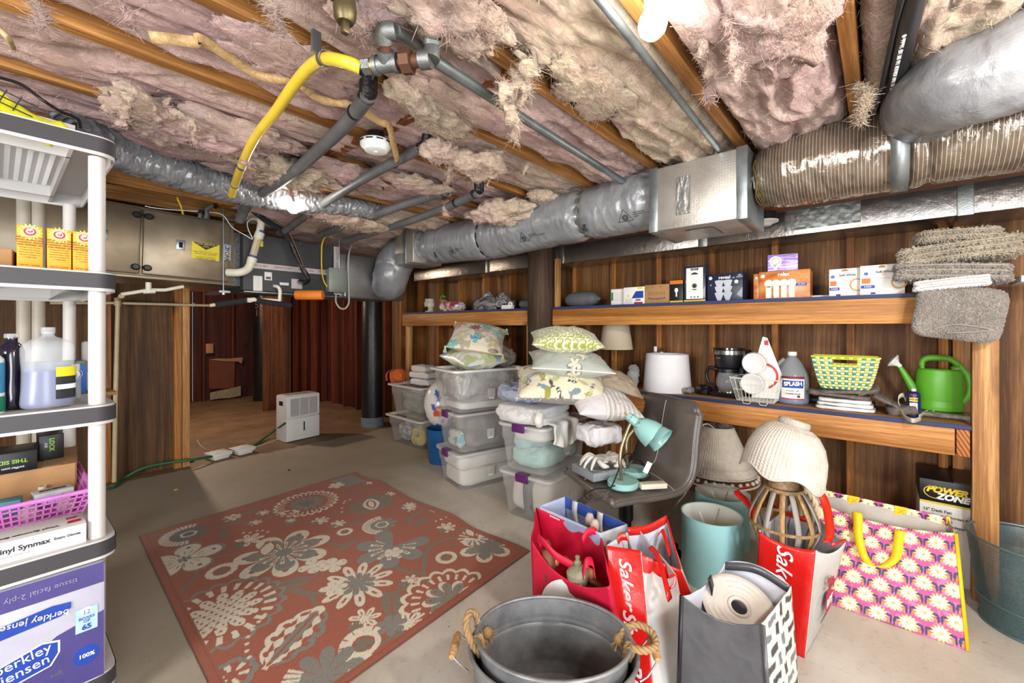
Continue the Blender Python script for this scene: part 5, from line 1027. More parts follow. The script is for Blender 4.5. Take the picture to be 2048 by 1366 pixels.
def shag(par,V,n,seed,L_,w_,m,c=None,name='pile_yarn'):
    rg = np.random.RandomState(seed); p = V if c is not None else V[rg.randint(0,len(V),n)]; c = c if c is not None else V.mean(0); n = len(p); nn = (p-c); nn = nn/np.linalg.norm(nn,axis=1)[:,None]; d = nn+rg.normal(0,.5,(n,3)); d[:,2] -= .35; d /= np.linalg.norm(d,axis=1)[:,None]
    s_ = np.cross(d,rg.normal(0,1,(n,3))); s_ /= np.linalg.norm(s_,axis=1)[:,None]; s2 = np.cross(d,s_)*w_; s_ = s_*w_; b = p+d*L_*rg.uniform(.5,1.2,(n,1)); a = p-d*L_*.2
    Q = np.stack([a+s_,a+s2,a-s_,a-s2,b+s_*.9,b+s2*.9,b-s_*.9,b-s2*.9],1).reshape(-1,3); k = np.arange(n)[:,None]*8
    F_ = np.concatenate([k+np.array([[j,(j+1) % 4,4+(j+1) % 4,4+j]]) for j in range(4)]+[k+np.array([[4,5,6,7]])]); o = fast(name,Q-np.array(par.location),F_,m,par,smooth=False); o['kind'] = 'stuff'; return o
GM = mat('taupe_mat',S(184,172,152),.95,bump=.5,bs=140,c2=S(140,128,110),sheen=.3); GMG = mat('grey_mat',S(164,156,148),.95,bump=.5,bs=200,c2=S(136,128,120),sheen=.3); GMW = mat('white_towel',S(232,230,230),.95,bump=.5,bs=160,var=.04)
SEAM = mat('mat_backing',S(196,184,164),.8,bump=.2)
def mats_(lab,c,s,m,rz,n,L_,w_,ry=0,seam=True,e=.3,layers=1,cat='bath mat',seed=0,name='bath_mat',rx=0,amp=.008):
    t = thing(name,lab,cat,tuple(c),0,None); Vs = []
    for k in range(layers):
        zc = c[2]+(k-(layers-1)/2)*2*s[2]/layers; cc = (c[0],c[1],zc); o,V = soft('folded_layer',cc,(s[0]*(1-.03*k),s[1]*(1-.02*(k % 2)),s[2]/layers*.98),m,t,e,amp,9,seed+k,rz,rx,ry,80,30); Vs.append(V)
        if seam: M = Matrix.Translation(Vector(cc)-Vector(c)) @ Matrix.Rotation(rad(rz),4,'Z') @ Matrix.Rotation(rad(ry),4,'Y') @ Matrix.Rotation(rad(rx),4,'X'); MB().tube([M @ Vector((-s[0]-.004,-s[1]*.9,.0)),M @ Vector((-s[0]-.009,0,.003)),M @ Vector((-s[0]-.006,s[1]*.85,-.002))],.0016,6,sm=6).build('seam',SEAM,t)
    if n: P_,C_ = spread(Vs,80,30,n,seed); shag(t,P_,n,seed+3,L_,w_,m,C_)
    return t
mats_('fluffy grey-taupe bath mat on the very top of the mat stack',(2.98,-.275,1.738),(.14,.135,.026),GM,4,7000,.014,.0032,0,layers=2,seed=1,rx=3)
mats_('folded taupe chenille mat second from top, its loose end pointing right',(2.98,-.275,1.66),(.15,.2,.042),GM,-2,9000,.015,.0034,0,rx=-4,layers=3,seed=5)
mats_('ribbed grey mat just above the white towel',(2.97,-.25,1.565),(.15,.19,.038),GMG,2,8000,.013,.003,0,rx=5,layers=3,seed=9)
mats_('white waffle towel folded between the grey mats',(2.86,-.25,1.508),(.06,.125,.024),GMW,0,3000,.004,.002,0,rx=-4,cat='towel',name='folded_towel',seed=13,amp=.003,layers=2)
mats_('thick grey mat hanging down over the end of the upper shelf',(2.87,-.275,1.365),(.055,.142,.118),GMG,0,14000,.009,.002,0,e=.3,rx=8,seam=False,seed=15)
MB().tube([(-.062,.08,-.07),(-.066,.02,-.05),(-.064,-.05,-.06),(-.062,-.1,-.075),(-.062,-.04,-.085),(-.062,.04,-.09)],.004,6,sm=6).build('rolled_edge',GMG,bpy.data.objects['bath_mat.003'])
tag(MB().box(3.06,3.3,-.62,-.5,1.515,1.545,r=.002).build('white_board',WC),'end of a white board sticking out right of the mats on the upper shelf','board')
# left part of the upper shelf
t = thing('oil_burner','white ceramic oil burner pot with a round opening on the upper shelf','pot',tuple(PX(859,618,3.03)))
t.location.z = ZU; MB().lathe([(.001,0),(.045,0),(.052,.01),(.046,.03),(.04,.045),(.058,.07),(.06,.1),(.05,.125),(.05,.15),(.055,.155),(.045,.155),(.042,.13),(.001,.12)],28).build('pot_body',mat('white_ceramic',S(214,206,192),.4,bump=.05),t)
disc(t,'opening',DK,frame((-.05,-.012,.04),(0,-1,0),(0,0,1)),.026,1,.006); MB().tube([(-.02,.055,.1),(-.02,.07,.105),(-.02,.07,.12)],.006,8).build('knob',MATS['white_ceramic'],t)
t = thing('planter','small pot of pebbles with a terracotta cup and a green leaf on the upper shelf','pot',tuple(PX(886,618,3.12))); t.location.z = ZU
MB().lathe([(.001,0),(.045,0),(.055,.03),(.055,.1),(.001,.1)],20).build('pebble_pot',mat('pebbles',S(190,180,150),.7,c2=S(60,54,50),vs=90,bump=.8,bs=90,bd=.01),t)
MB().lathe([(.001,.1),(.042,.1),(.052,.145),(.045,.145),(.04,.11)],20).build('terracotta_cup',mat('terracotta',S(176,116,80),.8),t); MB().tube([(0,.05,.14),(0,.03,.175),(0,-.01,.185),(0,-.05,.165)],[.004,.014,.016,.003],8,sm=5).build('leaf',mat('leaf_green',S(70,160,70),.5),t)
def bagcol(base,ac,k=0,th=.35):
    def f(u,W): n = fbm(W*26+k,3,41); m = np.clip((n-th)*9,0,1)[:,None]; return np.array(S(*base))*(1-m)+np.array(S(*ac))*m
    return f
PRT = attr('printed_film',.25,.3,60,.003,coat=.5); CLOTH = attr('printed_cloth',.9,.5,500,.0012,sheen=.25,var=.15)
FILM = mat('clear_film',S(230,232,232),.12,bump=.9,bs=22,bd=.02,alpha=.3,coat=.6)
t = thing('plastic_bag','crumpled clear plastic bag with red printed lettering on the upper shelf','bag',tuple(PX(905,618,3.06))); t.location.z = ZU; soft('bag_body',(3.06,PX(905,618,3.06).y,ZU+.055),(.09,.16,.055),PRT,t,.7,.03,12,3,colf=bagcol((200,192,192),(170,60,66),3,.18),ridge=.6)
TARP = mat('silver_tarp',S(150,148,146),.4,.25,bump=.6,bs=20,bd=.02,c2=S(104,102,100)); DTARP = mat('charcoal_tarp',S(96,98,102),.6,bump=.5,bs=40,c2=S(70,72,76))
t = thing('tarp_bundle','crumpled silver grey tarp bundle with black cords on the upper shelf','tarp',(3.15,2.98,ZU)); soft('bundle_body',(3.13,2.98,ZU+.06),(.14,.22,.06),TARP,t,.7,.06,9,4,ridge=.8); soft('peak',(3.1,3.05,ZU+.12),(.05,.04,.07),TARP,t,.8,.04,14,5,rx=25,ridge=.7,nu=40,nv=24); soft('peak',(3.1,2.84,ZU+.11),(.06,.05,.06),TARP,t,.8,.04,14,6,rx=-25,ridge=.7,nu=40,nv=24)
MB().tube([(-.16,.12,.03),(-.17,.05,.09),(-.16,-.02,.11),(-.17,-.1,.05),(-.16,-.18,.02)],.004,6,sm=6).build('cord',BLK,t); MB().tube([(-.15,.18,.02),(-.17,.16,.08),(-.14,.1,.13)],.004,6,sm=6).build('cord',BLK,t)
t = flatbox('power_adapter','small white power adapter and curled lead in front of the tarp','adapter',.12,.05,.04,WHITE_P,(3.0,2.68,ZU),-90); MB().tube([(.03,-.02,.03),(.05,-.03,.06),(.07,-.02,.05),(.06,-.02,.02)],.009,8,sm=5).build('lead',WHITE_P,t)
def roll(lab,y0,y1,x,r,m,layers=5,rz_=0,seed=0):
    t = thing('folded_cover',lab,'cover',(x,(y0+y1)/2,ZU)); 
    for k in range(layers): f = 1-k/layers*.75; soft('rolled_layer',(x-.012*k*0,(y0+y1)/2-.0*k,ZU+r*.8),(r*f,(y1-y0)/2+.008*(layers-k)*0+.006*k,r*.78*f),m,t,.75,.008,10,seed+k,nu=48,nv=36)
    return t
roll('folded striped grey cover just left of the brown pile',2.42,2.62,3.12,.06,DTARP,3,seed=20)
roll('long charcoal folded grill cover right of the brown pile',1.78,2.1,3.14,.085,DTARP,4,seed=24)
# ---- lower shelf ------------------------------------------------------------------
def onL(x,y): return PZ(x,y,ZL)
LIN = NT('linen_shade'); LIN.col(S(206,190,166)); v = LIN.mp((1,1,1)); LIN.bump(LIN.noise(LIN.mp((1,1,12)),60,2),.4,.002); LIN.set(Roughness=.9); LIN.b.inputs['Transmission Weight'].default_value = 0
p = Vector((3.2,PX(1232,700,3.2).y,ZL)); t = thing('table_lamp','table lamp with beige drum shade standing at the back of the lower shelf','lamp',tuple(p))
z0 = 1.12-ZL; MB().lathe([(.137,z0),(.107,z0+.2),(.104,z0+.2),(.134,z0)],40).build('lamp_shade',LIN.m,t); MB().cyl((0,0,.1),(0,0,z0+.12),.005).build('stem',mat('brass_rod',S(176,140,80),.3,.9),t); MB().lathe([(.001,0),(.07,0),(.07,.012),(.055,.02),(.052,.11),(.001,.11)],24).build('lamp_base',wood('lamp_wood',S(190,140,86),S(150,100,54),'Z'),t); MB().cyl((.03,.05,z0-.1),(.03,.05,z0+.02),.008).build('side_finial',wood('lamp_wood',S(190,140,86),S(150,100,54),'Z'),t)
p = PX(1267,760,3.1); t = thing('wrapped_cup','clear tumbler twisted up in plastic wrap beside the beige lamp','cup',(3.1,p.y,ZL)); MB().lathe([(.001,0),(.03,0),(.04,.13),(.037,.13),(.028,.005)],24).build('tumbler',CLR,t); soft('plastic_wrap',(3.1,p.y,ZL+.09),(.042,.042,.09),FILM,t,.8,.02,20,8,ridge=.6)
p = PX(1311,700,3.3); bottle('pump_bottle','small clear bottle with white cap standing behind the white lampshade',(3.3,p.y,ZL),[(.001,0),(.02,0),(.022,.01),(.022,.26),(.012,.28)],CLR,(.28,.32,.014),WHITE_P,n=16)
bottle('slim_bottle','slim pale bottle with black cap next to the pump bottle',(3.3,p.y-.05,ZL),[(.001,0),(.014,0),(.016,.01),(.016,.27),(.009,.28)],WHITE_P,(.28,.31,.011),BLK,n=14)
SHW = mat('white_shade_cloth',S(226,226,230),.8,var=.02,bump=.1,bs=300)
p = PX(1334,780,3.14); t = thing('tapered_lampshade','plain white tapered lampshade standing on the lower shelf','lampshade',(3.14,p.y,ZL))
MB().lathe([(.172,0),(.15,.272),(.147,.272),(.169,0)],56).build('shade_wall',SHW,t); MB().lathe([(.1505,.268),(.152,.274),(.146,.274)],56).build('top_trim',SHW,t)
t = thing('wrapped_parcel','flat dark parcel in shiny cellophane in front of the white lampshade','parcel',tuple(onL(1352,786))); q = t.location.copy(); soft('parcel_body',(q.x+.04,q.y,q.z+.022),(.05,.1,.02),PRT,t,.3,.006,12,9,colf=bagcol((84,80,84),(140,130,134),2,.1)); soft('cellophane',(q.x+.04,q.y,q.z+.024),(.056,.11,.023),FILM,t,.5,.012,22,10,ridge=.5)
GLB = mat('glossy_black',S(22,22,28),.12,bump=0,coat=.6); CHR = mat('chrome',S(200,200,204),.15,.95,var=.05,bump=0)
p = onL(1404,790); t = thing('black_carafe_lid','low black glossy pot lying beside the coffee maker','pot',tuple(p+Vector((.05,0,0)))); MB().lathe([(.001,0),(.052,0),(.056,.01),(.056,.04),(.046,.052),(.046,.06),(.04,.062),(.036,.055),(.001,.052)],30).build('pot_body',GLB,t); MB().tube([(0,-.05,.04),(0,-.085,.04),(0,-.09,.015),(0,-.055,.01)],.007,8,sm=5).build('handle',BLK,t)
# coffee maker
p = onL(1452,796)+Vector((.09,-.0,0)); t = thing('coffee_maker','black drip coffee maker with glass carafe on the lower shelf','coffee maker',tuple(p),-90-8)
MB().box(-.1,.1,-.09,.12,0,.035,r=.012).build('base',GLB,t); MB().box(-.085,.1,.06,.13,.03,.31,r=.012).build('water_tank',BLK,t); b = MB(); b.lathe([(.001,.2),(.075,.2),(.088,.23),(.092,.3),(.094,.325),(.001,.325)],32,M=TR(-.005,0,0)); b.box(-.09,.1,0,.12,.205,.32,r=.01); b.build('brew_head',BLK,t); MB().lathe([(.094,.29),(.0955,.29),(.0955,.315),(.094,.315)],32,M=TR(-.005,0,0)).build('steel_band',CHR,t); MB().lathe([(.001,.323),(.099,.323),(.099,.335),(.001,.337)],32,M=TR(-.005,0,0)).build('lid',GLB,t)
MB().lathe([(.001,.035),(.07,.035),(.072,.045),(.001,.046)],28,M=TR(-.005,-.01,0)).build('warming_plate',CHR,t)
GLS = mat('carafe_glass',S(210,214,216),.05,bump=0,alpha=.22,coat=.8)
MB().lathe([(.001,.048),(.06,.048),(.074,.075),(.076,.11),(.064,.155),(.058,.175)],32,M=TR(-.005,-.015,0)).build('carafe',GLS,t); MB().lathe([(.059,.165),(.062,.165),(.062,.19),(.05,.198),(.001,.198)],32,M=TR(-.005,-.015,0)).build('carafe_collar',BLK,t)
MB().tube([(-.065,-.02,.18),(-.12,-.03,.19),(-.145,-.03,.15),(-.13,-.03,.09),(-.08,-.025,.075)],[.011,.012,.011,.009,.007],10,sm=6).build('carafe_handle',BLK,t); plate(t,'brand_plate',CHR,frame((-.03,-.087,.265),(1,0,0),(0,0,1)),.05,.008); MB().box(.07,.09,.02,.05,.1,.19,M=TR(0,-.03,0)).build('level_window',mat('smoky_window',S(60,70,90),.2,bump=0),t)
# wire basket with plates
WIRE = mat('white_wire',S(228,226,218),.4,bump=0)
p = PX(1517,812,3.02); t = thing('wire_basket','small white wire basket holding plastic plates on the shelf edge','basket',(3.0,p.y,ZL+.018)); w0,d0,w1,d1,hh = .085,.1,.115,.13,.14
b = MB()
for f,w__ in ((1,.003),(.5,.0016)):
    a_,c_ = w0+(w1-w0)*f,d0+(d1-d0)*f; P = [(-a_,-c_,hh*f),(a_,-c_,hh*f),(a_,c_,hh*f),(-a_,c_,hh*f),(-a_,-c_,hh*f)]; MB().tube(P,w__,6).build('rim_wire' if f == 1 else 'hoop_wire',WIRE,t)
b = MB()
for i in range(12): f = -1+2*i/11; b.tube([(-w1,d1*f,hh),(-w0,d0*f,0),(w0,d0*f,0),(w1,d1*f,hh)],.0014,5)
for i in range(8): f = -1+2*i/7; b.tube([(w1*f,-d1,hh),(w0*f,-d0,0),(w0*f,d0,0),(w1*f,d1,hh)],.0014,5)
o = b.build('wire_grid',WIRE,t); o['kind'] = 'stuff'
for sx in (-1,1): MB().tube([(sx*w0,-.07,0),(sx*w0*1.05,-.06,-.017),(sx*w0*1.05,-.03,-.017),(sx*w0,-.02,0)],.002,6).build('foot_wire',WIRE,t); MB().tube([(sx*w0,.02,0),(sx*w0*1.05,.03,-.017),(sx*w0*1.05,.06,-.017),(sx*w0,.07,0)],.002,6).build('foot_wire',WIRE,t)
REDP = mat('red_card',S(206,44,48),.4,bump=0)
for k,(zz,yy,tl) in enumerate(((.23,.03,12),(.1,.045,8))):
    t = thing('packaged_lid',('upper' if k == 0 else 'lower')+' white round container on red and white card standing in the wire basket','container',(2.99+.02*k,p.y+yy-.015,ZL+.02+zz),0)
    M = Matrix.Rotation(rad(-96),4,'Y') @ Matrix.Rotation(0,4,'Z'); b = MB().lathe([(.001,.0),(.062,0),(.066,.006),(.066,.03),(.06,.034),(.05,.028),(.001,.03)],36,M=M); b.build('container_body',WHITE_P,t); MB().lathe([(.067,.0),(.07,.004),(.07,.012),(.067,.014)],36,M=M).build('clear_rim',CLR,t)
t = thing('header_card','tall pointed white and red display card rising from the wire basket','card',(3.05,p.y-.035,ZL+.025),0)
MB().prism([(-.08,0),(.07,0),(.095,.14),(.02,.38),(-.005,.39),(-.06,.2)],0,.002,M=frame((0,0,0),(0,-1,.04),(.06,0,1))).build('card_sheet',WC,t,ang=0)
v = [(r_*math.cos(a)-.01,r_*math.sin(a)+.14,.003) for r_ in (.07,.084) for a in [rad(x) for x in range(-70,110,10)]]; k = len(v)//2; MB().add(v,[(j,j+1,k+j+1,k+j) for j in range(k-1)],M=frame((0,0,0),(0,-1,.04),(.06,0,1))).build('red_arc',REDP,t,fix=False); plate(t,'red_print',REDP,frame((-.004+.02,-.0,.35),(0,-1,.04),(.06,0,1)),.022,.03)
# splash jug
p = onL(1601,811)+Vector((.06,.05,0)); pr = [(.001,0),(.078,0),(.088,.012),(.09,.03),(.09,.15),(.088,.17),(.08,.2),(.055,.25),(.028,.285),(.022,.292),(.022,.3)]
t = bottle('fluid_jug','clear gallon jug of blue washer fluid with splash label',p,pr,mat('jug_plastic',S(196,206,214),.2,bump=.02,alpha=.38,coat=.3),(.298,.322,.025),WHITE_P,(.004,.062,.084),mat('washer_fluid',S(58,92,170),.15,bump=0),.98,.98,cat='jug')
MB().tube([(.0,.04,.275),(0,.075,.235),(0,.085,.19)],.013,10,sm=5).build('jug_handle',MATS['jug_plastic'],t)
def wrap(par,nm,m,r_,a0,a1,z0,z1): v = [(r_*math.cos(rad(a)),r_*math.sin(rad(a)),z) for z in (z0,z1) for a in np.linspace(a0,a1,14)]; return MB().add(v,[(j,j+1,14+j+1,14+j) for j in range(13)]).build(nm,m,par,fix=False)
ang = math.degrees(math.atan2(-p.y,-p.x)); M0 = lambda z,e=.0912,da=0: frame((e*math.cos(rad(ang+da)),e*math.sin(rad(ang+da)),z),(-math.sin(rad(ang+da)),math.cos(rad(ang+da)),0),(0,0,1))
wrap(t,'paper_label',WC,.0905,ang-38,ang+42,.035,.175); wrap(t,'label_band',mat('maroon_ink',S(120,40,50),.5,bump=0),.091,ang-38,ang+42,.16,.175); wrap(t,'label_band',REDP,.091,ang-38,ang+42,.035,.042); wrap(t,'label_splash',BLUI,.0912,ang-34,ang+38,.105,.15)
t_ = text('SPLASH',.033,WHT,t,M0(.13,.0945,2) @ TR(0,0,0,0,0,3),.0006,bold=.0014,sx=.85); text('Premium -20F',.011,INK,t,M0(.088,.093,2),.0003); text('WASHER FLUID',.011,mat('maroon_ink',S(120,40,50),.5),t,M0(.07,.093,2),.0003,bold=.0003)
for k in range(9): plate(t,'barcode_bar',INK,M0(.055,.0925,16+k*1.1),.0009,.014)
# white packages, folded rug, green basket
q = onL(1688,822); WPK = mat('white_poly_pack',S(232,230,230),.25,var=.04,bump=.5,bs=24,bd=.01,coat=.5)
for k in range(3):
    t = thing('poly_package',('bottom','middle','top')[k]+' flat glossy white package under the grey folded rug','package',(q.x+.07,q.y,ZL+.001+.022*k)); soft('package_body',(q.x+.07,q.y+.0,ZL+.012+.022*k),(.08,.135-.008*k,.0105),WPK,t,.3,.005,14,30+k,ridge=.4)
t = thing('folded_rug','folded ribbed grey rug draped over the white packages','rug',(q.x+.08,q.y-.03,ZL+.06)); RIB = attr('ribbed_grey',.95,.4,200,.002)
GR = mat('ribbed_grey_rug',S(128,118,112),.95,bump=.8,bs=150,c2=S(100,92,88),stretch=(1,6,1)); Vs = []
for c_,s_,r_ in (((q.x+.08,q.y+.03,ZL+.085),(.09,.14,.012),(4,0)),((q.x+.07,q.y-.01,ZL+.108),(.085,.13,.01),(-5,0)),((q.x+.09,q.y-.2,ZL+.058),(.09,.09,.012),(28,0)),((q.x+.08,q.y-.24,ZL+.03),(.085,.06,.024),(-12,0)),((q.x+.07,q.y-.1,ZL+.118),(.08,.05,.012),(-22,0))):
    o,V = soft('rug_fold',c_,s_,GR,t,.35,.006,12,int(s_[1]*100),3,r_[0]); Vs.append(V)
shag(t,np.concatenate(Vs),3200,40,.006,.0016,GR)
# woven basket: strips in white, yellow and green
t = thing('woven_basket','green, yellow and white woven plastic basket on the folded rug','basket',(q.x+.06,q.y+.0,ZL+.12),2); L0 = (.055,.1); L1 = (.08,.152); hb = .185
WM = [mat('basket_white',S(232,236,226),.35,bump=0),mat('basket_yellow',S(214,216,40),.35,bump=0),mat('basket_green',S(60,156,84),.35,bump=0)]
def wall_pt(u,v): # u perimeter 0..4, v height
    f = v**.6; a = L0[0]*(1-f)+L1[0]*f; c = L0[1]*(1-f)+L1[1]*f; k = int(u) % 4; s_ = u-int(u); P = [(-a,-c),(a,-c),(a,c),(-a,c)]; x = P[k][0]*(1-s_)+P[(k+1) % 4][0]*s_; y = P[k][1]*(1-s_)+P[(k+1) % 4][1]*s_; return Vector((x,y,v*hb))
cols = {0: 8,1: 16,2: 8,3: 16}
for k,nn_ in cols.items():
    b = MB(); rows = 13
    for i in range(nn_):
        for j in range(rows):
            u0,u1 = k+i/nn_,k+(i+1)/nn_-1e-6; v0,v1 = j/rows,(j+1)/rows
            if k in (1,3) and .3 < (i+.5)/nn_ < .7 and .76 < (j+.5)/rows < .93: continue
            over = (i+j) % 2; g = .12; uu0,uu1 = (u0+(u1-u0)*g*.3,u1-(u1-u0)*g*.3); pts = [wall_pt(uu0,v0+.006),wall_pt(uu1,v0+.006),wall_pt(uu1,v1-.006),wall_pt(uu0,v1-.006)]; nrm = (pts[1]-pts[0]).cross(pts[3]-pts[0]).normalized(); c = sum(pts,Vector())/4+nrm*(.0035 if over else .0015)
            mi = 0 if over else (1 if j % 2 else 2); b.add([*pts,c],[(0,1,4),(1,2,4),(2,3,4),(3,0,4)],mi)
    o = b.build('woven_wall',WM,t,ang=0,fix=False); o['kind'] = 'stuff'
MB().tube([wall_pt(u,1.0) for u in (0,1,2,3,3.999)],.0045,8).build('rim',WM[1],t); MB().tube([wall_pt(3+u,.94) for u in (.28,.5,.72)],.004,6).build('handle_bar',WM[1],t); MB().box(-L0[0],L0[0],-L0[1],L0[1],0,.003).build('basket_floor',WM[2],t)
MB().tube([wall_pt(3.28,.75),wall_pt(3.5,.75),wall_pt(3.72,.75)],.004,6).build('handle_bar',WM[1],t)
# oil can, strap, watering can
p = onL(1828,836)+Vector((.035,0,0)); t = bottle('spray_can','small blue and yellow lubricant spray can next to the watering can',p,[(.001,0),(.027,0),(.028,.003),(.028,.12),(.024,.13),(.014,.136)],mat('can_blue',S(40,54,110),.3,.3,bump=0),(.136,.15,.01),WHITE_P,n=28,cat='spray can')
M0 = lambda z,e=.0285,da=0: frame((e*math.cos(rad(ang+da)),e*math.sin(rad(ang+da)),z),(-math.sin(rad(ang+da)),math.cos(rad(ang+da)),0),(0,0,1)); ang = math.degrees(math.atan2(-p.y,-p.x))
MB().prism([(-.016,-.01),(.016,-.01),(.016,.01),(-.016,.01)],0,.0016,M=M0(.095)).build('yellow_badge',YELI,t); text('WD-40',.0105,INK,t,M0(.095,.0304),.0004,bold=.0004); plate(t,'paper_label',WC,M0(.055,.0286),.03,.045); plate(t,'red_print',REDI,M0(.119,.0286),.024,.005)
for k in range(8): plate(t,'barcode_bar',INK,M0(.045,.0294,-12+k*3.2),.001,.018)
for k in range(3): plate(t,'print',BLUI,M0(.072-.006*k,.0294),.022,.0014)
STR = mat('cream_webbing',S(206,202,180),.85,bump=.4,bs=200)
def ribbon(par,name,m,pts,wv,wd,th=.002,sm=8,L=None):
    P = [Vector(p) for p in (spline(pts,sm) if sm else pts)]; V = []; wv = Vector(wv).normalized()*wd/2; L = L if L is not None else (par.location if par is not None else Vector())
    for p in P: V += [p-wv-L,p+wv-L]
    o = MB().grid(V,len(P),2).build(name,m,par,thick=th); return o
t = thing('webbing_strap','cream webbing strap coiled round the spray can','strap',tuple(p)); 
ribbon(t,'strap_loop',STR,[onL(1842,842)+Vector((0,0,.012)),onL(1825,846)+Vector((0,0,.012)),onL(1808,838)+Vector((0,0,.016)),PX(1799,812,p.x),PX(1797,796,p.x),PX(1806,790,p.x+.02),PX(1812,800,p.x+.04)],(.1,0,1),.022,.003)
ribbon(t,'strap_loop',STR,[onL(1838,838)+Vector((0,0,.012)),onL(1856,830)+Vector((0,0,.02)),onL(1868,832)+Vector((0,0,.03))],(.1,0,1),.02,.003)
t = thing('tray_of_crystals','flat clear pack of shiny crystals under the watering can','tray',tuple(onL(1912,838)+Vector((.06,.02,0)))); q = t.location.copy(); soft('pack_body',(q.x,q.y,q.z+.012),(.09,.15,.012),mat('crystal_pack',S(190,180,178),.15,.3,bump=1,bs=60,bd=.02,c2=S(110,90,96),coat=.6),t,.3,.004,30,50)
GRC = mat('green_plastic',S(92,168,44),.38,var=.05,bump=.04,bs=300)
p = Vector((q.x+.035,q.y+.015,ZL+.026)); t = thing('watering_can','large green plastic watering can with white rose','watering can',tuple(p+Vector((0,.02,0))),-90); t.scale = (.82,.84,.98)
# local x runs along -Y of the room (right in the photo); body is an oval drum
pr = [(.001,0),(.108,0),(.116,.006),(.117,.02)]+[(.117-.0012*k+.0018*(k % 2),.02+.005*k) for k in range(1,8)]+[(.112,.06),(.113,.15),(.111,.2),(.106,.212),(.107,.22),(.098,.226),(.001,.228)]
MB().lathe(pr,56,sy=.72).build('can_body',GRC,t,ang=40)
h_ = spline([(-.078,0,.222),(-.08,0,.262),(-.055,0,.284),(0,0,.288),(.05,0,.282),(.09,0,.25),(.125,0,.2),(.138,0,.14),(.128,0,.085),(.105,0,.05)],8)
rr = [.0165+(.0014 if k % 2 and (12 < k < 26 or 36 < k < 62) else 0)-(.004 if k < 4 else 0) for k in range(len(h_))]; MB().tube(h_,rr,18).build('handle',GRC,t,ang=60)
MB().tube([(-.095,0,.05),(-.13,0,.12),(-.165,0,.185),(-.19,0,.228)],[.03,.024,.018,.013],16,sm=6).build('spout',GRC,t)
M = frame((-.205,0,.244),(0,1,0),Vector((0,1,0)).cross(Vector((-.62,0,.78)))*-1); M = Matrix.Translation((-.2,0,.242)) @ Matrix.Rotation(rad(-50),4,'Y'); MB().lathe([(.012,-.02),(.014,0),(.03,.018),(.044,.03),(.044,.036),(.03,.042),(.001,.046)],28,M=M).build('white_rose',WHITE_P,t)
MB().tube([(.06,0,.222),(.09,0,.235),(.1,0,.22)],[.02,.024,.012],12).build('filler_lip',GRC,t)
# dark flat thing behind the can
tag(MB().box(3.22,3.34,.02,.42,ZL+.001,ZL+.03,r=.004).build('black_tray',BLK),'flat black tray lying at the back behind the spray can','tray')
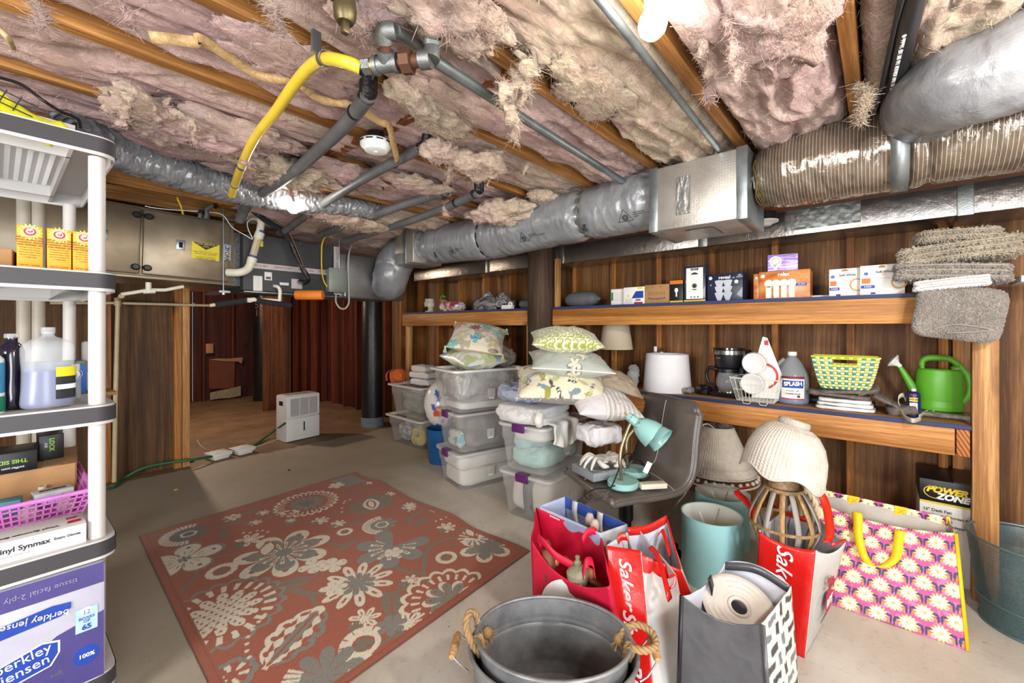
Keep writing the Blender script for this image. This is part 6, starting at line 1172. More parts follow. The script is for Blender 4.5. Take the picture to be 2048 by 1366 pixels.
# ================================================================= RUG
def rug():
    A,B_,C_ = PZ(711,945,0),PZ(278,1075,0),PZ(1058,1105,0)
    A,B_,C_ = [np.array((p.x,p.y)) for p in (A,B_,C_)]
    e1 = (B_-A)/np.linalg.norm(B_-A); e2 = np.array((e1[1],-e1[0])); e2 = e2 if e2.dot(C_-A) > 0 else -e2
    W_,L_ = np.linalg.norm(B_-A),(C_-A).dot(e2); n1,n2 = int(W_/.0042),int(L_/.0042)
    U,V = np.meshgrid(np.linspace(0,W_,n1),np.linspace(0,L_,n2),indexing='ij'); u,v = U.ravel(),V.ravel()
    skew = ((C_-A).dot(e1))*v/L_
    def uv(px,py): p = PZ(px,py,0); q = np.array((p.x,p.y))-A; b = q.dot(e2); return q.dot(e1)-(C_-A).dot(e1)*b/L_,b
    rustc,cream,grey,dgrey = [np.array(S(*c)) for c in ((158,80,48),(222,212,190),(128,126,116),(104,104,98))]
    taupe = np.array(S(120,108,90))
    col = np.tile(rustc,(len(u),1))
    def put(m,c): col[m] = c
    def pol(cx,cy,rot=0,sx=1,sy=1):
        x,y = (u-cx),(v-cy); a = rad(rot); X = (x*math.cos(a)+y*math.sin(a))/sx; Y = (-x*math.sin(a)+y*math.cos(a))/sy; return X,Y,np.hypot(X,Y),np.arctan2(Y,X)
    def vine(pts,w_=.011):
        P = [np.array(uv(*p)) for p in pts]; P = [np.array(q[:2]) for q in spline([(*p,0) for p in P],6)]
        for a,b in zip(P[:-1],P[1:]):
            d = b-a; l = d.dot(d)+1e-9; t_ = np.clip(((u-a[0])*d[0]+(v-a[1])*d[1])/l,0,1); put(np.hypot(u-a[0]-t_*d[0],v-a[1]-t_*d[1]) < w_,taupe)
    def leaf(px,py,L,w_,rot,c=taupe,dot=None):
        X,Y,r,t_ = pol(*uv(px,py),rot); m = np.abs(Y) < w_*np.sqrt(np.clip(1-(X/L)**2,0,1))*(1-.4*X/L); put(m & (np.abs(X) < L),c)
        if dot is not None: put((np.abs(Y) < w_*.12) & (np.abs(X) < L*.7),dot)
    KS = .74
    def petals(cx,cy,R,n,c,rot=0,wd=.85,tip=1.0,r0=0,line=rustc,a0=-180,a1=180,dots=None,sy=1):
        R = R*KS; r0 = r0*KS; X,Y,r,t_ = pol(cx,cy,rot,1,sy); tt = (t_+PI)/(2*PI)*n; k = tt-np.floor(tt)-.5; env = R*(np.cos(k*PI)**(.5 if tip > .9 else .28)); deg = np.degrees(t_)
        m = (r < env) & (r > r0) & (deg >= a0) & (deg <= a1); put(m,c); put(m & (np.abs(k) > .5-.06*R/np.maximum(r,.01)*.25) & (r > R*.25),line)
        if dots is not None: put((np.hypot((k)*r*2*PI/n,r-R*.78) < R*.06) & (deg >= a0) & (deg <= a1),dots)
    def teeth(cx,cy,R0,R1,n,c,rot=0,a0=-180,a1=180,fill=.6,sy=1):
        R0 = R0*KS; R1 = R1*KS; X,Y,r,t_ = pol(cx,cy,rot,1,sy); tt = (t_+PI)/(2*PI)*n; k = np.abs(tt-np.floor(tt)-.5); deg = np.degrees(t_); put((r > R0) & (r < R1) & (k < fill/2) & (deg >= a0) & (deg <= a1),c)
    def scallop(cx,cy,R,n,w_,c,rot=0,amp=.07,a0=-180,a1=180,sy=1,fill=None):
        R = R*KS; X,Y,r,t_ = pol(cx,cy,rot,1,sy); k = np.abs(np.sin(t_*n/2)); RR = R*(1-amp+amp*2*k); deg = np.degrees(t_); s_ = (deg >= a0) & (deg <= a1)
        if fill is not None: put((r < RR) & s_,fill)
        put((np.abs(r-RR) < w_) & s_,c)
    def almond(cx,cy,L,w_,rot,fill,line=None,lw=.012):
        L = L*.8; w_ = w_*.8; X,Y,r,t_ = pol(cx,cy,rot); f = w_*(1-(X/L)**2)
        if fill is not None: put((np.abs(Y) < f) & (np.abs(X) < L),fill)
        if line is not None: put((np.abs(np.abs(Y)-f) < lw) & (np.abs(X) < L),line)
    def dots(pts,r_=.009,c=cream):
        for p in pts: a,b = uv(*p); put(np.hypot(u-a,v-b) < r_,c)
    Z = lambda x,y: (260+x*.390625,920+y*.390625)   # from the enlarged crop of the photograph
    # vines
    for P in ([(350,540),(340,600),(300,640),(262,690)],[(350,560),(430,510),(550,480),(570,440)],[(690,720),(780,690),(860,650),(960,590)],[(840,685),(920,700),(950,740)],[(850,670),(950,690),(1040,680)],
              [(1350,540),(1400,575),(1500,580),(1520,470),(1620,410),(1700,410)],[(1520,470),(1500,590),(1530,640)],[(1030,350),(1120,335),(1220,325)],[(1420,310),(1480,270),(1520,250)],[(1500,260),(1450,290),(1430,330)],[(1130,180),(1200,165),(1300,170)],
              [(440,350),(560,330),(680,310),(770,270)],[(480,350),(560,300),(600,270)],[(1120,1110),(1190,1000),(1330,920),(1340,880)],[(1280,690),(1350,690),(1420,660)],[(1360,690),(1350,730)],[(70,395),(150,390),(200,380)],[(1000,430),(1080,440),(1130,430)]): vine([Z(*p) for p in P],.0105)
    for x,y,L,w_,r_ in ((700,560,.07,.03,30),(1340,750,.09,.045,60),(1490,320,.06,.035,20),(480,385,.06,.03,60),(1100,450,.08,.02,10),(830,330,.05,.025,0),(620,270,.06,.025,0),(820,640,.09,.04,-30),(1190,135,.05,.02,0),(1730,350,.06,.03,0),(1400,650,.05,.03,30),(780,570,.06,.03,90),(1190,980,.06,.04,0),(960,430,.06,.03,0)): leaf(*Z(x,y),L,w_,r_,taupe,rustc)
    c = uv(*Z(905,225)); scallop(*c,.27,26,.011,cream,fill=None); teeth(*c,.2,.25,34,cream,fill=.3); petals(*c,.17,13,grey,10,tip=.8); petals(*c,.09,9,dgrey); c2 = uv(*Z(815,272)); almond(*c2,.1,.055,-35,cream,rustc,.006); petals(*c2,.05,4,rustc)
    c = uv(*Z(1235,230)); scallop(*c,.19,18,.02,taupe,amp=.1,fill=taupe,sy=.8); almond(*c,.12,.06,70,rustc,cream); almond(*c,.09,.03,70,cream,rustc,.004); teeth(*c,.135,.15,20,rustc,fill=.5)
    c = uv(*Z(1290,335)); petals(*c,.14,9,grey,0,tip=.8,sy=.9); teeth(*c,.1,.165,34,cream,0,-120,60,.72); teeth(*c,.155,.172,34,cream,0,-120,60,.9); scallop(*c,.05,6,.006,cream)
    c = uv(*Z(300,385)); petals(*c,.16,9,dgrey,0,tip=.8); teeth(*c,.13,.2,36,cream,0,-120,80,.72); scallop(*c,.05,5,.007,cream)
    c = uv(*Z(280,515)); petals(*c,.27,5,grey,36,tip=.8); petals(*c,.24,5,cream,36,tip=.8,dots=np.array(S(90,60,40)),line=taupe); petals(*c,.05,6,dgrey); teeth(*c,.07,.13,16,np.array(S(90,60,40)),fill=.12)
    c = uv(*Z(790,480)); petals(*c,.35,7,cream,20,tip=.8,dots=rustc); petals(*c,.27,7,grey,20,tip=.8); teeth(*c,.06,.17,14,cream,0,fill=.42); teeth(*c,.08,.15,14,rustc,0,fill=.16); almond(c[0]+.05,c[1]-.12,.1,.05,60,cream,rustc,.006)
    c = uv(*Z(1345,450)); petals(*c,.3,7,grey,50,tip=.8,a0=-175,a1=120); teeth(*c,.08,.19,14,cream,60,-140,90,.4); teeth(*c,.1,.17,14,rustc,60,-140,90,.14); c2 = uv(*Z(1350,480)); petals(*c2,.075,5,cream,0,tip=.8)
    for x,y,R in ((470,575,.1),(1620,505,.085),(1100,372,.065)): c = uv(*Z(x,y)); teeth(*c,R*.55,R,14,cream,fill=.85); put(np.abs(pol(*c)[2]-R*.6) < .01,cream); petals(*c,R*.4,5,taupe)
    c = uv(*Z(1165,640)); petals(*c,.25,11,cream,0,tip=1.0); teeth(*c,.15,.2,11,rustc,0,fill=.16); petals(*c,.125,10,grey,tip=.8); teeth(*c,.06,.1,16,rustc,fill=.12); petals(c[0]+.09,c[1]-.06,.085,6,cream,tip=.8)
    c = uv(*Z(470,790)); scallop(*c,.33,20,.011,grey,amp=.06,a0=-178,a1=178); teeth(*c,.23,.3,22,cream,fill=.4); petals(*c,.22,12,cream,0,tip=.8)
    X,Y,r,t_ = pol(*c,20); put((r < .155) & (np.hypot((X*32) % 1-.5,(Y*32) % 1-.5) < .2),rustc)
    c = uv(*Z(850,900)); X,Y,r,t_ = pol(*c,0); ax = np.array(uv(*Z(960,740)))-np.array(uv(*Z(660,1060))); ro = math.degrees(math.atan2(ax[1],ax[0])); hl = np.linalg.norm(ax)/2*1.0
    X,Y,r,t_ = pol(*c,ro); f = hl*.56*(1-(X/hl)**2); inn = np.abs(X) < hl
    tooth = .018*np.abs(np.sin(X*38)); put(inn & (Y > -f-tooth) & (Y < 0),grey); put(inn & (Y >= 0) & (Y < f+tooth),cream); put(inn & (np.abs(np.abs(Y)-f*.62) < .01),rustc); put(inn & (np.abs(Y) < f*.6),rustc); put(inn & (np.abs(np.abs(Y)-f*.45) < .012+.01*np.sin(X*90)),cream); put((np.abs(X) < hl*.8) & (np.abs(Y) < f*.26),grey); put((np.abs(X) < hl*.75) & (np.abs(Y) < .005),rustc)
    put(inn & (np.hypot((X*13 % 1-.5)/13*1.0,np.abs(Y)-f*.82) < .014),rustc)
    c = uv(*Z(1640,720)); scallop(*c,.3,18,.012,cream,amp=.06); teeth(*c,.2,.26,24,cream,fill=.35); petals(*c,.19,9,cream,8,tip=.8); petals(*c,.17,9,grey,0,tip=.8,dots=rustc)
    c = uv(*Z(1820,450)); petals(*c,.22,6,cream,10,tip=.8,dots=rustc); petals(*c,.17,6,grey,10,tip=.8); c = uv(*Z(1760,400)); teeth(*c,.04,.13,14,cream,0,fill=.45); almond(c[0]-.03,c[1]-.06,.07,.035,70,cream,rustc,.005)
    for x,y,R in ((1620,350,.09),(610,415,.11),(1200,820,.1),(975,315,.08),(1435,235,.07),(1430,250,.075),(1550,265,.04),(520,300,.08),(680,275,.06),(640,325,.06),(1435,625,.065),(820,315,.05),(1335,178,.06),(1065,330,.07),(1420,850,.11),(545,290,.04)):
        c = uv(*Z(x,y)); petals(*c,R,7,cream,x % 60,tip=1.0); teeth(*c,R*.3,R*.75,7,rustc,x % 60,fill=.14); petals(c[0]+R*.5,c[1]+R*.1,R*.45,4,taupe,tip=.8)
    for x,y in ((935,550),(1040,545)): c = uv(*Z(x,y)); petals(*c,.1,4,cream,30,tip=.8,dots=taupe,line=taupe)
    c = uv(*Z(1195,945)); teeth(*c,.06,.13,12,cream,0,-170,90,.85); put((np.abs(pol(*c)[2]-.06) < .012),cream); petals(*c,.05,5,taupe)
    c = uv(*Z(1340,850)); petals(*c,.09,7,grey,tip=.8)
    c = uv(*Z(1000,1110)); petals(*c,.2,9,grey,0,tip=.8); teeth(*c,.12,.21,34,cream,0,-60,150,.75)
    c = uv(*Z(1120,110)); X,Y,r,t_ = pol(*c,0); put((np.abs(X) < .1) & (np.abs(Y) < .13),grey); petals(c[0]+.12,c[1]+.02,.09,5,cream,tip=.8,dots=rustc); petals(*uv(*Z(1230,122)),.05,5,cream)
    c = uv(*Z(520,1110)); scallop(*c,.1,8,.012,grey); teeth(*c,.03,.08,6,cream,fill=.4)
    dots([Z(*p) for p in ((690,798),(657,835),(628,875),(604,912),(597,948),(597,985),(610,1018),(580,380),(615,378),(650,368),(678,367),(705,373),(1095,225),(1085,250),(1085,270),(1100,215),(1125,208),(1590,310),(1617,300),(1645,300),(1672,315),(1565,318))])
    # border and wool grain
    bd = np.minimum(np.minimum(u,W_-u),np.minimum(v,L_-v)); put(bd < .045,rustc*.95); put((bd > .03) & (bd < .036),rustc*.7); put(bd < .008,rustc*.6)
    g = np.random.RandomState(4).uniform(.84,1.1,(len(u),1)); ch = (((np.arange(len(u)) // n2+np.arange(len(u)) % n2) % 2)*.08+.95)[:,None]; col[:] = np.clip(col*g*ch,0,1)
    wob = .012*np.sin(v*9)*np.exp(-u/.12)+.01*np.sin(u*7)*np.exp(-(L_-v)/.1)
    X = A[0]+e1[0]*(u+skew+wob)+e2[0]*v; Y = A[1]+e1[1]*(u+skew+wob)+e2[1]*v
    z = .007+.012*np.exp(-(u/.05)**2)*np.clip(np.sin(v*6.5-1),0,1)**3+.0015*np.sin(u*5+v*3)
    nT = len(X); V3 = np.concatenate([np.stack([X,Y,z],1)]); F_ = quads(n1,n2)
    ring = np.concatenate([np.arange(n2),np.arange(1,n1)*n2+n2-1,(n1-1)*n2+np.arange(n2-2,-1,-1),np.arange(n1-2,0,-1)*n2]); low = V3[ring].copy(); low[:,2] = .0008; k = len(ring); a = np.arange(k)
    V3 = np.concatenate([V3,low]); F_ = np.concatenate([F_,np.stack([ring[a],nT+a,nT+(a+1) % k,ring[(a+1) % k]],1)]); col2 = np.concatenate([col,col[ring]*.7])
    o = fast('area_rug',V3,F_,attr('rug_wool',.95,.6,500,.003,sheen=.2),None,col2); tag(o,'rust red rug with cream and grey floral pattern lying in the middle of the floor','rug')
rug()
# ================================================================= BINS
TUBM = mat('milky_bin_plastic',S(222,222,220),.3,var=.03,bump=.05,bs=60,alpha=.27,coat=.3,c2=S(206,206,202)); LIDM = mat('milky_lid_plastic',S(226,226,224),.3,var=.03,bump=.05,alpha=.55,coat=.3); WLID = mat('white_bin_rim',S(226,224,218),.4,var=.03,bump=0); LATCH = mat('purple_latch',S(96,40,104),.35,bump=0)
def rrect(lx,ly,r,z,n=6):
    P = []
    for cx,cy,a0 in ((lx-r,-ly+r,-90),(lx-r,ly-r,0),(-lx+r,ly-r,90),(-lx+r,-ly+r,180)):
        for k in range(n+1): a = rad(a0+90*k/n); P.append((cx+r*math.cos(a),cy+r*math.sin(a),z))
    return P
def loft(b,rings,mi=0,cap0=False,cap1=False,M=None):
    n = len(rings[0]); V = [p for r_ in rings for p in r_]; f = [(k*n+j,k*n+(j+1) % n,(k+1)*n+(j+1) % n,(k+1)*n+j) for k in range(len(rings)-1) for j in range(n)]
    if cap0: f.append(tuple(range(n-1,-1,-1)))
    if cap1: f.append(tuple((len(rings)-1)*n+j for j in range(n)))
    return b.add(V,f,mi,M)
def tub(lab,p,rz,L_,W2,h,lid='lid',latch=True,rim=None,foot=.88,name='storage_bin',group=None,tag_=True):
    t = thing(name,lab,'bin',tuple(p),rz,group); lx,ly = L_/2,W2/2; r = .05; b = MB()
    loft(b,[rrect(lx*foot*.97,ly*foot*.97,r,0),rrect(lx*foot,ly*foot,r,.012),rrect(lx*(foot*.35+.65),ly*(foot*.35+.65),r,h*.62),rrect(lx*(foot*.3+.7)+.006,ly*(foot*.3+.7)+.006,r,h*.64),rrect(lx,ly,r,h-.03),rrect(lx+.012,ly+.012,r,h-.028),rrect(lx+.012,ly+.012,r,h-.012)],cap0=True); b.build('bin_shell',TUBM,t,ang=50)
    b = MB()
    if lid == 'lid': loft(b,[rrect(lx+.016,ly+.016,r,h-.02),rrect(lx+.016,ly+.016,r,h-.004),rrect(lx-.005,ly-.005,r,h),rrect(lx-.02,ly-.02,r,h-.008)],cap1=True); b.build('lid',rim or LIDM,t,ang=50)
    else: loft(b,[rrect(lx+.01,ly+.01,r,h-.024),rrect(lx+.03,ly+.03,r,h-.018),rrect(lx+.03,ly+.03,r,h-.004),rrect(lx+.014,ly+.014,r,h),rrect(lx-.004,ly-.004,r,h-.002),rrect(lx-.004,ly-.004,r,h-.03)]); b.build('rim',WLID,t,ang=50)
    if latch:
        for sx in (-1,1): b = MB(); b.box(sx*(lx+.014),sx*(lx+.03),-.05,.05,h-.05,h+.004,r=.005); b.box(sx*(lx-.02),sx*(lx+.03),-.045,.045,h-.006,h+.006,r=.003); b.build('latch',LATCH,t)
    if tag_: plate(t,'moulded_square',LIDM,frame((-.0,-ly*(foot*.35+.66)-.001,h*.42),(1,0,0),(0,0,1)),.07,.07,.002); plate(t,'paper_label',WC,frame((.0,-ly*(foot*.35+.66)-.0035,h*.3),(1,0,0),(0,0,1)),.05,.014)
    return t
WTX = mat('white_bedding',S(224,220,212),.95,bump=.4,bs=40,bd=.006,sheen=.3,var=.04); TEALC = mat('pale_teal_fleece',S(150,196,190),.95,bump=.6,bs=60,bd=.006,sheen=.4,c2=S(176,208,200)); GREYW = mat('grey_film_bag',S(186,184,180),.3,bump=.8,bs=18,bd=.02,coat=.5,c2=S(150,146,142))
def put_soft(name,lab,cat,c,s,m,seed,e=.45,amp=.02,fr=6,rz=0,rx=0,ry=0,ridge=0,colf=None,group=None,nu=96,nv=48,sag=0):
    t = thing(name,lab,cat,(c[0],c[1],c[2]-s[2]),0,group); o,V = soft(name+'_body',c,s,m,t,e,amp,fr,seed,rz,rx,ry,nu,nv,colf,ridge=ridge,sag=sag); return t,V
# middle stack of three (clear bins with purple latches)
R2 = -14; c2 = Vector((2.535,2.60,0)); d2 = Vector((math.cos(rad(R2)),math.sin(rad(R2)),0)); n2_ = Vector((-d2.y,d2.x,0))
tub('bottom bin of the middle stack, two white quilts inside, purple latch',(c2.x,c2.y,0),R2,.60,.40,.30)
tub('second bin of the middle stack, a grey knit throw inside',(c2.x,c2.y,.302),R2,.60,.40,.315)
tub('top open bin of the middle stack with grey wrapped bedding inside',(c2.x,c2.y,.62),R2,.66,.43,.345,'rim',False)
def rel(c,d,n,a,b,z): return tuple(c+d*a+n*b+Vector((0,0,z)))
put_soft('folded_quilt','lower white quilt folded in the bottom bin of the middle stack','quilt',rel(c2,d2,n2_,0,0,.085),(.25,.165,.07),WTX,1,.3,.014,8,R2); put_soft('folded_quilt','upper white quilt folded in the bottom bin of the middle stack','quilt',rel(c2,d2,n2_,0,0,.205),(.265,.17,.055),WTX,2,.3,.016,8,R2,ridge=.4)
KNIT = mat('grey_knit',S(170,162,152),.95,bump=1,bs=110,bd=.01,c2=S(128,120,112)); put_soft('knit_throw','grey knitted throw seen through the second bin','throw',rel(c2,d2,n2_,.04,0,.305+.14),(.24,.165,.125),KNIT,3,.35,.02,8,R2)
AQP = attr('aqua_print',.9,.3,200,.002); put_soft('patterned_cloth','aqua and white patterned cloth seen at the left end of the second bin','cloth',rel(c2,d2,n2_,-.225,-.02,.305+.085),(.025,.12,.07),AQP,4,.5,.02,16,R2,colf=bagcol((214,218,210),(96,176,184),5,.0))
put_soft('wrapped_bedding','crumpled grey plastic-wrapped bedding in the top bin','bedding',rel(c2,d2,n2_,.0,0,.62+.2),(.285,.185,.12),GREYW,5,.4,.05,8,R2,ridge=.8); put_soft('folded_sheet','cream sheet at the bottom of the top bin','sheet',rel(c2,d2,n2_,0,0,.62+.045),(.26,.165,.036),WTX,6,.35,.012,8,R2)
# left pair with white rims
c1 = Vector((2.93,3.90,0))
tub('lowest white-rimmed bin at the far left, yellow bag inside',(2.915,3.93,0),88,.66,.46,.315,'rim',False,foot=.85); tub('upper white-rimmed bin of the far left pair',(2.915,3.92,.318),88,.62,.44,.345,'rim',False,foot=.85)
YB = attr('yellow_print',.4,.3,40,.003,coat=.4); put_soft('yellow_bag','yellow and grey plastic bag visible in the lowest left bin','bag',(2.79,3.78,.12),(.05,.13,.1),YB,8,.6,.03,10,0,colf=bagcol((228,216,130),(150,160,120),8,.3),ridge=.3); put_soft('pale_bundle','pale blue and pink bundle at the left in the lowest left bin','bundle',(2.8,4.05,.12),(.05,.12,.09),PRT,9,.6,.03,10,0,colf=bagcol((200,196,196),(140,160,196),4,.0),ridge=.3)
put_soft('white_bundle','white wrapped bundle filling the lowest left bin','bundle',(2.96,3.92,.16),(.13,.26,.13),GREYW,10,.5,.04,8,0,ridge=.6); put_soft('white_bundle','white wrapped bundle filling the upper left bin','bundle',(2.93,3.92,.318+.17),(.14,.24,.14),GREYW,11,.5,.04,8,0,ridge=.6)
ORGB = mat('orange_fabric',S(216,104,44),.85,bump=.5,bs=30,bd=.006); t,V = put_soft('orange_bag','orange cloth bag slumped at the left end of the left bins','bag',(2.76,4.17,.66+.085),(.07,.1,.085),ORGB,12,.8,.03,9,10,ridge=.5)
ribbon(t,'bag_strap',ORGB,[Vector((2.71,4.12,.8)),Vector((2.69,4.2,.81)),Vector((2.68,4.26,.76)),Vector((2.68,4.25,.69))],(1,.3,0),.03)
for k,(z,s_,m_,lab) in enumerate(((.7,(.1,.17,.035),WPK,'lower clear-wrapped white packet on the left bins'),(.775,(.1,.17,.035),WPK,'upper clear-wrapped white packet on the left bins'),(.845,(.09,.13,.035),WTX,'soft white cushion on the wrapped packets of the left bins'))):
    t,V = put_soft('wrapped_packet' if k < 2 else 'small_cushion',lab,'packet' if k < 2 else 'cushion',(2.88,3.82+.01*k,z),s_,m_,13+k,.35,.012,12,0,ridge=.4)
BALL = attr('sea_print',.3,.1,60,.002,coat=.4)
def sea(u,W):
    q = W*15; n = fbm(q,2,4); c = np.tile(np.array(S(226,222,216)),(len(W),1)); n2 = fbm(W*9+4,2,14); c[n > .36] = S(60,100,170); c[n2 > .42] = S(216,92,52); return c
put_soft('printed_pouf','white round pouf printed with blue sea creatures between the left bins and middle stack','pouf',(2.62,3.2,.56),(.17,.17,.23),BALL,16,.95,.006,5,colf=sea); tag(MB().lathe([(.001,0),(.12,0),(.15,.33),(.14,.33),(.001,.02)],28,M=TR(2.62,3.2,0)).build('blue_tub',mat('deep_blue_plastic',S(24,92,150),.4)),'deep blue tub standing on the floor under the printed pouf','tub')
# right stack of two, seen end-on
c3 = Vector((2.47,1.80,0)); R3 = 2
tub('bottom bin of the right stack beside the red bag, white bedding inside',(c3.x,c3.y,0),R3,.62,.42,.32); tub('upper bin of the right stack with teal fleece inside',(c3.x-.01,c3.y+.03,.322),R3,.60,.38,.325)
put_soft('white_duvet','white bedding with a grey paper band in the bottom right bin','duvet',(c3.x,c3.y,.145),(.26,.17,.12),WTX,20,.4,.015,6); t = thing('paper_band','grey paper band round the white bedding in the bottom right bin','band',(2.17,c3.y,.02)); ribbon(t,'band_sheet',GRYI,[Vector((2.2,c3.y-.03,.03)),Vector((2.185,c3.y-.025,.13)),Vector((2.19,c3.y-.02,.24)),Vector((2.25,c3.y-.02,.28))],(0,1,0),.07,.002)
put_soft('teal_fleece','pale teal fleece blanket, lower fold in the upper right bin','blanket',(c3.x-.01,c3.y+.03,.322+.085),(.25,.15,.07),TEALC,21,.5,.03,8,ridge=.4); put_soft('teal_fleece','pale teal fleece blanket, left fold in the upper right bin','blanket',(c3.x-.14,c3.y+.09,.322+.18),(.1,.08,.07),TEALC,22,.7,.03,8,rx=-20,ridge=.3); put_soft('white_blanket','white blanket bulging down in the upper right bin','blanket',(c3.x-.02,c3.y+.02,.322+.245),(.25,.15,.06),WTX,23,.6,.01,5,sag=-.0)
# ================================================================= PILLOWS
def pillow(name,lab,c,a,b_,T,patt=None,m=None,rz=0,rx=0,ry=0,seed=0,n=90,pinch=.07,crease=.01,group=None,cat='pillow',tilt=0):
    t = thing(name,lab,cat,tuple(c),0,group); g = np.linspace(-1,1,n); Uu,Vv = np.meshgrid(g,g,indexing='ij'); Vs = []; Cs = []; Fs = []
    for sd in (1,-1):
        x = a*Uu*(1-pinch*np.cos(Vv*PI/2)); y = b_*Vv*(1-pinch*np.cos(Uu*PI/2)); h = T*((1-Uu**2)*(1-Vv**2)+1e-9)**.55
        nz = fbm(np.stack([Uu.ravel()*3.5,Vv.ravel()*3.5,np.full(Uu.size,sd*3.0+seed)],1),4,17).reshape(Uu.shape); ed = np.maximum(np.abs(Uu),np.abs(Vv)); ang_ = np.arctan2(Vv,Uu); wr = np.sin(ang_*23+seed)*np.exp(-((ed-.93)/.09)**2)*.5
        z = sd*(h+(nz*crease+wr*crease*.4)*np.clip(h/T*2,0,1)); Vs.append(np.stack([x.ravel(),y.ravel(),z.ravel()],1)); f = quads(n,n)+(0 if sd > 0 else n*n); Fs.append(f if sd > 0 else f[:,::-1])
        if patt: Cs.append(patt(x.ravel(),y.ravel(),sd,Uu.ravel(),Vv.ravel()))
    V = np.concatenate(Vs); M = np.array((Matrix.Rotation(rad(tilt),3,RT) @ Matrix.Rotation(rad(rz),3,'Z') @ Matrix.Rotation(rad(ry),3,'Y') @ Matrix.Rotation(rad(rx),3,'X'))); V = V @ M.T; o = fast('cushion_cover',V,np.concatenate(Fs),m or CLOTH,t,np.concatenate(Cs) if patt else None)
    P = [Vector(M @ np.array((a*u_*(1-pinch*math.cos(v_*PI/2)),b_*v_*(1-pinch*math.cos(u_*PI/2)),0))) for u_,v_ in [(-1+2*k/12,-1) for k in range(12)]+[(1,-1+2*k/12) for k in range(12)]+[(1-2*k/12,1) for k in range(12)]+[(-1,1-2*k/12) for k in range(13)]]
    return t,P,M
def base(c,k): return np.tile(np.array(S(*c)),(k,1))
def p_wave(x,y,sd,u,v):
    c = base((224,222,196),len(x)); s = 22; gx = (x*s) % 1; row = np.floor(y*s*1.3); gx = (x*s+.5*(row % 2)) % 1; gy = (y*s*1.3) % 1; r = np.hypot(gx-.45,gy-.5); t_ = np.arctan2(gy-.5,gx-.45)
    m = (np.abs(r-.3-.06*t_/PI) < .09) & ((t_ > -2.0)) | (np.abs(gy-.12-.1*np.sin(gx*2*PI)) < .1) | (r < .08); c[m] = S(150,160,66); return c
def stars(x,y,c,col,rs,n,R,k=5,seed=1,alt=None):
    rg = np.random.RandomState(seed)
    for i in range(n):
        px,py,a0,rr = rg.uniform(-1,1)*rs[0],rg.uniform(-1,1)*rs[1],rg.uniform(0,6),R*rg.uniform(.7,1.2); r = np.hypot(x-px,y-py); t_ = np.arctan2(y-py,x-px)+a0; m = r < rr*(.38+.62*np.abs(np.cos(t_*k/2))**2.2); c[m] = (alt[i % len(alt)] if alt else col); m2 = (np.abs(r-rr*(.42+.62*np.abs(np.cos(t_*k/2))**2.2)) < .003); c[m2] = np.array(S(90,100,96))
    return c
def p_star(x,y,sd,u,v): return stars(x,y,base((166,172,164),len(x)),np.array(S(214,206,188)),(.2,.2),14,.05,seed=3)
def p_fish(x,y,sd,u,v):
    c = base((222,214,186),len(x)) if sd > 0 else base((140,134,128),len(x)); 
    if sd < 0: return c
    rg = np.random.RandomState(5); cols = [S(40,48,74),S(146,146,60),S(120,140,150),S(60,66,70),S(176,176,130)]
    for i in range(70):
        px,py,a0,L = rg.uniform(-.28,.28),rg.uniform(-.28,.28),rg.uniform(-.5,.5)+(PI/2 if i % 3 == 0 else 0),rg.uniform(.016,.034); X = (x-px)*math.cos(a0)+(y-py)*math.sin(a0); Y = -(x-px)*math.sin(a0)+(y-py)*math.cos(a0)
        m = ((X/L)**2+(Y/(L*.55))**2 < 1) | ((X < -L*.75) & (X > -L*1.5) & (np.abs(Y) < (-X-L*.6)*.8)); c[m] = cols[i % 5]
        if i % 2: m = ((X/L)**2+(Y/(L*.55))**2 < .55) & (np.sin(X*420) > -.1); c[m] = S(222,214,186)
    return c
def p_flora(x,y,sd,u,v):
    c = base((218,210,188),len(x))
    if sd < 0: return base((176,160,136),len(x))
    n = fbm(np.stack([x*16,y*16,x*0],1),2,6); c[n > .22] = S(176,164,140)
    def fl(px,py,R,k,col,cc,a0=0,line=None): 
        r = np.hypot(x-px,y-py); t_ = np.arctan2(y-py,x-px)+a0; e = R*(.45+.55*np.abs(np.cos(t_*k/2))); c[r < e] = col; 
        if line is not None: c[np.abs(r-e) < .0025] = line; c[(np.abs(np.sin(t_*k/2)) < .1) & (r < R*.8)] = line
        c[r < R*.2] = cc
    T_,Cr,Ye,Rd = S(110,184,186),S(206,120,100),S(226,208,110),S(150,40,50)
    for a in ((.05,.12,.08,7,T_,S(40,120,140),0,S(40,110,130)),(-.17,.14,.09,9,Cr,Rd,1,Rd),(-.12,-.1,.07,6,S(196,188,164),Ye,0,None),(-.03,.02,.05,7,Rd,S(40,30,30),0,S(60,20,20)),(.16,.02,.055,8,S(170,206,196),T_,0,T_),(-.01,-.13,.045,4,T_,S(30,110,130),0,S(40,110,130)),(.14,-.14,.07,6,S(190,176,150),Ye,0,None),(.18,.17,.06,6,Ye,Cr,0,None),(-.2,-.2,.06,7,T_,Ye,0,None),(-.04,.2,.05,6,S(60,140,170),Ye,0,None)): fl(*a)
    return c
def p_stripe(x,y,sd,u,v): c = base((196,192,190),len(x)); k = (x*34) % 1; c[k < .35] = S(222,218,216); c[(k > .6) & (k < .68)] = S(150,146,144); c[np.abs(u) < .0] = S(0,0,0); c[(u < -.2)] = S(206,202,204); return c
def p_pale(x,y,sd,u,v): c = base((222,222,212),len(x)); n = fbm(np.stack([x*14+sd,y*14,x*0+3],1),2,9); m = fbm(np.stack([x*11+sd,y*11,x*0+8],1),2,19); c[n > .28] = S(190,206,150); c[m > .3] = S(160,184,204); c[(n < -.36)] = S(216,214,176); return c
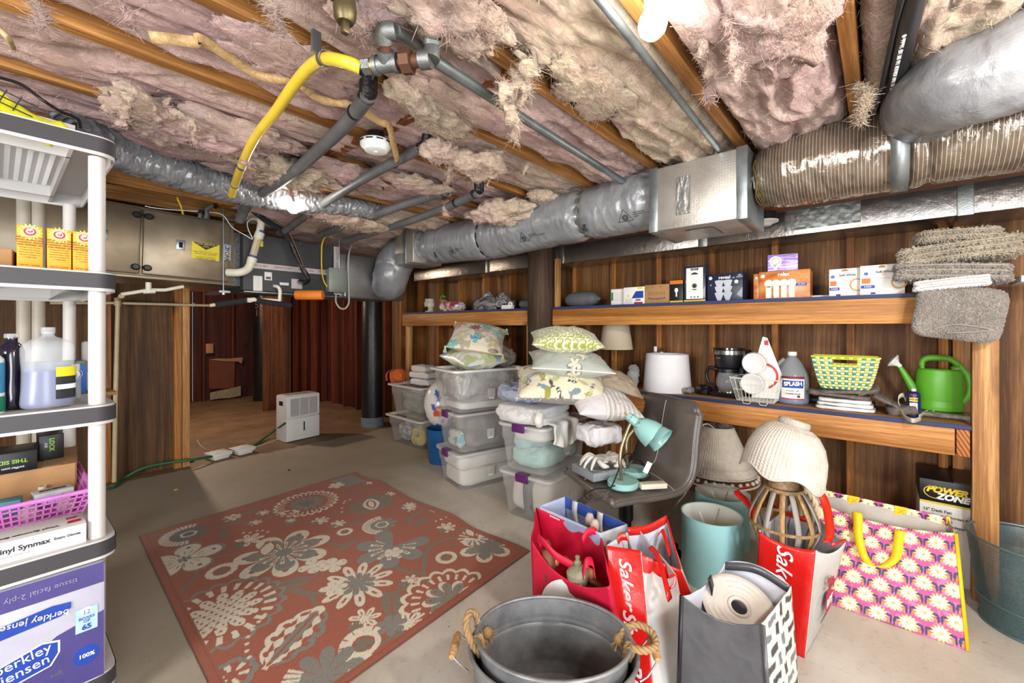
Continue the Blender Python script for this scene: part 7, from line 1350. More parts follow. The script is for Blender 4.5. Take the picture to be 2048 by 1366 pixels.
def tassel(t,p,c,seed): 
    b = MB(); rg = random.Random(seed); b.ball((p[0],p[1],p[2]),.01,6)
    for k in range(16): a = rg.uniform(0,6.28); s_ = rg.uniform(.004,.02); b.tube([p,Vector(p)+Vector((math.cos(a)*s_*.5,math.sin(a)*s_*.5,-.02)),Vector(p)+Vector((math.cos(a)*s_,math.sin(a)*s_,-.045))],.0026,5)
    b.build('tassel',c,t)
TSY = mat('yellow_yarn',S(222,204,140),.9); TST = mat('aqua_yarn',S(170,212,206),.9)
zt = .62+.345
pillow('pillow','pale pillow in clear wrap printed blue and green, lying on the top middle bin',rel(c2,d2,n2_,-.06,-.01,zt+.075),.26,.2,.1,p_pale,rz=R2+90,seed=2,tilt=8,m=attr('shiny_print',.3,.3,40,.004,coat=.6)); 
t,P,M = pillow('pillow','plain taupe pillow back with cream tassels between floral pillow and wrapped pillow',rel(c2,d2,n2_,.02,-.02,zt+.17),.21,.21,.07,None,mat('taupe_cloth',S(176,160,138),.9,bump=.4,bs=300),rz=R2+40,rx=10,seed=3)
for k in (12,24): tassel(t,P[k],TSY,k)
t,P,M = pillow('pillow','floral tasselled pillow on top of the middle stack of bins',rel(c2,d2,n2_,-.02,-.02,zt+.245),.235,.235,.095,p_flora,rz=-52,rx=0,ry=8,seed=4,tilt=26)
for k in (0,12,24,36): tassel(t,P[k],(TSY,TST)[k % 24 == 0],k+1); 
for k in (0,12,24): tassel(t,Vector(P[k])+Vector((.008,.01,.004)),(TST,TSY)[k % 24 == 0],k+7)
put_soft('wrapped_pillow','plastic-wrapped pillow behind the pale pillow on the top bin','pillow',rel(c2,d2,n2_,.2,-.02,zt+.07),(.11,.17,.07),GREYW,25,.7,.02,8,R2,ridge=.6)
# right stack textiles, from bottom to top
zz = .322+.325; pc = Vector((2.43,1.78,0))
STW = attr('striped_quilt',.95,.5,300,.003,sheen=.3)
def p_q(u,W): c = base((206,204,202),len(W)); k = (W[:,1]*40+fbm(W*20,2,3)*.7) % 1; c[k < .45] = S(228,226,224); return c
t = thing('striped_quilt','rolled grey and white striped quilt on the right stack of bins','quilt',(2.3,1.83,zz))
for k,(z,s_) in enumerate(((.035,(.19,.2,.03)),(.095,(.2,.2,.03)),(.065,(.17,.19,.012)))): soft('quilt_fold',(2.34,1.84,zz+z),s_,STW,t,.3,.008,9,40+k,2,colf=p_q)
MB().tube([(-.2+.04,-.2+.01,.035),(-.2+.015,-.2,.065),(-.2+.04,-.2+.01,.095)],.028,14,sm=6).build('quilt_edge',WTX,t); soft('fold_curl',(2.17,1.85,zz+.065),(.05,.2,.062),STW,t,.9,.004,9,44,0,colf=p_q,nu=60,nv=30)
t = thing('draped_blanket','white patterned blanket hanging over the front corner of the upper right bin','blanket',(2.28,1.62,zz-.1)); n = 40; V = []
for i in range(n):
    for j in range(n): u_,v_ = i/(n-1),j/(n-1); x = 2.22+.3*u_; d_ = v_*.3; V.append((x-2.28+.01*math.sin(v_*9),(1.72-min(d_,.13)-.015*math.sin(u_*14+v_*3))-1.62-.006*math.sin(u_*30),zz+.02-(max(0,d_-.12))*(1.0-.6*abs(u_-.5))-zz+.1+.004*math.sin(u_*17)))
MB().grid(V,n,n).build('blanket_sheet',WTX,t,thick=.012)
tb,_ = put_soft('blue_bag_bundle','clear blue plastic bag of bedding under the fish pillow','bag',(2.42,1.9,zz+.19),(.26,.2,.065),mat('blue_film',S(150,162,196),.25,bump=.8,bs=20,bd=.02,coat=.6,c2=S(180,184,200)),45,.5,.03,8,ridge=.6); soft('bag_corner',(2.4,2.12,zz+.19),(.035,.05,.045),mat('bright_blue_film',S(60,120,190),.3,bump=.8,bs=30,coat=.5,c2=S(200,210,220)),tb,.8,.02,14,46,ridge=.5)
t,P,M = pillow('pillow','grey and white striped pillow lying toward the grey chair',PD(1205,806,2.5),.2,.16,.08,p_stripe,rz=-38,rx=6,ry=8,seed=5,tilt=12); 
put_soft('wrapped_blanket','cream blanket in clear wrap under the striped pillow','blanket',tuple(PD(1198,865,2.62)),(.13,.1,.058),WPK,47,.4,.02,12,-20,ridge=.5)
pillow('pillow','plain beige pillow leaning behind, beside the beige lamp',PD(1232,762,2.9),.17,.14,.05,None,mat('beige_cloth',S(186,170,148),.9,bump=.4,bs=300),rz=-40,rx=25,ry=18,seed=6)
t,P,M = pillow('pillow','cream pillow printed with small navy and olive fish',PD(1122,766,2.62),.27,.23,.1,p_fish,rz=-50,rx=2,ry=2,seed=7,tilt=15); b = MB(); 
shag(t,np.array([list(p+t.location) for p in P for _ in range(30)])+np.random.RandomState(3).normal(0,.004,(len(P)*30,3)),900,12,.008,.0014,MATS['yellow_yarn'] if False else mat('cream_fringe',S(214,206,184),.9),name='fringe')
t,P,M = pillow('pillow','grey green pillow with white starfish and piping, second from top',PD(1138,724,2.62),.24,.2,.085,p_star,rz=-48,rx=3,ry=4,seed=8,tilt=7); MB().tube(P,.0045,8).build('piping',mat('white_piping',S(222,216,202),.8),t)
pillow('pillow','green and white wave-patterned pillow on top of the right stack',PD(1131,679,2.62),.215,.18,.082,p_wave,rz=-50,rx=2,ry=2,seed=9,tilt=9)
# ================================================================= DEHUMIDIFIER, POST CAPS, HOSE
A = PZ(572,887,0); B_ = PZ(640,872,0); C_ = PZ(557,877,0); d = (B_-A); wd = d.length; rz = math.degrees(math.atan2(d.y,d.x)); dp = .24
n_ = Vector((-d.y,d.x,0)).normalized(); ctr = (A+B_)/2+n_*dp/2; APP = mat('appliance_white',S(226,226,222),.4,var=.02,bump=0)
t = thing('dehumidifier','white dehumidifier standing on the floor before the opening to the back room','dehumidifier',(ctr.x,ctr.y,0),rz); hh = .525
MB().box(-wd/2,wd/2,-dp/2+.02,dp/2,0,hh,r=.02).build('housing',APP,t); MB().box(-wd/2+.004,wd/2-.004,-dp/2,-dp/2+.03,.01,hh*.5,r=.008).build('water_tank',APP,t); MB().box(-wd/2+.004,wd/2-.004,-dp/2,-dp/2+.03,hh*.515,hh-.005,r=.008).build('front_panel',APP,t)
MB().box(-wd/2+.045,wd/2-.03,-dp/2-.001,-dp/2+.002,hh*.55,hh*.93).build('grille_recess',mat('grille_shadow',S(120,118,112),.8,bump=0),t)
for k in range(15): z = hh*.56+k*hh*.0253; MB().box(-wd/2+.045,wd/2-.03,-dp/2-.005,-dp/2,z,z+.006,M=TR()).build('grille_slat',APP,t)
for k in range(4): x = -wd/2+.045+(wd-.075)*k/3; MB().box(x-.003,x+.003,-dp/2-.006,-dp/2,hh*.55,hh*.93).build('grille_bar',APP,t)
MB().box(.0,.016,-dp/2-.002,-dp/2+.002,hh*.2,hh*.4,r=.004).build('level_slot',INK,t); MB().box(-wd/2-.001,-wd/2+.004,-.05,.04,hh*.78,hh*.88,r=.01).build('side_handle',DK,t); MB().box(-wd/2+.05,wd/2-.06,-.06,.05,hh,hh+.004,r=.002).build('control_panel',mat('panel_grey',S(160,158,156),.4),t)
GH = mat('green_hose',S(40,104,66),.4,bump=.2)
pipe('garden_hose','long green hose running from the dehumidifier across the floor to the left corner pipe','hose',[PD(574,846,4.7)+Vector((-.02,0,0)),PZ(540,868,.05),PZ(500,896,.012),PZ(460,906,.012),PY(400,917,4.8),PY(340,925,4.8),PY(290,935,4.8),PZ(250,955,.03),PZ(232,972,.012),PZ(215,978,.012)],.012,GH,10,8)
pipe('white_wire','thin white cord trailing over the floor from partition to dehumidifier','cord',[PZ(394,880,.005),PZ(405,895,.005),PZ(430,903,.005),PZ(480,900,.005),PZ(530,888,.005),PZ(556,878,.006)],.004,WHITE_P,6,8)
for (x,y),lab in (((437,916),'left white stepped post cap lying on the floor by the green hose'),((485,906),'right white stepped post cap lying on the floor by the green hose')):
    p = PZ(x,y,0); t = thing('post_cap',lab,'post cap',(p.x,p.y,0),12); 
    for k,(s_,z0,z1) in enumerate(((.066,0,.018),(.074,.018,.03),(.086,.03,.052),(.092,.052,.06))): MB().box(-s_,s_,-s_,s_,z0,z1,r=.004).build('cap_step',APP,t)
    MB().add([(-.088,-.088,.06),(.088,-.088,.06),(.088,.088,.06),(-.088,.088,.06),(0,0,.082)],[(0,1,4),(1,2,4),(2,3,4),(3,0,4)]).build('cap_pyramid',APP,t,ang=0)
tag(MB().tube([PZ(350,935,.006),PZ(370,927,.006),PZ(388,922,.006)],.006,6).build('iron_bar',mat('rusty_iron',S(50,38,30),.8)),'short rusty iron bar on the floor below the light post of the partition','bar')
# ================================================================= CHAIR
LEA = mat('grey_leather',S(92,84,78),.32,var=.1,bump=.25,bs=160,bd=.002,vs=5,c2=S(72,66,62),coat=.15); LEB = mat('leather_underside',S(120,110,100),.5,bump=.1)
CH = (2.19,1.07); CRZ = 151
t = thing('office_chair','grey leather swivel chair piled with lamps, seen from its front left corner','chair',(*CH,0),CRZ)
prof = spline([(.265,0,.452),(.25,0,.468),(.16,0,.475),(.0,0,.472),(-.13,0,.478),(-.2,0,.51),(-.235,0,.58),(-.255,0,.7),(-.285,0,.84),(-.3,0,.885)],6); n = len(prof); m = 27; V = []
for i,p in enumerate(prof):
    f = i/(n-1); hw = .245 if f < .5 else .245-.035*((f-.5)/.5)
    e = min(f,1-f)*n; cr = 1-.16*max(0,1-e/5)**2
    q = prof[min(i+1,n-1)]-prof[max(i-1,0)]; nn_ = Vector((-q.z,0,q.x)).normalized()
    for j in range(m):
        y = -1+2*j/(m-1); dish = .035*abs(y)**3*(1 if .1 < f < .9 else .4); V.append(p+Vector((0,y*hw*cr,0))-nn_*(-dish if q.x < 0 or True else 0)*(-1 if False else 1))
MB().grid(V,n,m).build('seat_shell',LEA,t,thick=.032,ang=70)
MB().tube([V[i*m+13]+Vector((.0,0,0))+(Vector((.0,0,.018)) if i < n*.45 else Vector((.018,0,.004))) for i in range(2,n-2)],.0022,6).build('centre_seam',mat('seam_thread',S(170,160,150),.7,bump=0),t)
E_ = [V[j] for j in range(m)]+[V[i*m+m-1] for i in range(n)]+[V[(n-1)*m+j] for j in range(m-1,-1,-1)]+[V[i*m] for i in range(n-1,-1,-1)]; MB().tube(E_,.0165,10).build('edge_piping',LEA,t,ang=70)
MB().tube([V[int(n*.44)*m+j]+Vector((.012,0,.015)) for j in range(m)],.002,6).build('cross_seam',MATS['seam_thread'],t)
BL2 = mat('chair_black',S(24,24,26),.35,bump=0); MB().lathe([(.001,.1),(.03,.1),(.03,.22),(.04,.23),(.04,.38),(.06,.4),(.09,.45),(.001,.455)],24).build('gas_column',BL2,t); MB().box(-.12,.12,-.08,.08,.425,.455,r=.01).build('tilt_plate',BL2,t); MB().tube([(0,-.05,.42),(.02,-.14,.41),(.03,-.2,.4)],.006,8).build('tilt_lever',BL2,t)
for k in range(5):
    a = 2*PI*k/5+.3; c_,s_ = math.cos(a),math.sin(a); MB().tube([(c_*.02,s_*.02,.12),(c_*.15,s_*.15,.105),(c_*.29,s_*.29,.075)],[.028,.022,.016],8).build('base_arm',BL2,t); MB().lathe([(.001,-.011),(.026,-.011),(.028,-.005),(.028,.005),(.026,.011),(.001,.011)],18,M=TR(c_*.29,s_*.29,.029,90,0,0)).build('caster',BL2,t)
# ---- on the chair
ZS = .492
TEAL = mat('teal_enamel',S(140,188,184),.28,var=.03,bump=0,coat=.4); HOLE = DK
def desk_lamp(lab,bpx,pts,head0,head1,tneck,R,seed):
    b0 = PZ(*bpx,ZS); t = thing('desk_lamp',lab,'lamp',tuple(b0)); L = t.location
    MB().lathe([(.001,0),(.078,0),(.083,.006),(.083,.026),(.078,.031),(.001,.034)],36,sy=.92).build('lamp_base',TEAL,t)
    P = [p-L for p in spline(pts,8)]; MB().tube(P,.0085,12).build('gooseneck',foil('brass_neck_%d' % seed,S(176,160,130),.25,.9,bs=200,bump=.3),t)
    a = head0-L; d = (head1-head0).normalized(); ln = (head1-head0).length; M = frame(a,d.orthogonal(),d.cross(d.orthogonal())); M = frame(a,d.orthogonal(),d.cross(d.orthogonal()))
    pr = [(.001,-.012),(.018,-.012),(.022,-.004),(.024,ln*.2),(.025,ln*.3),(.036,ln*.36),(.05,ln*.5),(R*.9,ln*.75),(R,ln),(R-.003,ln),(R*.88,ln*.76),(.046,ln*.52),(.03,ln*.38)]
    MB().lathe(pr,36,M=M).build('lamp_shade',TEAL,t,ang=45); MB().ball((0,0,ln*.7),.028,8,M=M).build('bulb',WHITE_P,t)
    for k in range(9): a_ = 2*PI*k/9; MB().lathe([(.001,0),(.003,0),(.003,.0015),(.001,.0015)],8,M=M @ Matrix.Translation((.0395*math.cos(a_),.0395*math.sin(a_),ln*.385)) @ Matrix.Rotation(a_,4,'Z') @ Matrix.Rotation(rad(60),4,'Y')).build('vent_hole',HOLE,t); MB().lathe([(.001,0),(.0026,0),(.0026,.0012),(.001,.0012)],8,M=M @ Matrix.Translation((.0235*math.cos(a_),.0235*math.sin(a_),ln*.06)) @ Matrix.Rotation(a_,4,'Z') @ Matrix.Rotation(rad(90),4,'Y')).build('vent_hole',HOLE,t)
    MB().tube([Vector((0,0,-.012)),Vector((0,0,-.034))],[.005,.004],10,M=M).build('switch_knob',MATS['brass_rod'],t)
    return t
t1 = 2.1
desk_lamp('nearer teal gooseneck desk lamp standing on the grey chair seat',(1246,972),[PZ(1243,962,ZS+.03),PD(1240,925,t1),PD(1243,895,t1+.01),PD(1256,858,t1+.02),PD(1266,838,t1+.02)],PD(1259,834,t1+.02),PD(1308,872,t1-.04),0,.07,1)
desk_lamp('teal gooseneck desk lamp behind the other, its shade tipped to the right',(1268,948),[PZ(1256,938,ZS+.03),PD(1253,900,2.28),PD(1255,878,2.29),PD(1266,862,2.29),PD(1280,850,2.28)],PD(1284,846,2.28),PD(1326,882,2.2),0,.072,2)
pipe('black_cable','black lamp cord looping over the front of the chair seat','cord',[PZ(1232,972,ZS+.02)-FW*.0+Vector((0,0,.004)),PZ(1214,976,ZS+.03),PD(1190,978,2.02),PD(1170,990,1.98),PD(1182,1001,1.95),PD(1205,995,1.97),PD(1222,975,2.0),PD(1235,945,2.08),PD(1245,915,2.16),PD(1262,908,2.2),PD(1285,930,2.25)],.0034,BLK,6,10)
pipe('black_cable','second black cord bunched between the two lamp bases','cord',[PD(1255,935,2.2),PD(1265,922,2.2),PD(1282,922,2.24),PD(1292,940,2.28),PZ(1300,955,ZS+.02),PZ(1280,962,ZS+.012),PZ(1305,965,ZS+.012)],.004,BLK,6,8)
tag(MB().box(-.014,.014,-.0008,.0008,-.03,.03,M=TR(*PD(1295,935,2.2),0,25,-50)).build('barcode_tag',WC),'white barcode tag hanging from the lamp cord above the chair seat','tag')
t = thing('small_carton','small cream carton lying on the chair seat right of the teal lamps','box',tuple(PZ(1305,975,ZS)),-41); MB().box(-.068,.068,-.022,.022,0,.024,r=.001).build('carton',mat('cream_carton',S(214,204,186),.7,bump=0),t)
for k in range(2): plate(t,'print',GRYI,frame((0,-.006+.008*k,.0245),(1,0,0),(0,1,0)),.11,.0016)
GB = mat('silver_grey_case',S(140,148,152),.4,.2,var=.06,bump=.05); A = PZ(1133,952,ZS+.03); B_ = PZ(1200,985,ZS+.0); c = PZ(1190,948,ZS+.01)
t = thing('grey_device','flat grey electronic device with button grid lying at the left edge of the chair seat','device',tuple(c),-23,rx=0,ry=0); MB().box(-.085,.115,-.1,.1,.0,.042,r=.004).build('device_case',GB,t)
for i in range(5):
    for j in range(3): plate(t,'key_panel',mat('key_grey',S(104,112,112),.5,bump=0),frame((-.065+.034*i,-.075+.026*j,.0422),(1,0,0),(0,1,0)),.028,.02,.001)
CRB = mat('bleached_plaster',S(206,202,196),.8,bump=.5,bs=60,bd=.004,c2=S(176,172,166)); cc = PZ(1205,925,ZS+.07)
t = thing('crab_sculpture','white plaster crab sculpture resting on the grey device','sculpture',tuple(cc-Vector((0,0,.028))),-35); MB().lathe([(.001,0),(.09,0),(.105,.006),(.11,.012),(.09,.01),(.001,.008)],36,sx=1.1,sy=.8).build('oval_plate',CRB,t)
o,V = soft('crab_body',(cc.x,cc.y,cc.z+.022),(.05,.045,.02),CRB,t,.8,.006,30,3,nu=48,nv=24)
for sx in (-1,1):
    for k in range(4): a = rad(-38+24*k) if sx > 0 else rad(218-24*k); r_ = 1; c_,s_ = math.cos(a),math.sin(a); MB().tube([(c_*.035,s_*.035,.05),(c_*.075,s_*.07,.066),(c_*.11,s_*.1,.04),(c_*.125,s_*.115,.016)],[.01,.011,.008,.004],8,sm=5).build('leg',CRB,t)
    MB().tube([(sx*.03,-.035,.05),(sx*.055,-.075,.06),(sx*.04,-.1,.045),(sx*.015,-.105,.04)],[.011,.012,.015,.006],10,sm=5).build('claw',CRB,t); MB().tube([(sx*.045,-.098,.048),(sx*.03,-.085,.06),(sx*.012,-.088,.056)],[.008,.007,.003],8,sm=4).build('pincer',CRB,t)
pipe('white_wire','white cord hanging down behind the chair and curling on the floor','cord',[PD(1383,955,2.5),PD(1372,985,2.5),PD(1352,1010,2.5),PZ(1338,1036,.01),PZ(1322,1028,.01),PZ(1322,1018,.01),PZ(1360,1024,.01),PZ(1395,1040,.01)],.004,mat('old_cord',S(170,164,156),.5),6,8)
# ================================================================= WICKER AND OTHER LAMPS
WKM = mat('white_wicker',S(206,200,190),.6,var=.08,bump=.2,bs=200,c2=S(176,168,156))
def wicker(name,par,prof,ribs,m,M=None,amp=.0035,dz=.0085,nu=None,wavy=None,keep=None):
    """basket weave: alternate over-under along ribs"""
    nu = nu or ribs*4; L = [0.0]
    for a,b in zip(prof[:-1],prof[1:]): L.append(L[-1]+math.hypot(b[0]-a[0],b[1]-a[1]))
    nv = int(L[-1]/dz*2)+1; s = np.linspace(0,L[-1],nv); R = np.interp(s,L,[p[0] for p in prof]); Z = np.interp(s,L,[p[1] for p in prof]); th = np.arange(nu)/nu*2*PI
    ss,tt = np.meshgrid(np.arange(nv),th,indexing='ij'); row = (ss//2) % 2; ph = np.sin(tt*ribs/2+row*PI)*(np.where(ss % 2 == 0,.3,1)); rib = np.abs(np.cos(tt*ribs/2))**6
    r = R[:,None]+amp*ph+amp*1.5*rib; z = Z[:,None]+0*tt
    if wavy: z = z+wavy(tt)*((s/L[-1])[:,None])**3
    V = np.stack([(r*np.cos(tt)).ravel(),(r*np.sin(tt)).ravel(),z.ravel()],1)
    if M is not None: Mn = np.array(M); V = V @ Mn[:3,:3].T+Mn[:3,3]
    o = fast(name,V,quads(nv,nu,cv=True),m,par); md = o.modifiers.new('solid','SOLIDIFY'); md.thickness = .004; return o,(R,Z)
p = PX(1434,900,3.0); t = thing('wicker_lamp','lamp with white wicker cone shade and beaded hem, left of the domed wicker one','lamp',(3.0,p.y,0)); zb = .31
wicker('lamp_shade',t,[(.1,zb+.33),(.2,zb+.1),(.225,zb+.055)],72,WKM,amp=.0024,dz=.007)
for r_,z in ((.1,zb+.332),(.2,zb+.1),(.23,zb+.05),(.245,zb)): MB().lathe([(r_+.006*math.cos(a),z+.006*math.sin(a)) for a in [2*PI*k/8 for k in range(9)]],64).build('cane_ring',WKM,t)
for k in range(30): a = 2*PI*k/30; MB().ball((.238*math.cos(a),.238*math.sin(a),zb+.025),.0125,6).build('wooden_bead',WKM,t)
for k in range(18):
    a = 2*PI*k/18; MB().tube([(.203*math.cos(a+x),.203*math.sin(a+x)*1,zb+.095-z) for x,z in ((-.15,0),(-.12,.03),(0,.045),(.12,.03),(.15,0))],.0028,5,sm=3).build('cane_loop',WKM,t)
MB().cyl((0,0,.02),(0,0,zb+.36),.007).build('stem',mat('aged_brass',S(120,100,64),.4,.8),t); MB().tube([(.1*math.cos(a),.1*math.sin(a),zb+.33) for a in (0,PI)],.002,5).build('spider_wire',MATS['aged_brass'],t); MB().ball((0,0,zb+.365),.011,6).build('finial',MATS['aged_brass'],t)
wicker('lamp_base',t,[(.1,.0),(.11,.05),(.09,.12),(.05,.2),(.03,.26)],24,WKM)
pipe('white_cable','white lamp cord arching over the left side of the wicker cone shade','cord',[PD(1434,862,2.72),PD(1415,848,2.7),PD(1398,858,2.68),PD(1390,890,2.66),PD(1388,925,2.66)],.004,WKM,6,8)
# lantern lamp with domed wicker shade, standing in the right-hand red bag
BC = Vector((2.2,.322,0)); BAM = wood('bamboo_strip',S(196,160,112),S(160,122,78),'Z'); BAMG = mat('grey_wood_strip',S(150,146,142),.6,bump=.2); RINGW = wood('ring_wood',S(176,146,106),S(140,110,72),'X')
t = thing('lantern_lamp','barrel lamp of bent bamboo and grey strips rising from the red and white bag','lamp',tuple(BC)); rp = [(.06,.07),(.08,.2),(.1,.33),(.134,.43),(.112,.51),(.07,.59)]
for k in range(14):
    a = 2*PI*k/14+.1; P = spline([(r_*math.cos(a),r_*math.sin(a),z) for r_,z in rp],5); ribbon(t,'bent_strip',BAM if k % 2 else BAMG,P,(-math.sin(a),math.cos(a),0),.021,.005,0,L=Vector())
for z,r_,h_,th_ in ((.58,.076,.016,.016),(.428,.139,.012,.004),(.06,.075,.02,.02)): MB().lathe([(r_-th_,z),(r_,z),(r_,z+h_),(r_-th_,z+h_),(r_-th_,z)],48).build('hoop',RINGW,t)
MB().lathe([(.052,.592),(.058,.592),(.058,.645),(.052,.645),(.052,.592)],40).build('top_collar',RINGW,t); MB().lathe([(.001,.59),(.06,.59),(.06,.598),(.001,.598)],30).build('top_disc',RINGW,t); MB().lathe([(.001,.05),(.07,.05),(.07,.065),(.001,.065)],30).build('bottom_disc',RINGW,t)
MB().cyl((0,0,.06),(0,0,.7),.008).build('stem',MATS['aged_brass'],t); MB().cyl((0,0,.6),(0,0,.66),.014).build('socket',MATS['aged_brass'],t)
ROPE = mat('cream_rope',S(206,190,160),.9,bump=.8,bs=120)
def rope(par,name,pts,r,m,sm=8,tw=60,L=None):
    P = spline(pts,sm); L = L if L is not None else Vector(); o = []
    for s_ in range(3):
        Q = []; u = None; acc = 0
        for k,p in enumerate(P):
            d = (P[min(k+1,len(P)-1)]-P[max(k-1,0)]).normalized(); u = d.orthogonal().normalized() if u is None else (u-d*u.dot(d)).normalized(); b = d.cross(u); acc += (P[k]-P[k-1]).length*tw if k else 0; Q.append(p-L+(u*math.cos(acc+s_*2.094)+b*math.sin(acc+s_*2.094))*r*.5)
        o.append(Q)
    mb = MB(); [mb.tube(Q,r*.58,6) for Q in o]; return mb.build(name,m,par,ang=80)
rope(t,'rope_handle',[RT*.05+Vector((0,0,.575)),RT*.1+Vector((0,0,.575)),RT*.135+Vector((0,0,.53)),RT*.15+Vector((0,0,.46))],.014,ROPE)
lt = t; t = bpy.data.objects.new('lamp_shade',None); COL.objects.link(t); t.parent = lt; t.location = (0,0,.655); t['label'] = 'large domed white wicker shade with scalloped rim set tilted on top'; t.scale = (.76,.76,.82)
Mt = Matrix.Translation(RT*-.015+Vector((0,0,.0))) @ Matrix.Rotation(rad(16),4,FW)
wicker('dome_weave',t,[(.062,.262),(.09,.262),(.13,.24),(.17,.19),(.197,.12),(.206,.06),(.21,.0)],64,WKM,Mt,wavy=lambda q: .02*np.cos(q*5+.6)-.01,amp=.0028,dz=.0075)
MB().lathe([(.07,.262),(.078,.258),(.082,.275),(.08,.292),(.072,.298),(.064,.29),(.062,.27),(.07,.262)],48,M=Mt).build('braided_collar',mat('wicker_braid',S(206,200,190),.7,bump=1,bs=110,bd=.01),t)
MB().tube([Mt @ Vector((.211*math.cos(a),.211*math.sin(a),.02*math.cos(a*5+.6)-.012)) for a in [2*PI*k/80 for k in range(81)]],.0055,8).build('rim_cane',WKM,t); MB().tube([Mt @ Vector((.062*math.cos(a),.062*math.sin(a),.27)) for a in (rad(200),rad(20))],.003,6).build('spider_wire',MATS['aged_brass'],t)
# teal drum shades
TSH = mat('teal_fabric_shade',S(150,200,202),.75,var=.03,bump=.15,bs=300); SHI = mat('shade_lining',S(226,226,214),.7,var=.02,bump=0)
for (x,y,Z_),r_,h_,lab in (((1423,1160,0),.155,.335,'nearer teal drum lampshade on the floor behind the grey patterned bag'),((1447,1080,0),.16,.30,'farther teal drum lampshade behind the first, a red bag handle over its rim')):
    p = PD(1423,1155,2.18) if y > 1100 else Vector((2.76,.72,0)); p.z = 0; r_ *= .94; t = thing('drum_lampshade',lab,'lampshade',tuple(p)); MB().lathe([(r_,0),(r_,h_)],56).build('outer_fabric',TSH,t,ang=180); MB().lathe([(r_-.004,.001),(r_-.004,h_-.001)],56).build('inner_lining',SHI,t,ang=180); MB().lathe([(r_-.005,h_-.002),(r_+.001,h_-.003),(r_+.001,h_+.001),(r_-.005,h_+.001),(r_-.005,h_-.002)],56).build('rim_band',TSH,t)
    for a in (0,2.09,4.19): MB().tube([((r_-.005)*math.cos(a),(r_-.005)*math.sin(a),h_-.02),(.02*math.cos(a),.02*math.sin(a),h_-.09)],.002,5).build('spider_wire',CHR,t)
    MB().tube([(-.03,.05,h_+.005),(-.02,.03,h_-.05),(0,-.02,h_-.12),(.03,-.05,h_-.16)],.004,6,sm=5).build('cord',CLR if y > 1100 else WHITE_P,t); MB().lathe([(.02,0),(.035,.01),(.035,.02),(.001,.025)],20,M=TR(.01,-.01,h_-.13)).build('lamp_fitter',WHITE_P,t)
# ================================================================= BAGS
def sheetpanel(par,name,m_out,m_in,A,B_,C_,D,nu=30,nv=30,wr=.006,seed=0,top=0,bulge=0,th=.0025,colf=None,out=None,wf=4):
    """wall of a bag: A,B bottom corners, C,D top corners (C above B); top = how far the top edge sags in the middle"""
    A,B_,C_,D = [np.array(Vector(p)) for p in (A,B_,C_,D)]; U,V = np.meshgrid(np.linspace(0,1,nu),np.linspace(0,1,nv),indexing='ij'); u,v = U.ravel()[:,None],V.ravel()[:,None]
    P = (A*(1-u)+B_*u)*(1-v)+(D*(1-u)+C_*u)*v; N = np.cross(B_-A,D-A); N /= np.linalg.norm(N)
    q = P*wf+seed*7.7; w_ = (fbm(q*np.array([1,1,.6]),4,101+seed)*1.2+(.4-np.abs(fbm(q*2.3,3,111+seed)))*.8)[:,None]*wr*np.clip(np.minimum(u,1-u)*8,0,1); P = P+N*(w_+bulge*4*u*(1-u)*np.sin(v*PI*.6)); P[:,2] -= (top*4*u*(1-u)*v**2)[:,0]
    P0 = np.array(par.location); o = fast(name,P-P0,quads(nu,nv),m_out,par,colf(u[:,0],v[:,0]) if colf else None)
    if m_in: o.data.materials.append(m_in)
    md = o.modifiers.new('solid','SOLIDIFY'); md.thickness = th; md.offset = 0
    if m_in: md.material_offset = 1; md.material_offset_rim = 1 if False else 0
    return o,N
def bag(name,lab,B4,T4,mo,mi,seed=0,wr=.006,top=(0,0,0,0),bulge=0,names=('front_panel','right_gusset','back_panel','left_gusset'),cat='bag',colf=(None,)*4,n=(30,30)):
    """B4/T4: bottom and top corners, counter-clockwise from outside front-left; material lists per wall"""
    c = sum((Vector(p) for p in B4),Vector())/4; t = thing(name,lab,cat,(c.x,c.y,0)); Ns = []
    for k in range(4): o,N = sheetpanel(t,names[k],mo[k],mi,B4[k],B4[(k+1) % 4],T4[(k+1) % 4],T4[k],n[0] if k % 2 == 0 else n[0],n[1],wr,seed+k*3,top[k],bulge,colf=colf[k]); Ns.append(Vector(N))
    MB().add([Vector(p)+Vector((0,0,.004))-t.location for p in B4]+[Vector(p)-t.location+Vector((0,0,.001)) for p in B4],[(0,1,2,3),(7,6,5,4)]).build('bag_floor',mo[0],t,ang=0,fix=False); return t,Ns
BZ = lambda x,y,z: PZ(x,y,z)
PRED = mat('crimson_nonwoven',S(206,20,52),.6,var=.05,bump=.25,bs=260,c2=S(190,14,60)); RED2 = mat('glossy_red_laminate',S(206,26,22),.3,var=.06,bump=.3,bs=30,bd=.004,coat=.25); WPP = mat('white_woven_poly',S(196,194,190),.45,var=.05,bump=.35,bs=40,bd=.004,coat=.15); WIN = mat('pale_lining',S(206,208,218),.6,var=.05,bump=.3,bs=40,bd=.004); WOV = mat('white_inner_poly',S(200,204,206),.45,bump=.4,bs=60,alpha=.8)
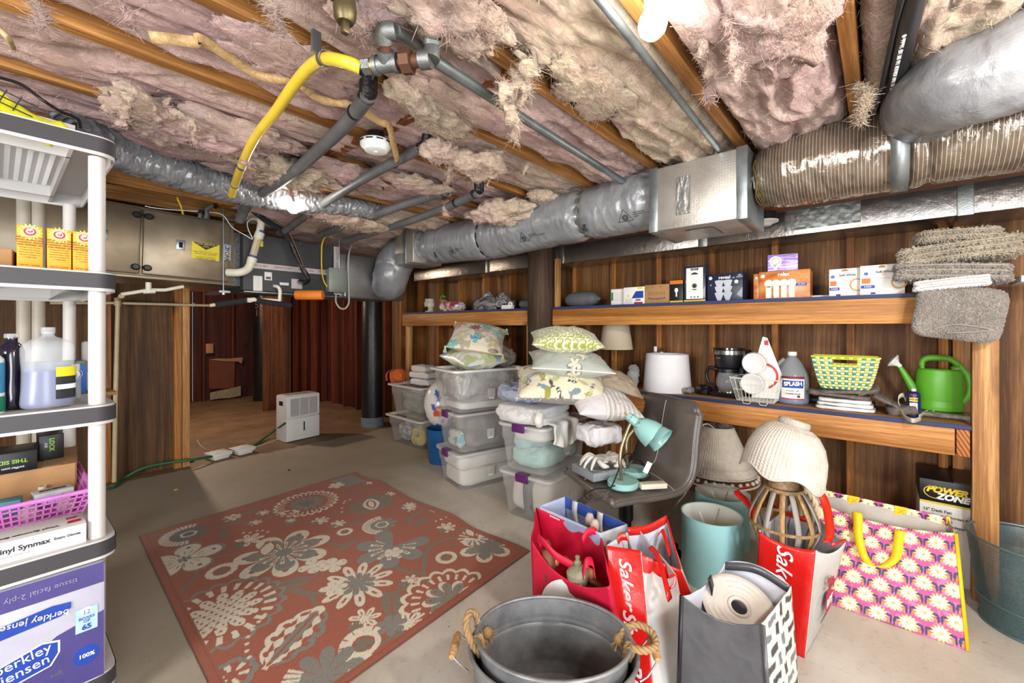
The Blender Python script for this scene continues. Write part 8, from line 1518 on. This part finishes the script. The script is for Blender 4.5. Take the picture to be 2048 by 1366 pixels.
# crimson bag
B4 = [(1.40,1.10,0),(1.42,.70,0),(1.62,.72,0),(1.60,1.14,0)]; T4 = [BZ(1062,1078,.385),BZ(1219,1172,.385),BZ(1202,1075,.40),BZ(1072,1015,.41)]
t,Ns = bag('crimson_bag','bright crimson fabric tote with a white oval, behind the metal tubs',B4,T4,[PRED]*4,PRED,1,.01,(.075,0,.0,0),.0)
A,B_,C_,D = [Vector(p) for p in (B4[0],B4[1],T4[1],T4[0])]; o_,r_,u_ = A.lerp(B_,.55).lerp(D.lerp(C_,.55),.45),(B_-A),Vector((0,0,1)); fr = frame(o_-t.location-Vector((.012,0,0)),r_,(D-A)); disc(t,'white_oval',WHT,fr,.135,1.15,.002,40)
MP = lambda z: frame(BZ(1122,1040,z)-t.location,(1,0,0),(0,0,1))
ribbon(t,'handle',PRED,[BZ(1083,1090,.37),BZ(1075,1075,.41),BZ(1088,1085,.42),BZ(1110,1110,.39),BZ(1135,1125,.36),BZ(1148,1132,.35)],(0,0,1),.032,.003); ribbon(t,'handle',PRED,[BZ(1165,1082,.39),BZ(1175,1065,.42),BZ(1190,1062,.42),BZ(1197,1072,.39)],(0,.2,1),.032,.003); ribbon(t,'handle',PRED,[BZ(1165,1150,.36),BZ(1172,1125,.41),BZ(1185,1125,.4),BZ(1190,1150,.36)],(.3,.3,.6),.03,.003)
text('GUARDIAN',.012,WHT,t,frame(BZ(1110,1035,.4)-t.location-Vector((.004,0,0)),T4[2]-T4[3],(0,0,1)),.0005)
RW = mat('reddish_wood',S(128,70,40),.5,var=.2,bump=.2,c2=S(90,44,26)); p = BZ(1100,1103,.37); t = thing('turned_finial','reddish ribbed wooden finial sticking out of the crimson bag','finial',tuple(p-Vector((0,0,.12)))); MB().lathe([(.001,-.02),(.02,0),(.03,.05),(.034,.09),(.03,.11),(.012,.12),(.018,.13),(.008,.15),(.001,.152)],24,M=TR(0,0,0,-20,20,0)).build('finial_body',RW,t)
p = BZ(1155,1125,.37); t = thing('curtain_finial','grey-green turned curtain finial in the crimson bag','finial',tuple(p-Vector((0,0,.09)))); MB().lathe([(.001,-.03),(.02,-.02),(.04,.02),(.044,.05),(.03,.07),(.012,.08),(.016,.09),(.008,.1),(.01,.115),(.001,.12)],28).build('finial_body',mat('sage_resin',S(140,136,112),.5,bump=.2),t)
p = BZ(1128,1118,.33); tag(MB().tube([p,p+Vector((.0,-.1,-.03)),p+Vector((.02,-.2,-.08))],[.016,.018,.014],12).build('curtain_rod',RW),'reddish brown turned rod lying inside the crimson bag','rod')
for k,(x,y) in enumerate(((1180,1148),(1170,1140),(1110,1122))): p = BZ(x,y,.31); tag(MB().ball((p.x,p.y,p.z),.022,8).build('wooden_ball',mat('plain_wood_ball',S(190,120,80),.5)),('round wooden ball at the right end inside the crimson bag','round wooden ball under the red handle in the crimson bag','round wooden ball near the ribbed finial in the crimson bag')[k],'ball')
# blue and white bag behind
BLB = mat('royal_blue_band',S(54,84,168),.5,bump=.2); FRO = mat('frosted_blue_poly',S(176,188,214),.45,bump=.3,bs=40,bd=.004,c2=S(150,164,196))
B4 = [(1.66,1.16,0),(1.66,.80,0),(1.79,.82,0),(1.79,1.2,0)]; T4 = [BZ(1075,1014,.42)+Vector((.01,0,0)),BZ(1201,1066,.42),BZ(1254,1048,.43),BZ(1131,993,.43)]
t,Ns = bag('blue_white_bag','frosted white tote with blue inner band and white handles, behind the crimson bag',B4,T4,[FRO,WOV,FRO,WOV],FRO,5,.005)
A,B_ = T4[3]-t.location,T4[2]-t.location; off = Vector((-.006,.0,0)); MB().add([A+off,B_+off,B_+off-Vector((0,0,.055)),A+off-Vector((0,0,.055)),A-off*.3,B_-off*.3,B_-off*.3-Vector((0,0,.055)),A-off*.3-Vector((0,0,.055))],[(0,1,2,3),(7,6,5,4),(0,4,5,1),(3,2,6,7)]).build('blue_band',BLB,t,ang=0)
for f in (.2,.62): P = A.lerp(B_,f); ribbon(t,'handle',WPP,[P+off*2+Vector((0,0,.004)),P+off*3-Vector((0,0,.05)),P+off*4+Vector((0,-.015,-.1)),P+off*3+Vector((0,-.05,-.16))],(0,1,.1),.03,.003,L=Vector())
for k,(x,y) in enumerate(((1178,1042),(1188,1055))): p = BZ(x,y,.4); tag(MB().lathe([(.001,0),(.018,.005),(.02,.05),(.014,.07),(.001,.075)],14,M=TR(p.x,p.y,p.z-.03,10,-10,0)).build('plush_toy',mat('pale_plush',S(200,180,170),.95,bump=.5)),('pale rounded thing standing left in the frosted bag','pale rounded thing standing right in the frosted bag')[k],'toy')
# slim red and white bag lying open behind the first supermarket bag
B4 = [(1.64,.80,0),(1.50,.62,0),(1.72,.44,0),(1.80,.64,0)]; T4 = [BZ(1256,1065,.42),BZ(1283,1108,.42),BZ(1362,1140,.37),BZ(1334,1040,.44)]
B4b = [Vector(p) for p in B4]; t,Ns = bag('red_white_bag','open white bag with red trim standing behind the slanted red lettered bag',[tuple(p) for p in B4b],T4,[WPP,RED2,WPP,RED2],WIN,9,.01,(.04,.0,.0,0))
ribbon(t,'red_trim',RED2,[T4[0]+Vector((0,0,.004)),T4[0].lerp(T4[3],.5)-Vector((0,0,.012)),T4[3]+Vector((0,0,.004))],(0,.1,1),.035,.003); ribbon(t,'red_trim',RED2,[T4[3]+Vector((0,0,.004)),T4[3].lerp(T4[2],.5),T4[2]],(.5,0,.2),.014,.003); ribbon(t,'handle',RED2,[BZ(1316,1070,.41),BZ(1325,1062,.42),BZ(1333,1085,.4),BZ(1340,1110,.37)],(1,0,.3),.026,.003)
# slanted Saker bag
def side_text(t,s,A,B_,C_,D,fu,fv,size,m,rot=True,off=.006,shear=.35,bold=.0022,sx=1):
    A,B_,C_,D = map(Vector,(A,B_,C_,D)); p = A.lerp(B_,fu).lerp(D.lerp(C_,fu),fv); up = (D-A).normalized(); rt = (B_-A).normalized(); N = rt.cross(up).normalized(); return text(s,size,m,t,frame(p-t.location+N*off,-up if rot else rt,rt if rot else up),.0008,shear=shear,bold=bold,sx=sx)
B4 = [(1.38,.70,0),(1.36,.555,0),(1.60,.50,0),(1.64,.66,0)]; T4 = [BZ(1213,1091,.42),BZ(1281,1101,.42),BZ(1352,1150,.39)+Vector((.0,0,0)),BZ(1262,1060,.42)+Vector((.05,0,0))]
t,Ns = bag('supermarket_bag','slanted red bag with white script lettering and white sides, beside the metal tubs',B4,T4,[RED2,WPP,WPP,WPP],WIN,13,.008,(.0,.05,.0,0))
side_text(t,'Saker',B4[0],B4[1],T4[1],T4[0],.55,.76,.075,WHT,off=.012,bold=.001); side_text(t,'ShopRite',B4[0],B4[1],T4[1],T4[0],.55,.3,.075,WHT,off=.012,bold=.001)
ribbon(t,'handle',RED2,[BZ(1236,1082,.415),BZ(1240,1074,.43),BZ(1252,1074,.43),BZ(1256,1084,.415)],(0,.3,1),.03,.003); ribbon(t,'handle',RED2,[BZ(1300,1094,.42),BZ(1314,1110,.42),BZ(1326,1145,.40),BZ(1336,1185,.37),BZ(1340,1200,.34)],(1,-.2,.2),.026,.003)
o_ = BZ(1337,1165,.38)-t.location; MB().tube([o_+Vector((0,0,.02)),o_+Vector((.01,-.02,.03)),o_+Vector((0,-.02,0)),o_+Vector((-.01,0,-.02)),o_+Vector((.01,.01,-.03))],.004,6,sm=6).build('red_ribbon',RED2,t)
# right Saker bag with the lantern
B4 = [(2.035,.405,0),(2.0,.222,0),(2.26,.19,0),(2.31,.40,0)]; T4 = [BZ(1518,1062,.42),BZ(1632,1100,.41),BZ(1692,1082,.42),BZ(1600,1010,.43)+Vector((.05,.03,0))]
t,Ns = bag('supermarket_bag','upright red lettered bag with white printed side, holding the bamboo lantern lamp',B4,T4,[RED2,WPP,WPP,WPP],WIN,17,.007,(.02,.03,.0,0))
side_text(t,'Saker',B4[0],B4[1],T4[1],T4[0],.5,.72,.085,WHT,off=.01,bold=.0006); side_text(t,'ShopRite',B4[0],B4[1],T4[1],T4[0],.5,.25,.08,WHT,off=.01,bold=.001)
side_text(t,'Shop',B4[1],B4[2],T4[2],T4[1],.66,.62,.075,REDI,False,.012,.3,.002); A,B_,C_,D = map(Vector,(B4[1],B4[2],T4[2],T4[1])); q_ = A.lerp(B_,.72).lerp(D.lerp(C_,.72),.4); up = (D-A).normalized(); rt = (B_-A).normalized(); fr = frame(q_-t.location+rt.cross(up)*.012,rt,up)
MB().prism([(-.055,.05),(.05,.05),(.055,.02),(.04,-.04),(-.03,-.045),(-.055,-.01)],0,.0008,M=fr).build('printed_basket',REDI,t,ang=0); side_text(t,'RITE',B4[1],B4[2],T4[2],T4[1],.72,.4,.045,WHT,False,.0145,.2,.001); side_text(t,'FROM EVERYWHERE',B4[1],B4[2],T4[2],T4[1],.7,.25,.016,GRYI,False,.012,.1,.0003)
ORR = mat('orange_red_webbing',S(226,52,24),.5,bump=.4,bs=200); ribbon(t,'handle',ORR,[BZ(1655,1085,.41),BZ(1660,1060,.44),BZ(1652,1010,.5),BZ(1640,985,.545),BZ(1636,982,.56),BZ(1642,990,.55)],(.65,-.75,0),.038,.003)
ribbon(t,'handle',RED2,[BZ(1497,975,.5),BZ(1478,978,.5),BZ(1474,985,.49),BZ(1490,1000,.47),BZ(1505,1020,.45),BZ(1508,1040,.42)],(.5,-.6,.4),.03,.003); ribbon(t,'handle',RED2,[BZ(1545,1012,.43),BZ(1580,1030,.43),BZ(1630,1045,.43)],(0,0,1),.02,.003)
side = [(T4[3]-t.location),(T4[2]-t.location)]; ribbon(t,'red_trim',RED2,[T4[2]+Vector((0,0,.003)),T4[2].lerp(T4[1],.5)],(0,0,1),.012,.003)
# grey brush-stroke bag
GLM = mat('grey_laminate',S(84,84,88),.3,var=.1,bump=.4,bs=30,bd=.004,coat=.3,c2=S(66,66,70)); BRP = attr('brush_print',.45,.3,60,.003,coat=.15)
def brush(u,v):
    c = np.tile(np.array(S(218,216,206)),(len(u),1)); n_ = fbm(np.stack([u*9,v*14,u*0],1),3,6)*.12; U_ = u+n_*.25; V_ = v+n_*.18
    for r in range(9):
        for k in range(4):
            a = (k+.5*(r % 2))/3.5; b = (r+.5)/9; hz = (k+r) % 2; w_,h_ = (.12,.027) if hz else (.042,.05); c[(np.abs(U_-a) < w_) & (np.abs(V_-b) < h_)] = (S(50,50,54),S(112,116,124),S(64,62,62))[(k*2+r) % 3]
    return c
B4 = [(1.43,.505,0),(1.46,.245,0),(1.70,.20,0),(1.72,.46,0)]; T4 = [BZ(1366,1192,.40),BZ(1523,1247,.40),BZ(1582,1172,.40),BZ(1451,1124,.41)]
t,Ns = bag('patterned_bag','grey tote with black and grey brush-stroke sides and white lining, nearest to the viewer',B4,T4,[GLM,BRP,GLM,BRP],WIN,21,.009,(.035,-.0,-.03,.03),colf=(None,brush,None,brush),n=(70,90))
ribbon(t,'grey_band',GLM,[T4[3]+Vector((-.006,0,-.012)),T4[3].lerp(T4[2],.5)+Vector((-.006,0,.016)),T4[2]+Vector((-.006,0,-.012))],(0,0,1),.03,.002); ribbon(t,'edge_binding',GLM,[Vector(B4[1])+Vector((-.004,-.004,.005)),T4[1]+Vector((-.004,-.004,0))],(0,-1,0),.014,.003); ribbon(t,'handle',BLK,[T4[3].lerp(T4[0],.45)+Vector((0,-.006,0)),T4[3].lerp(T4[0],.45)+Vector((.01,-.02,-.08)),T4[3].lerp(T4[0],.45)+Vector((.01,-.03,-.2))],(1,0,0),.036,.003); ribbon(t,'black_binding',BLK,[Vector(B4[0])+Vector((-.005,.004,.005)),T4[0]+Vector((-.005,.004,.003))],(0,-1,0),.012,.003)
t = thing('wicker_plate','round whitewashed disc with a hole tucked inside the grey patterned bag','plate',tuple(BZ(1478,1215,.33)),0); nrm = Vector((-.55,-.1,.8)); fr = frame((0,0,0),nrm.orthogonal(),nrm.cross(nrm.orthogonal())); nrm2 = frame((0,0,0),(.0,-1,-.3),(.8,-.1,.55)); 
MB().lathe([(.022,.006),(.03,.012),(.034,.006)]+[(.034+.008*k,.004+.003*(k % 2)) for k in range(1,9)]+[(.104,0),(.1,-.006),(.022,-.004),(.022,.006)],48,M=nrm2,sx=1.15).build('disc_body',mat('whitewash',S(214,206,196),.7,bump=.4,bs=80),t)
# pink flowered bag
PFL = attr('flower_print',.5,.15,200,.001)
def flowers(u,v,W_=.56,H_=.5):
    x = u*W_; y = v*H_; c = np.tile(np.array(S(196,74,140)),(len(u),1)); n_ = fbm(np.stack([x*60,y*60,x*0],1),2,2); c[n_ > .25] = S(214,110,168)
    s = .1; row = np.floor(y/(s*.62)); X = (x+(row % 2)*s/2) % s-s/2; Y = y-(row+.5)*s*.62
    for dx,dy in ((0,0),):
        for sx in (-1,1):
            xx = X*sx; st = (np.abs(xx-.004-.35*np.maximum(0,(Y+.026))**1.0*.9) < .0022) & (Y < .012) & (Y > -.03); c[st] = S(44,50,104)
    for shift in (0,1):
        row2 = np.floor(y/(s*.62)-.0)+shift*0; 
    X2 = (x+((row+1) % 2)*s/2) % s-s/2; Y2 = Y
    for sx in (-1,1):
        xx = X2*sx; c[np.hypot((xx-.017)/.014,(Y2-.006)/.006) < 1] = S(36,48,96); c[np.hypot((xx-.006)/.0045,(Y2+.008)/.017) < 1] = S(36,48,96)
        c[np.hypot((xx-.019)/.007,(Y2+.012)/.006) < 1] = S(232,130,40); c[np.hypot((xx-.012)/.003,(Y2+.018)/.009) < 1] = S(232,130,40); c[np.hypot((xx-.024)/.004,(Y2+.02)/.006) < 1] = S(220,160,220)
    r = np.hypot(X,Y); t_ = np.arctan2(Y,X); k = np.abs((t_/(2*PI)*14) % 1-.5)*2; c[r < .0225+.013*k] = S(250,214,90); c[r < .019+.0105*k] = S(252,244,198); c[r < .0065] = S(240,206,70); c[r < .0045] = S(70,56,60); c[r < .0028] = S(236,226,200); return c
YW = mat('yellow_webbing',S(242,208,20),.55,bump=.3,bs=200)
B4 = [(2.47,.36,0),(2.475,-.262,0),(2.60,-.27,0),(2.62,.34,0)]; T4 = [BZ(1625,1000,.41),BZ(1909,1066,.42),BZ(1896,1035,.45),BZ(1640,978,.445)]
BEIN = mat('beige_lining',S(196,188,176),.7,bump=.2)
t,Ns = bag('flowered_bag','large pink shopping bag patterned with cream sunbursts and yellow handles',B4,T4,[PFL]*4,BEIN,25,.005,(.035,0,-.0,0),colf=(lambda u,v: flowers(u,v,.62,.45),lambda u,v: flowers(u,v,.13,.45),lambda u,v: flowers(u,v,.6,.45),lambda u,v: flowers(u,v,.13,.45)),n=(240,190))
A,B_,C_,D = map(Vector,(B4[0],B4[1],T4[1],T4[0])); fp = lambda fu,fv,o=.008: (A.lerp(B_,fu).lerp(D.lerp(C_,fu),fv))+(B_-A).cross(D-A).normalized()*o
ribbon(t,'handle',YW,[fp(.36,.9),fp(.355,.97,.02),fp(.37,.94,.03),fp(.4,.72,.03),fp(.47,.52,.03),fp(.56,.5,.03),fp(.64,.62,.02),fp(.655,.78,.012),fp(.66,.9)],(0,-1,.05),.034,.003)
ribbon(t,'edge_piping',YW,[B_+Vector((-.003,-.004,.003)),C_+Vector((-.003,-.004,0))],(.3,-1,0),.012,.003)
for f in (.3,.67): p = T4[3].lerp(T4[2],f); fr = frame(p-t.location+Vector((-.008,0,-.018)),(0,-1,0),(0,0,1)); MB().box(-.022,.022,-.026,.022,-.002,.002,M=fr).build('handle_patch',YW,t); MB().box(-.015,.015,-.0008,.0008,.002,.003,M=fr @ TR(0,0,0,0,0,45)).build('stitching',ORNG,t); MB().box(-.015,.015,-.0008,.0008,.002,.003,M=fr @ TR(0,0,0,0,0,-45)).build('stitching',ORNG,t)
sheetpanel(t,'flower_hem',PFL,None,T4[3]+Vector((-.008,0,-.05)),T4[2]+Vector((-.008,0,-.05)),T4[2]+Vector((-.006,0,.002)),T4[3]+Vector((-.006,0,.002)),200,24,0,colf=lambda u,v: flowers(u,v,.6,.05))
for f in (0,1): p = (T4[3],T4[2])[f]; MB().box(-.008,.008,-.006,.006,-.03,.006,M=Matrix.Translation(p-t.location)).build('corner_tab',YW,t)
# fan carton
B_CT = NT('white_corrugated'); 
t = thing('fan_carton','black and white desk fan carton under the shelf next to the post','box',(3.06+.16,-.285,0),-90+0); w_,d,h = .255,.32,.515
MB().box(-w_/2,w_/2,-d/2,d/2,0,h*.78,r=.001).build('carton_lower',WC,t); MB().box(-w_/2-.0004,w_/2+.0004,-d/2-.0004,d/2+.0004,h*.78,h,r=.001).build('carton_upper',BLKC,t); plate(t,'yellow_stripe',YELI,FF(w_,d,0,h*.775),w_,.01,.001); MB().prism([(-.005,-d/2),(.12,-d/2),(.128,d/2-.02),(.0,d/2)],h,h+.006).build('flap',BLKC,t)
text('POWER',.042,YELI,t,FF(w_,d,-.03,h*.905),.0006,shear=.3,bold=.0022); text('ZONE',.042,WHT,t,FF(w_,d,-.01,h*.845),.0006,shear=.3,bold=.0022); v = [(r_*math.cos(a)*1.3,r_*math.sin(a),.0006) for r_ in (.029,.032) for a in [rad(x) for x in range(60,300,12)]]; k = len(v)//2; MB().add(v,[(j,j+1,k+j+1,k+j) for j in range(k-1)],M=FF(w_,d,-.072,h*.88)).build('yellow_arc',YELI,t,fix=False)
for s_,z,sz in (('16" Desk Fan',.7,.021),('Ventilateur de bureau de',.655,.018),('40,6 cm (16 po)',.615,.018),('Ventilador de pedestal de',.565,.018),('40,6 cm (16 pulg)',.525,.018),('3 speeds for high volume airflow',.46,.0105),('Tilt-back oscillation',.435,.0105),('Quiet performance',.41,.0105),('Adjustable vertical fan head',.385,.0105)): text(s_,sz,INK if sz < .02 or 'Desk' in s_ else GRYI,t,FF(w_,d,-w_/2+.012,h*z),.0004,al='LEFT',bold=.0003,sx=.92)
# mesh basket
MESH = NT('steel_mesh'); vv_ = MESH.mp(); MESH.set(Roughness=.4,Metallic=.6); MESH.col(S(92,118,122))
TEM = mat('teal_grey_metal',S(104,134,138),.35,.5,bump=0); MSH = mat('teal_mesh',S(98,124,128),.4,.5,bump=0)
p = PD(2072,655,1.80); t = thing('mesh_basket','teal grey wire mesh wastebasket at the right edge of the photo','basket',(p.x,p.y,0)); r0,r1,hh = .162,.205,.375
nA,nB = 190,78; b = MB(); V = []; F_ = []
for dr in (1,-1):
    for k in range(nA//1):
        P = []; 
        for j in range(5): f = j/4; a = 2*PI*(k/nA+dr*f*.16); r_ = r0+(r1-r0)*f; P.append((a,r_,.01+f*(hh-.02)))
        for (a,r_,z) in P: da = .0014/r_; V += [(r_*math.cos(a-da),r_*math.sin(a-da),z),(r_*math.cos(a+da),r_*math.sin(a+da),z)]
        n0 = len(V)-10; F_ += [(n0+2*j,n0+2*j+1,n0+2*j+3,n0+2*j+2) for j in range(4)]
o = fast('wire_mesh',V,F_,MSH,t,smooth=False); o['kind'] = 'stuff'
for z,r_,w_ in ((hh,r1,.006),(.006,r0,.006),(hh*.3,r0+(r1-r0)*.3,.0035)): MB().lathe([(r_+w_*math.cos(a),z+w_*math.sin(a)) for a in [2*PI*k/8 for k in range(9)]],72).build('hoop',TEM,t)
MB().lathe([(.001,.004),(r0,.004),(r0,.007),(.001,.007)],48).build('basket_floor',TEM,t)
# ================================================================= METAL TUBS
ZINC = foil('zinc_spangle',S(150,151,152),.45,.45,bs=50,bump=.25,bd=.003,c2=S(96,98,100))
TC = Vector((1.115,.80,0)); TRZ = math.degrees(math.atan2(RT.y,RT.x))-4
def wash_tub(lab,sx,sy,h,z0,extra):
    t = thing('wash_tub',lab,'tub',(TC.x,TC.y,z0),TRZ); pr = [(.001,.006),(.80,.006),(.82,.0),(.835,.01)]
    N = 40
    for k in range(1,N+1):
        z = h*k/N; f = k/N; r = .835+.165*f; r += .012*sum(math.exp(-((z-zc)/.004)**2) for zc in (h*.17,h*.21,h*.68,h*.74)); pr.append((r,z))
    inner = [(r-.016,z) for r,z in pr[3:]][::-1]; body = [(r,z) for r,z in pr]+[(1.0-.004,h+.003)]+inner+[(.001,.012)]
    V = [(r*sx*math.cos(2*PI*j/72),r*sy*math.sin(2*PI*j/72),z) for r,z in body for j in range(72)]; b = MB(); b.add(V,[(k*72+j,k*72+(j+1) % 72,(k+1)*72+(j+1) % 72,(k+1)*72+j) for k in range(len(body)-1) for j in range(72)]); b.build('tub_body',ZINC,t,ang=30)
    MB().tube([(sx*1.003*math.cos(2*PI*j/72),sy*1.003*math.sin(2*PI*j/72),h) for j in range(73)],.0065,10).build('rolled_rim',ZINC,t)
    return t
JUTE = mat('jute_rope',S(176,146,104),.95,bump=.9,bs=100,bd=.006,c2=S(140,108,70)); HW = wood('handle_wood',S(206,164,112),S(170,126,80),'X')
t = wash_tub('outer galvanised oval wash tub with wire and wood handles, at the bottom of the photo',.268,.205,.262,0,0)
for s_ in (-1,1):
    zc = .215; q = .268*s_
    P = [(q*.99,-.06,zc),(q*1.08,-.055,zc+.012),(q*1.2,-.05,zc+.035 if s_ < 0 else zc+.06),(q*1.2,.05,zc+.035 if s_ < 0 else zc+.06),(q*1.08,.055,zc+.012),(q*.99,.06,zc)]
    MB().tube(P,.0032,8).build('wire_bail',CHR,t); a = Vector(P[2])*1.0; b_ = Vector(P[3]); MB().tube([a-(b_-a)*.02,a.lerp(b_,.1),a.lerp(b_,.5),a.lerp(b_,.9),b_+(b_-a)*.02],[.009,.0125,.014,.0125,.009],14).build('wooden_grip',HW,t)
t = wash_tub('inner galvanised oval wash tub with rope handles nested in the other',.247,.187,.262,.042,1)
for s_ in (-1,1):
    q = .247*s_*.99; zt_ = .2
    if s_ < 0: P = [(q*.93,-.03,zt_),(q*1.04,-.035,.235),(q*1.14,-.03,.29),(q*1.12,.0,.315),(q*1.04,.025,.29),(q*1.02,.03,.24),(q*.93,.035,.2)]
    else: P = [(q*.9,.035,.235),(q*1.03,.05,.262),(q*1.2,.05,.268),(q*1.33,.02,.262),(q*1.3,-.03,.258),(q*1.12,-.06,.268),(q*.98,-.045,.262),(q*.93,-.03,.22)]
    rope(t,'rope_handle',P,.0115,JUTE,10,110)
    kb = Vector((q*.9,.04,.225)); o = MB(); rg = random.Random(s_+3); o.ball(tuple(kb),.018,8,sc=(1,1,1.1))
    for k in range(26): dv = Vector((rg.uniform(-1,1),rg.uniform(-1,1),rg.uniform(-1,.4))).normalized()*.034+Vector((0,0,-.008)); o.tube([kb,kb+dv*.6,kb+dv],.0016,4)
    o.build('frayed_knot',JUTE,t); rope(t,'rope_wrap',[(q*.965,-.028,.21),(q*1.03,-.03,.25),(q*.95,-.03,.262),(q*.92,-.03,.225)],.009,JUTE,8,120)
# third lamp: white shade handles and misc floor debris
for k,(x,y,lab) in enumerate(((352,979,'tiny yellow scrap on the floor left of the rug'),(578,940,'small dark lump on the floor beyond the rug'))):
    p = PZ(x,y,.004); tag(MB().ball((p.x,p.y,p.z),.009,5,sc=(1.4,1,.5)).build('floor_scrap',Yt if k == 0 else DK),lab,'scrap')
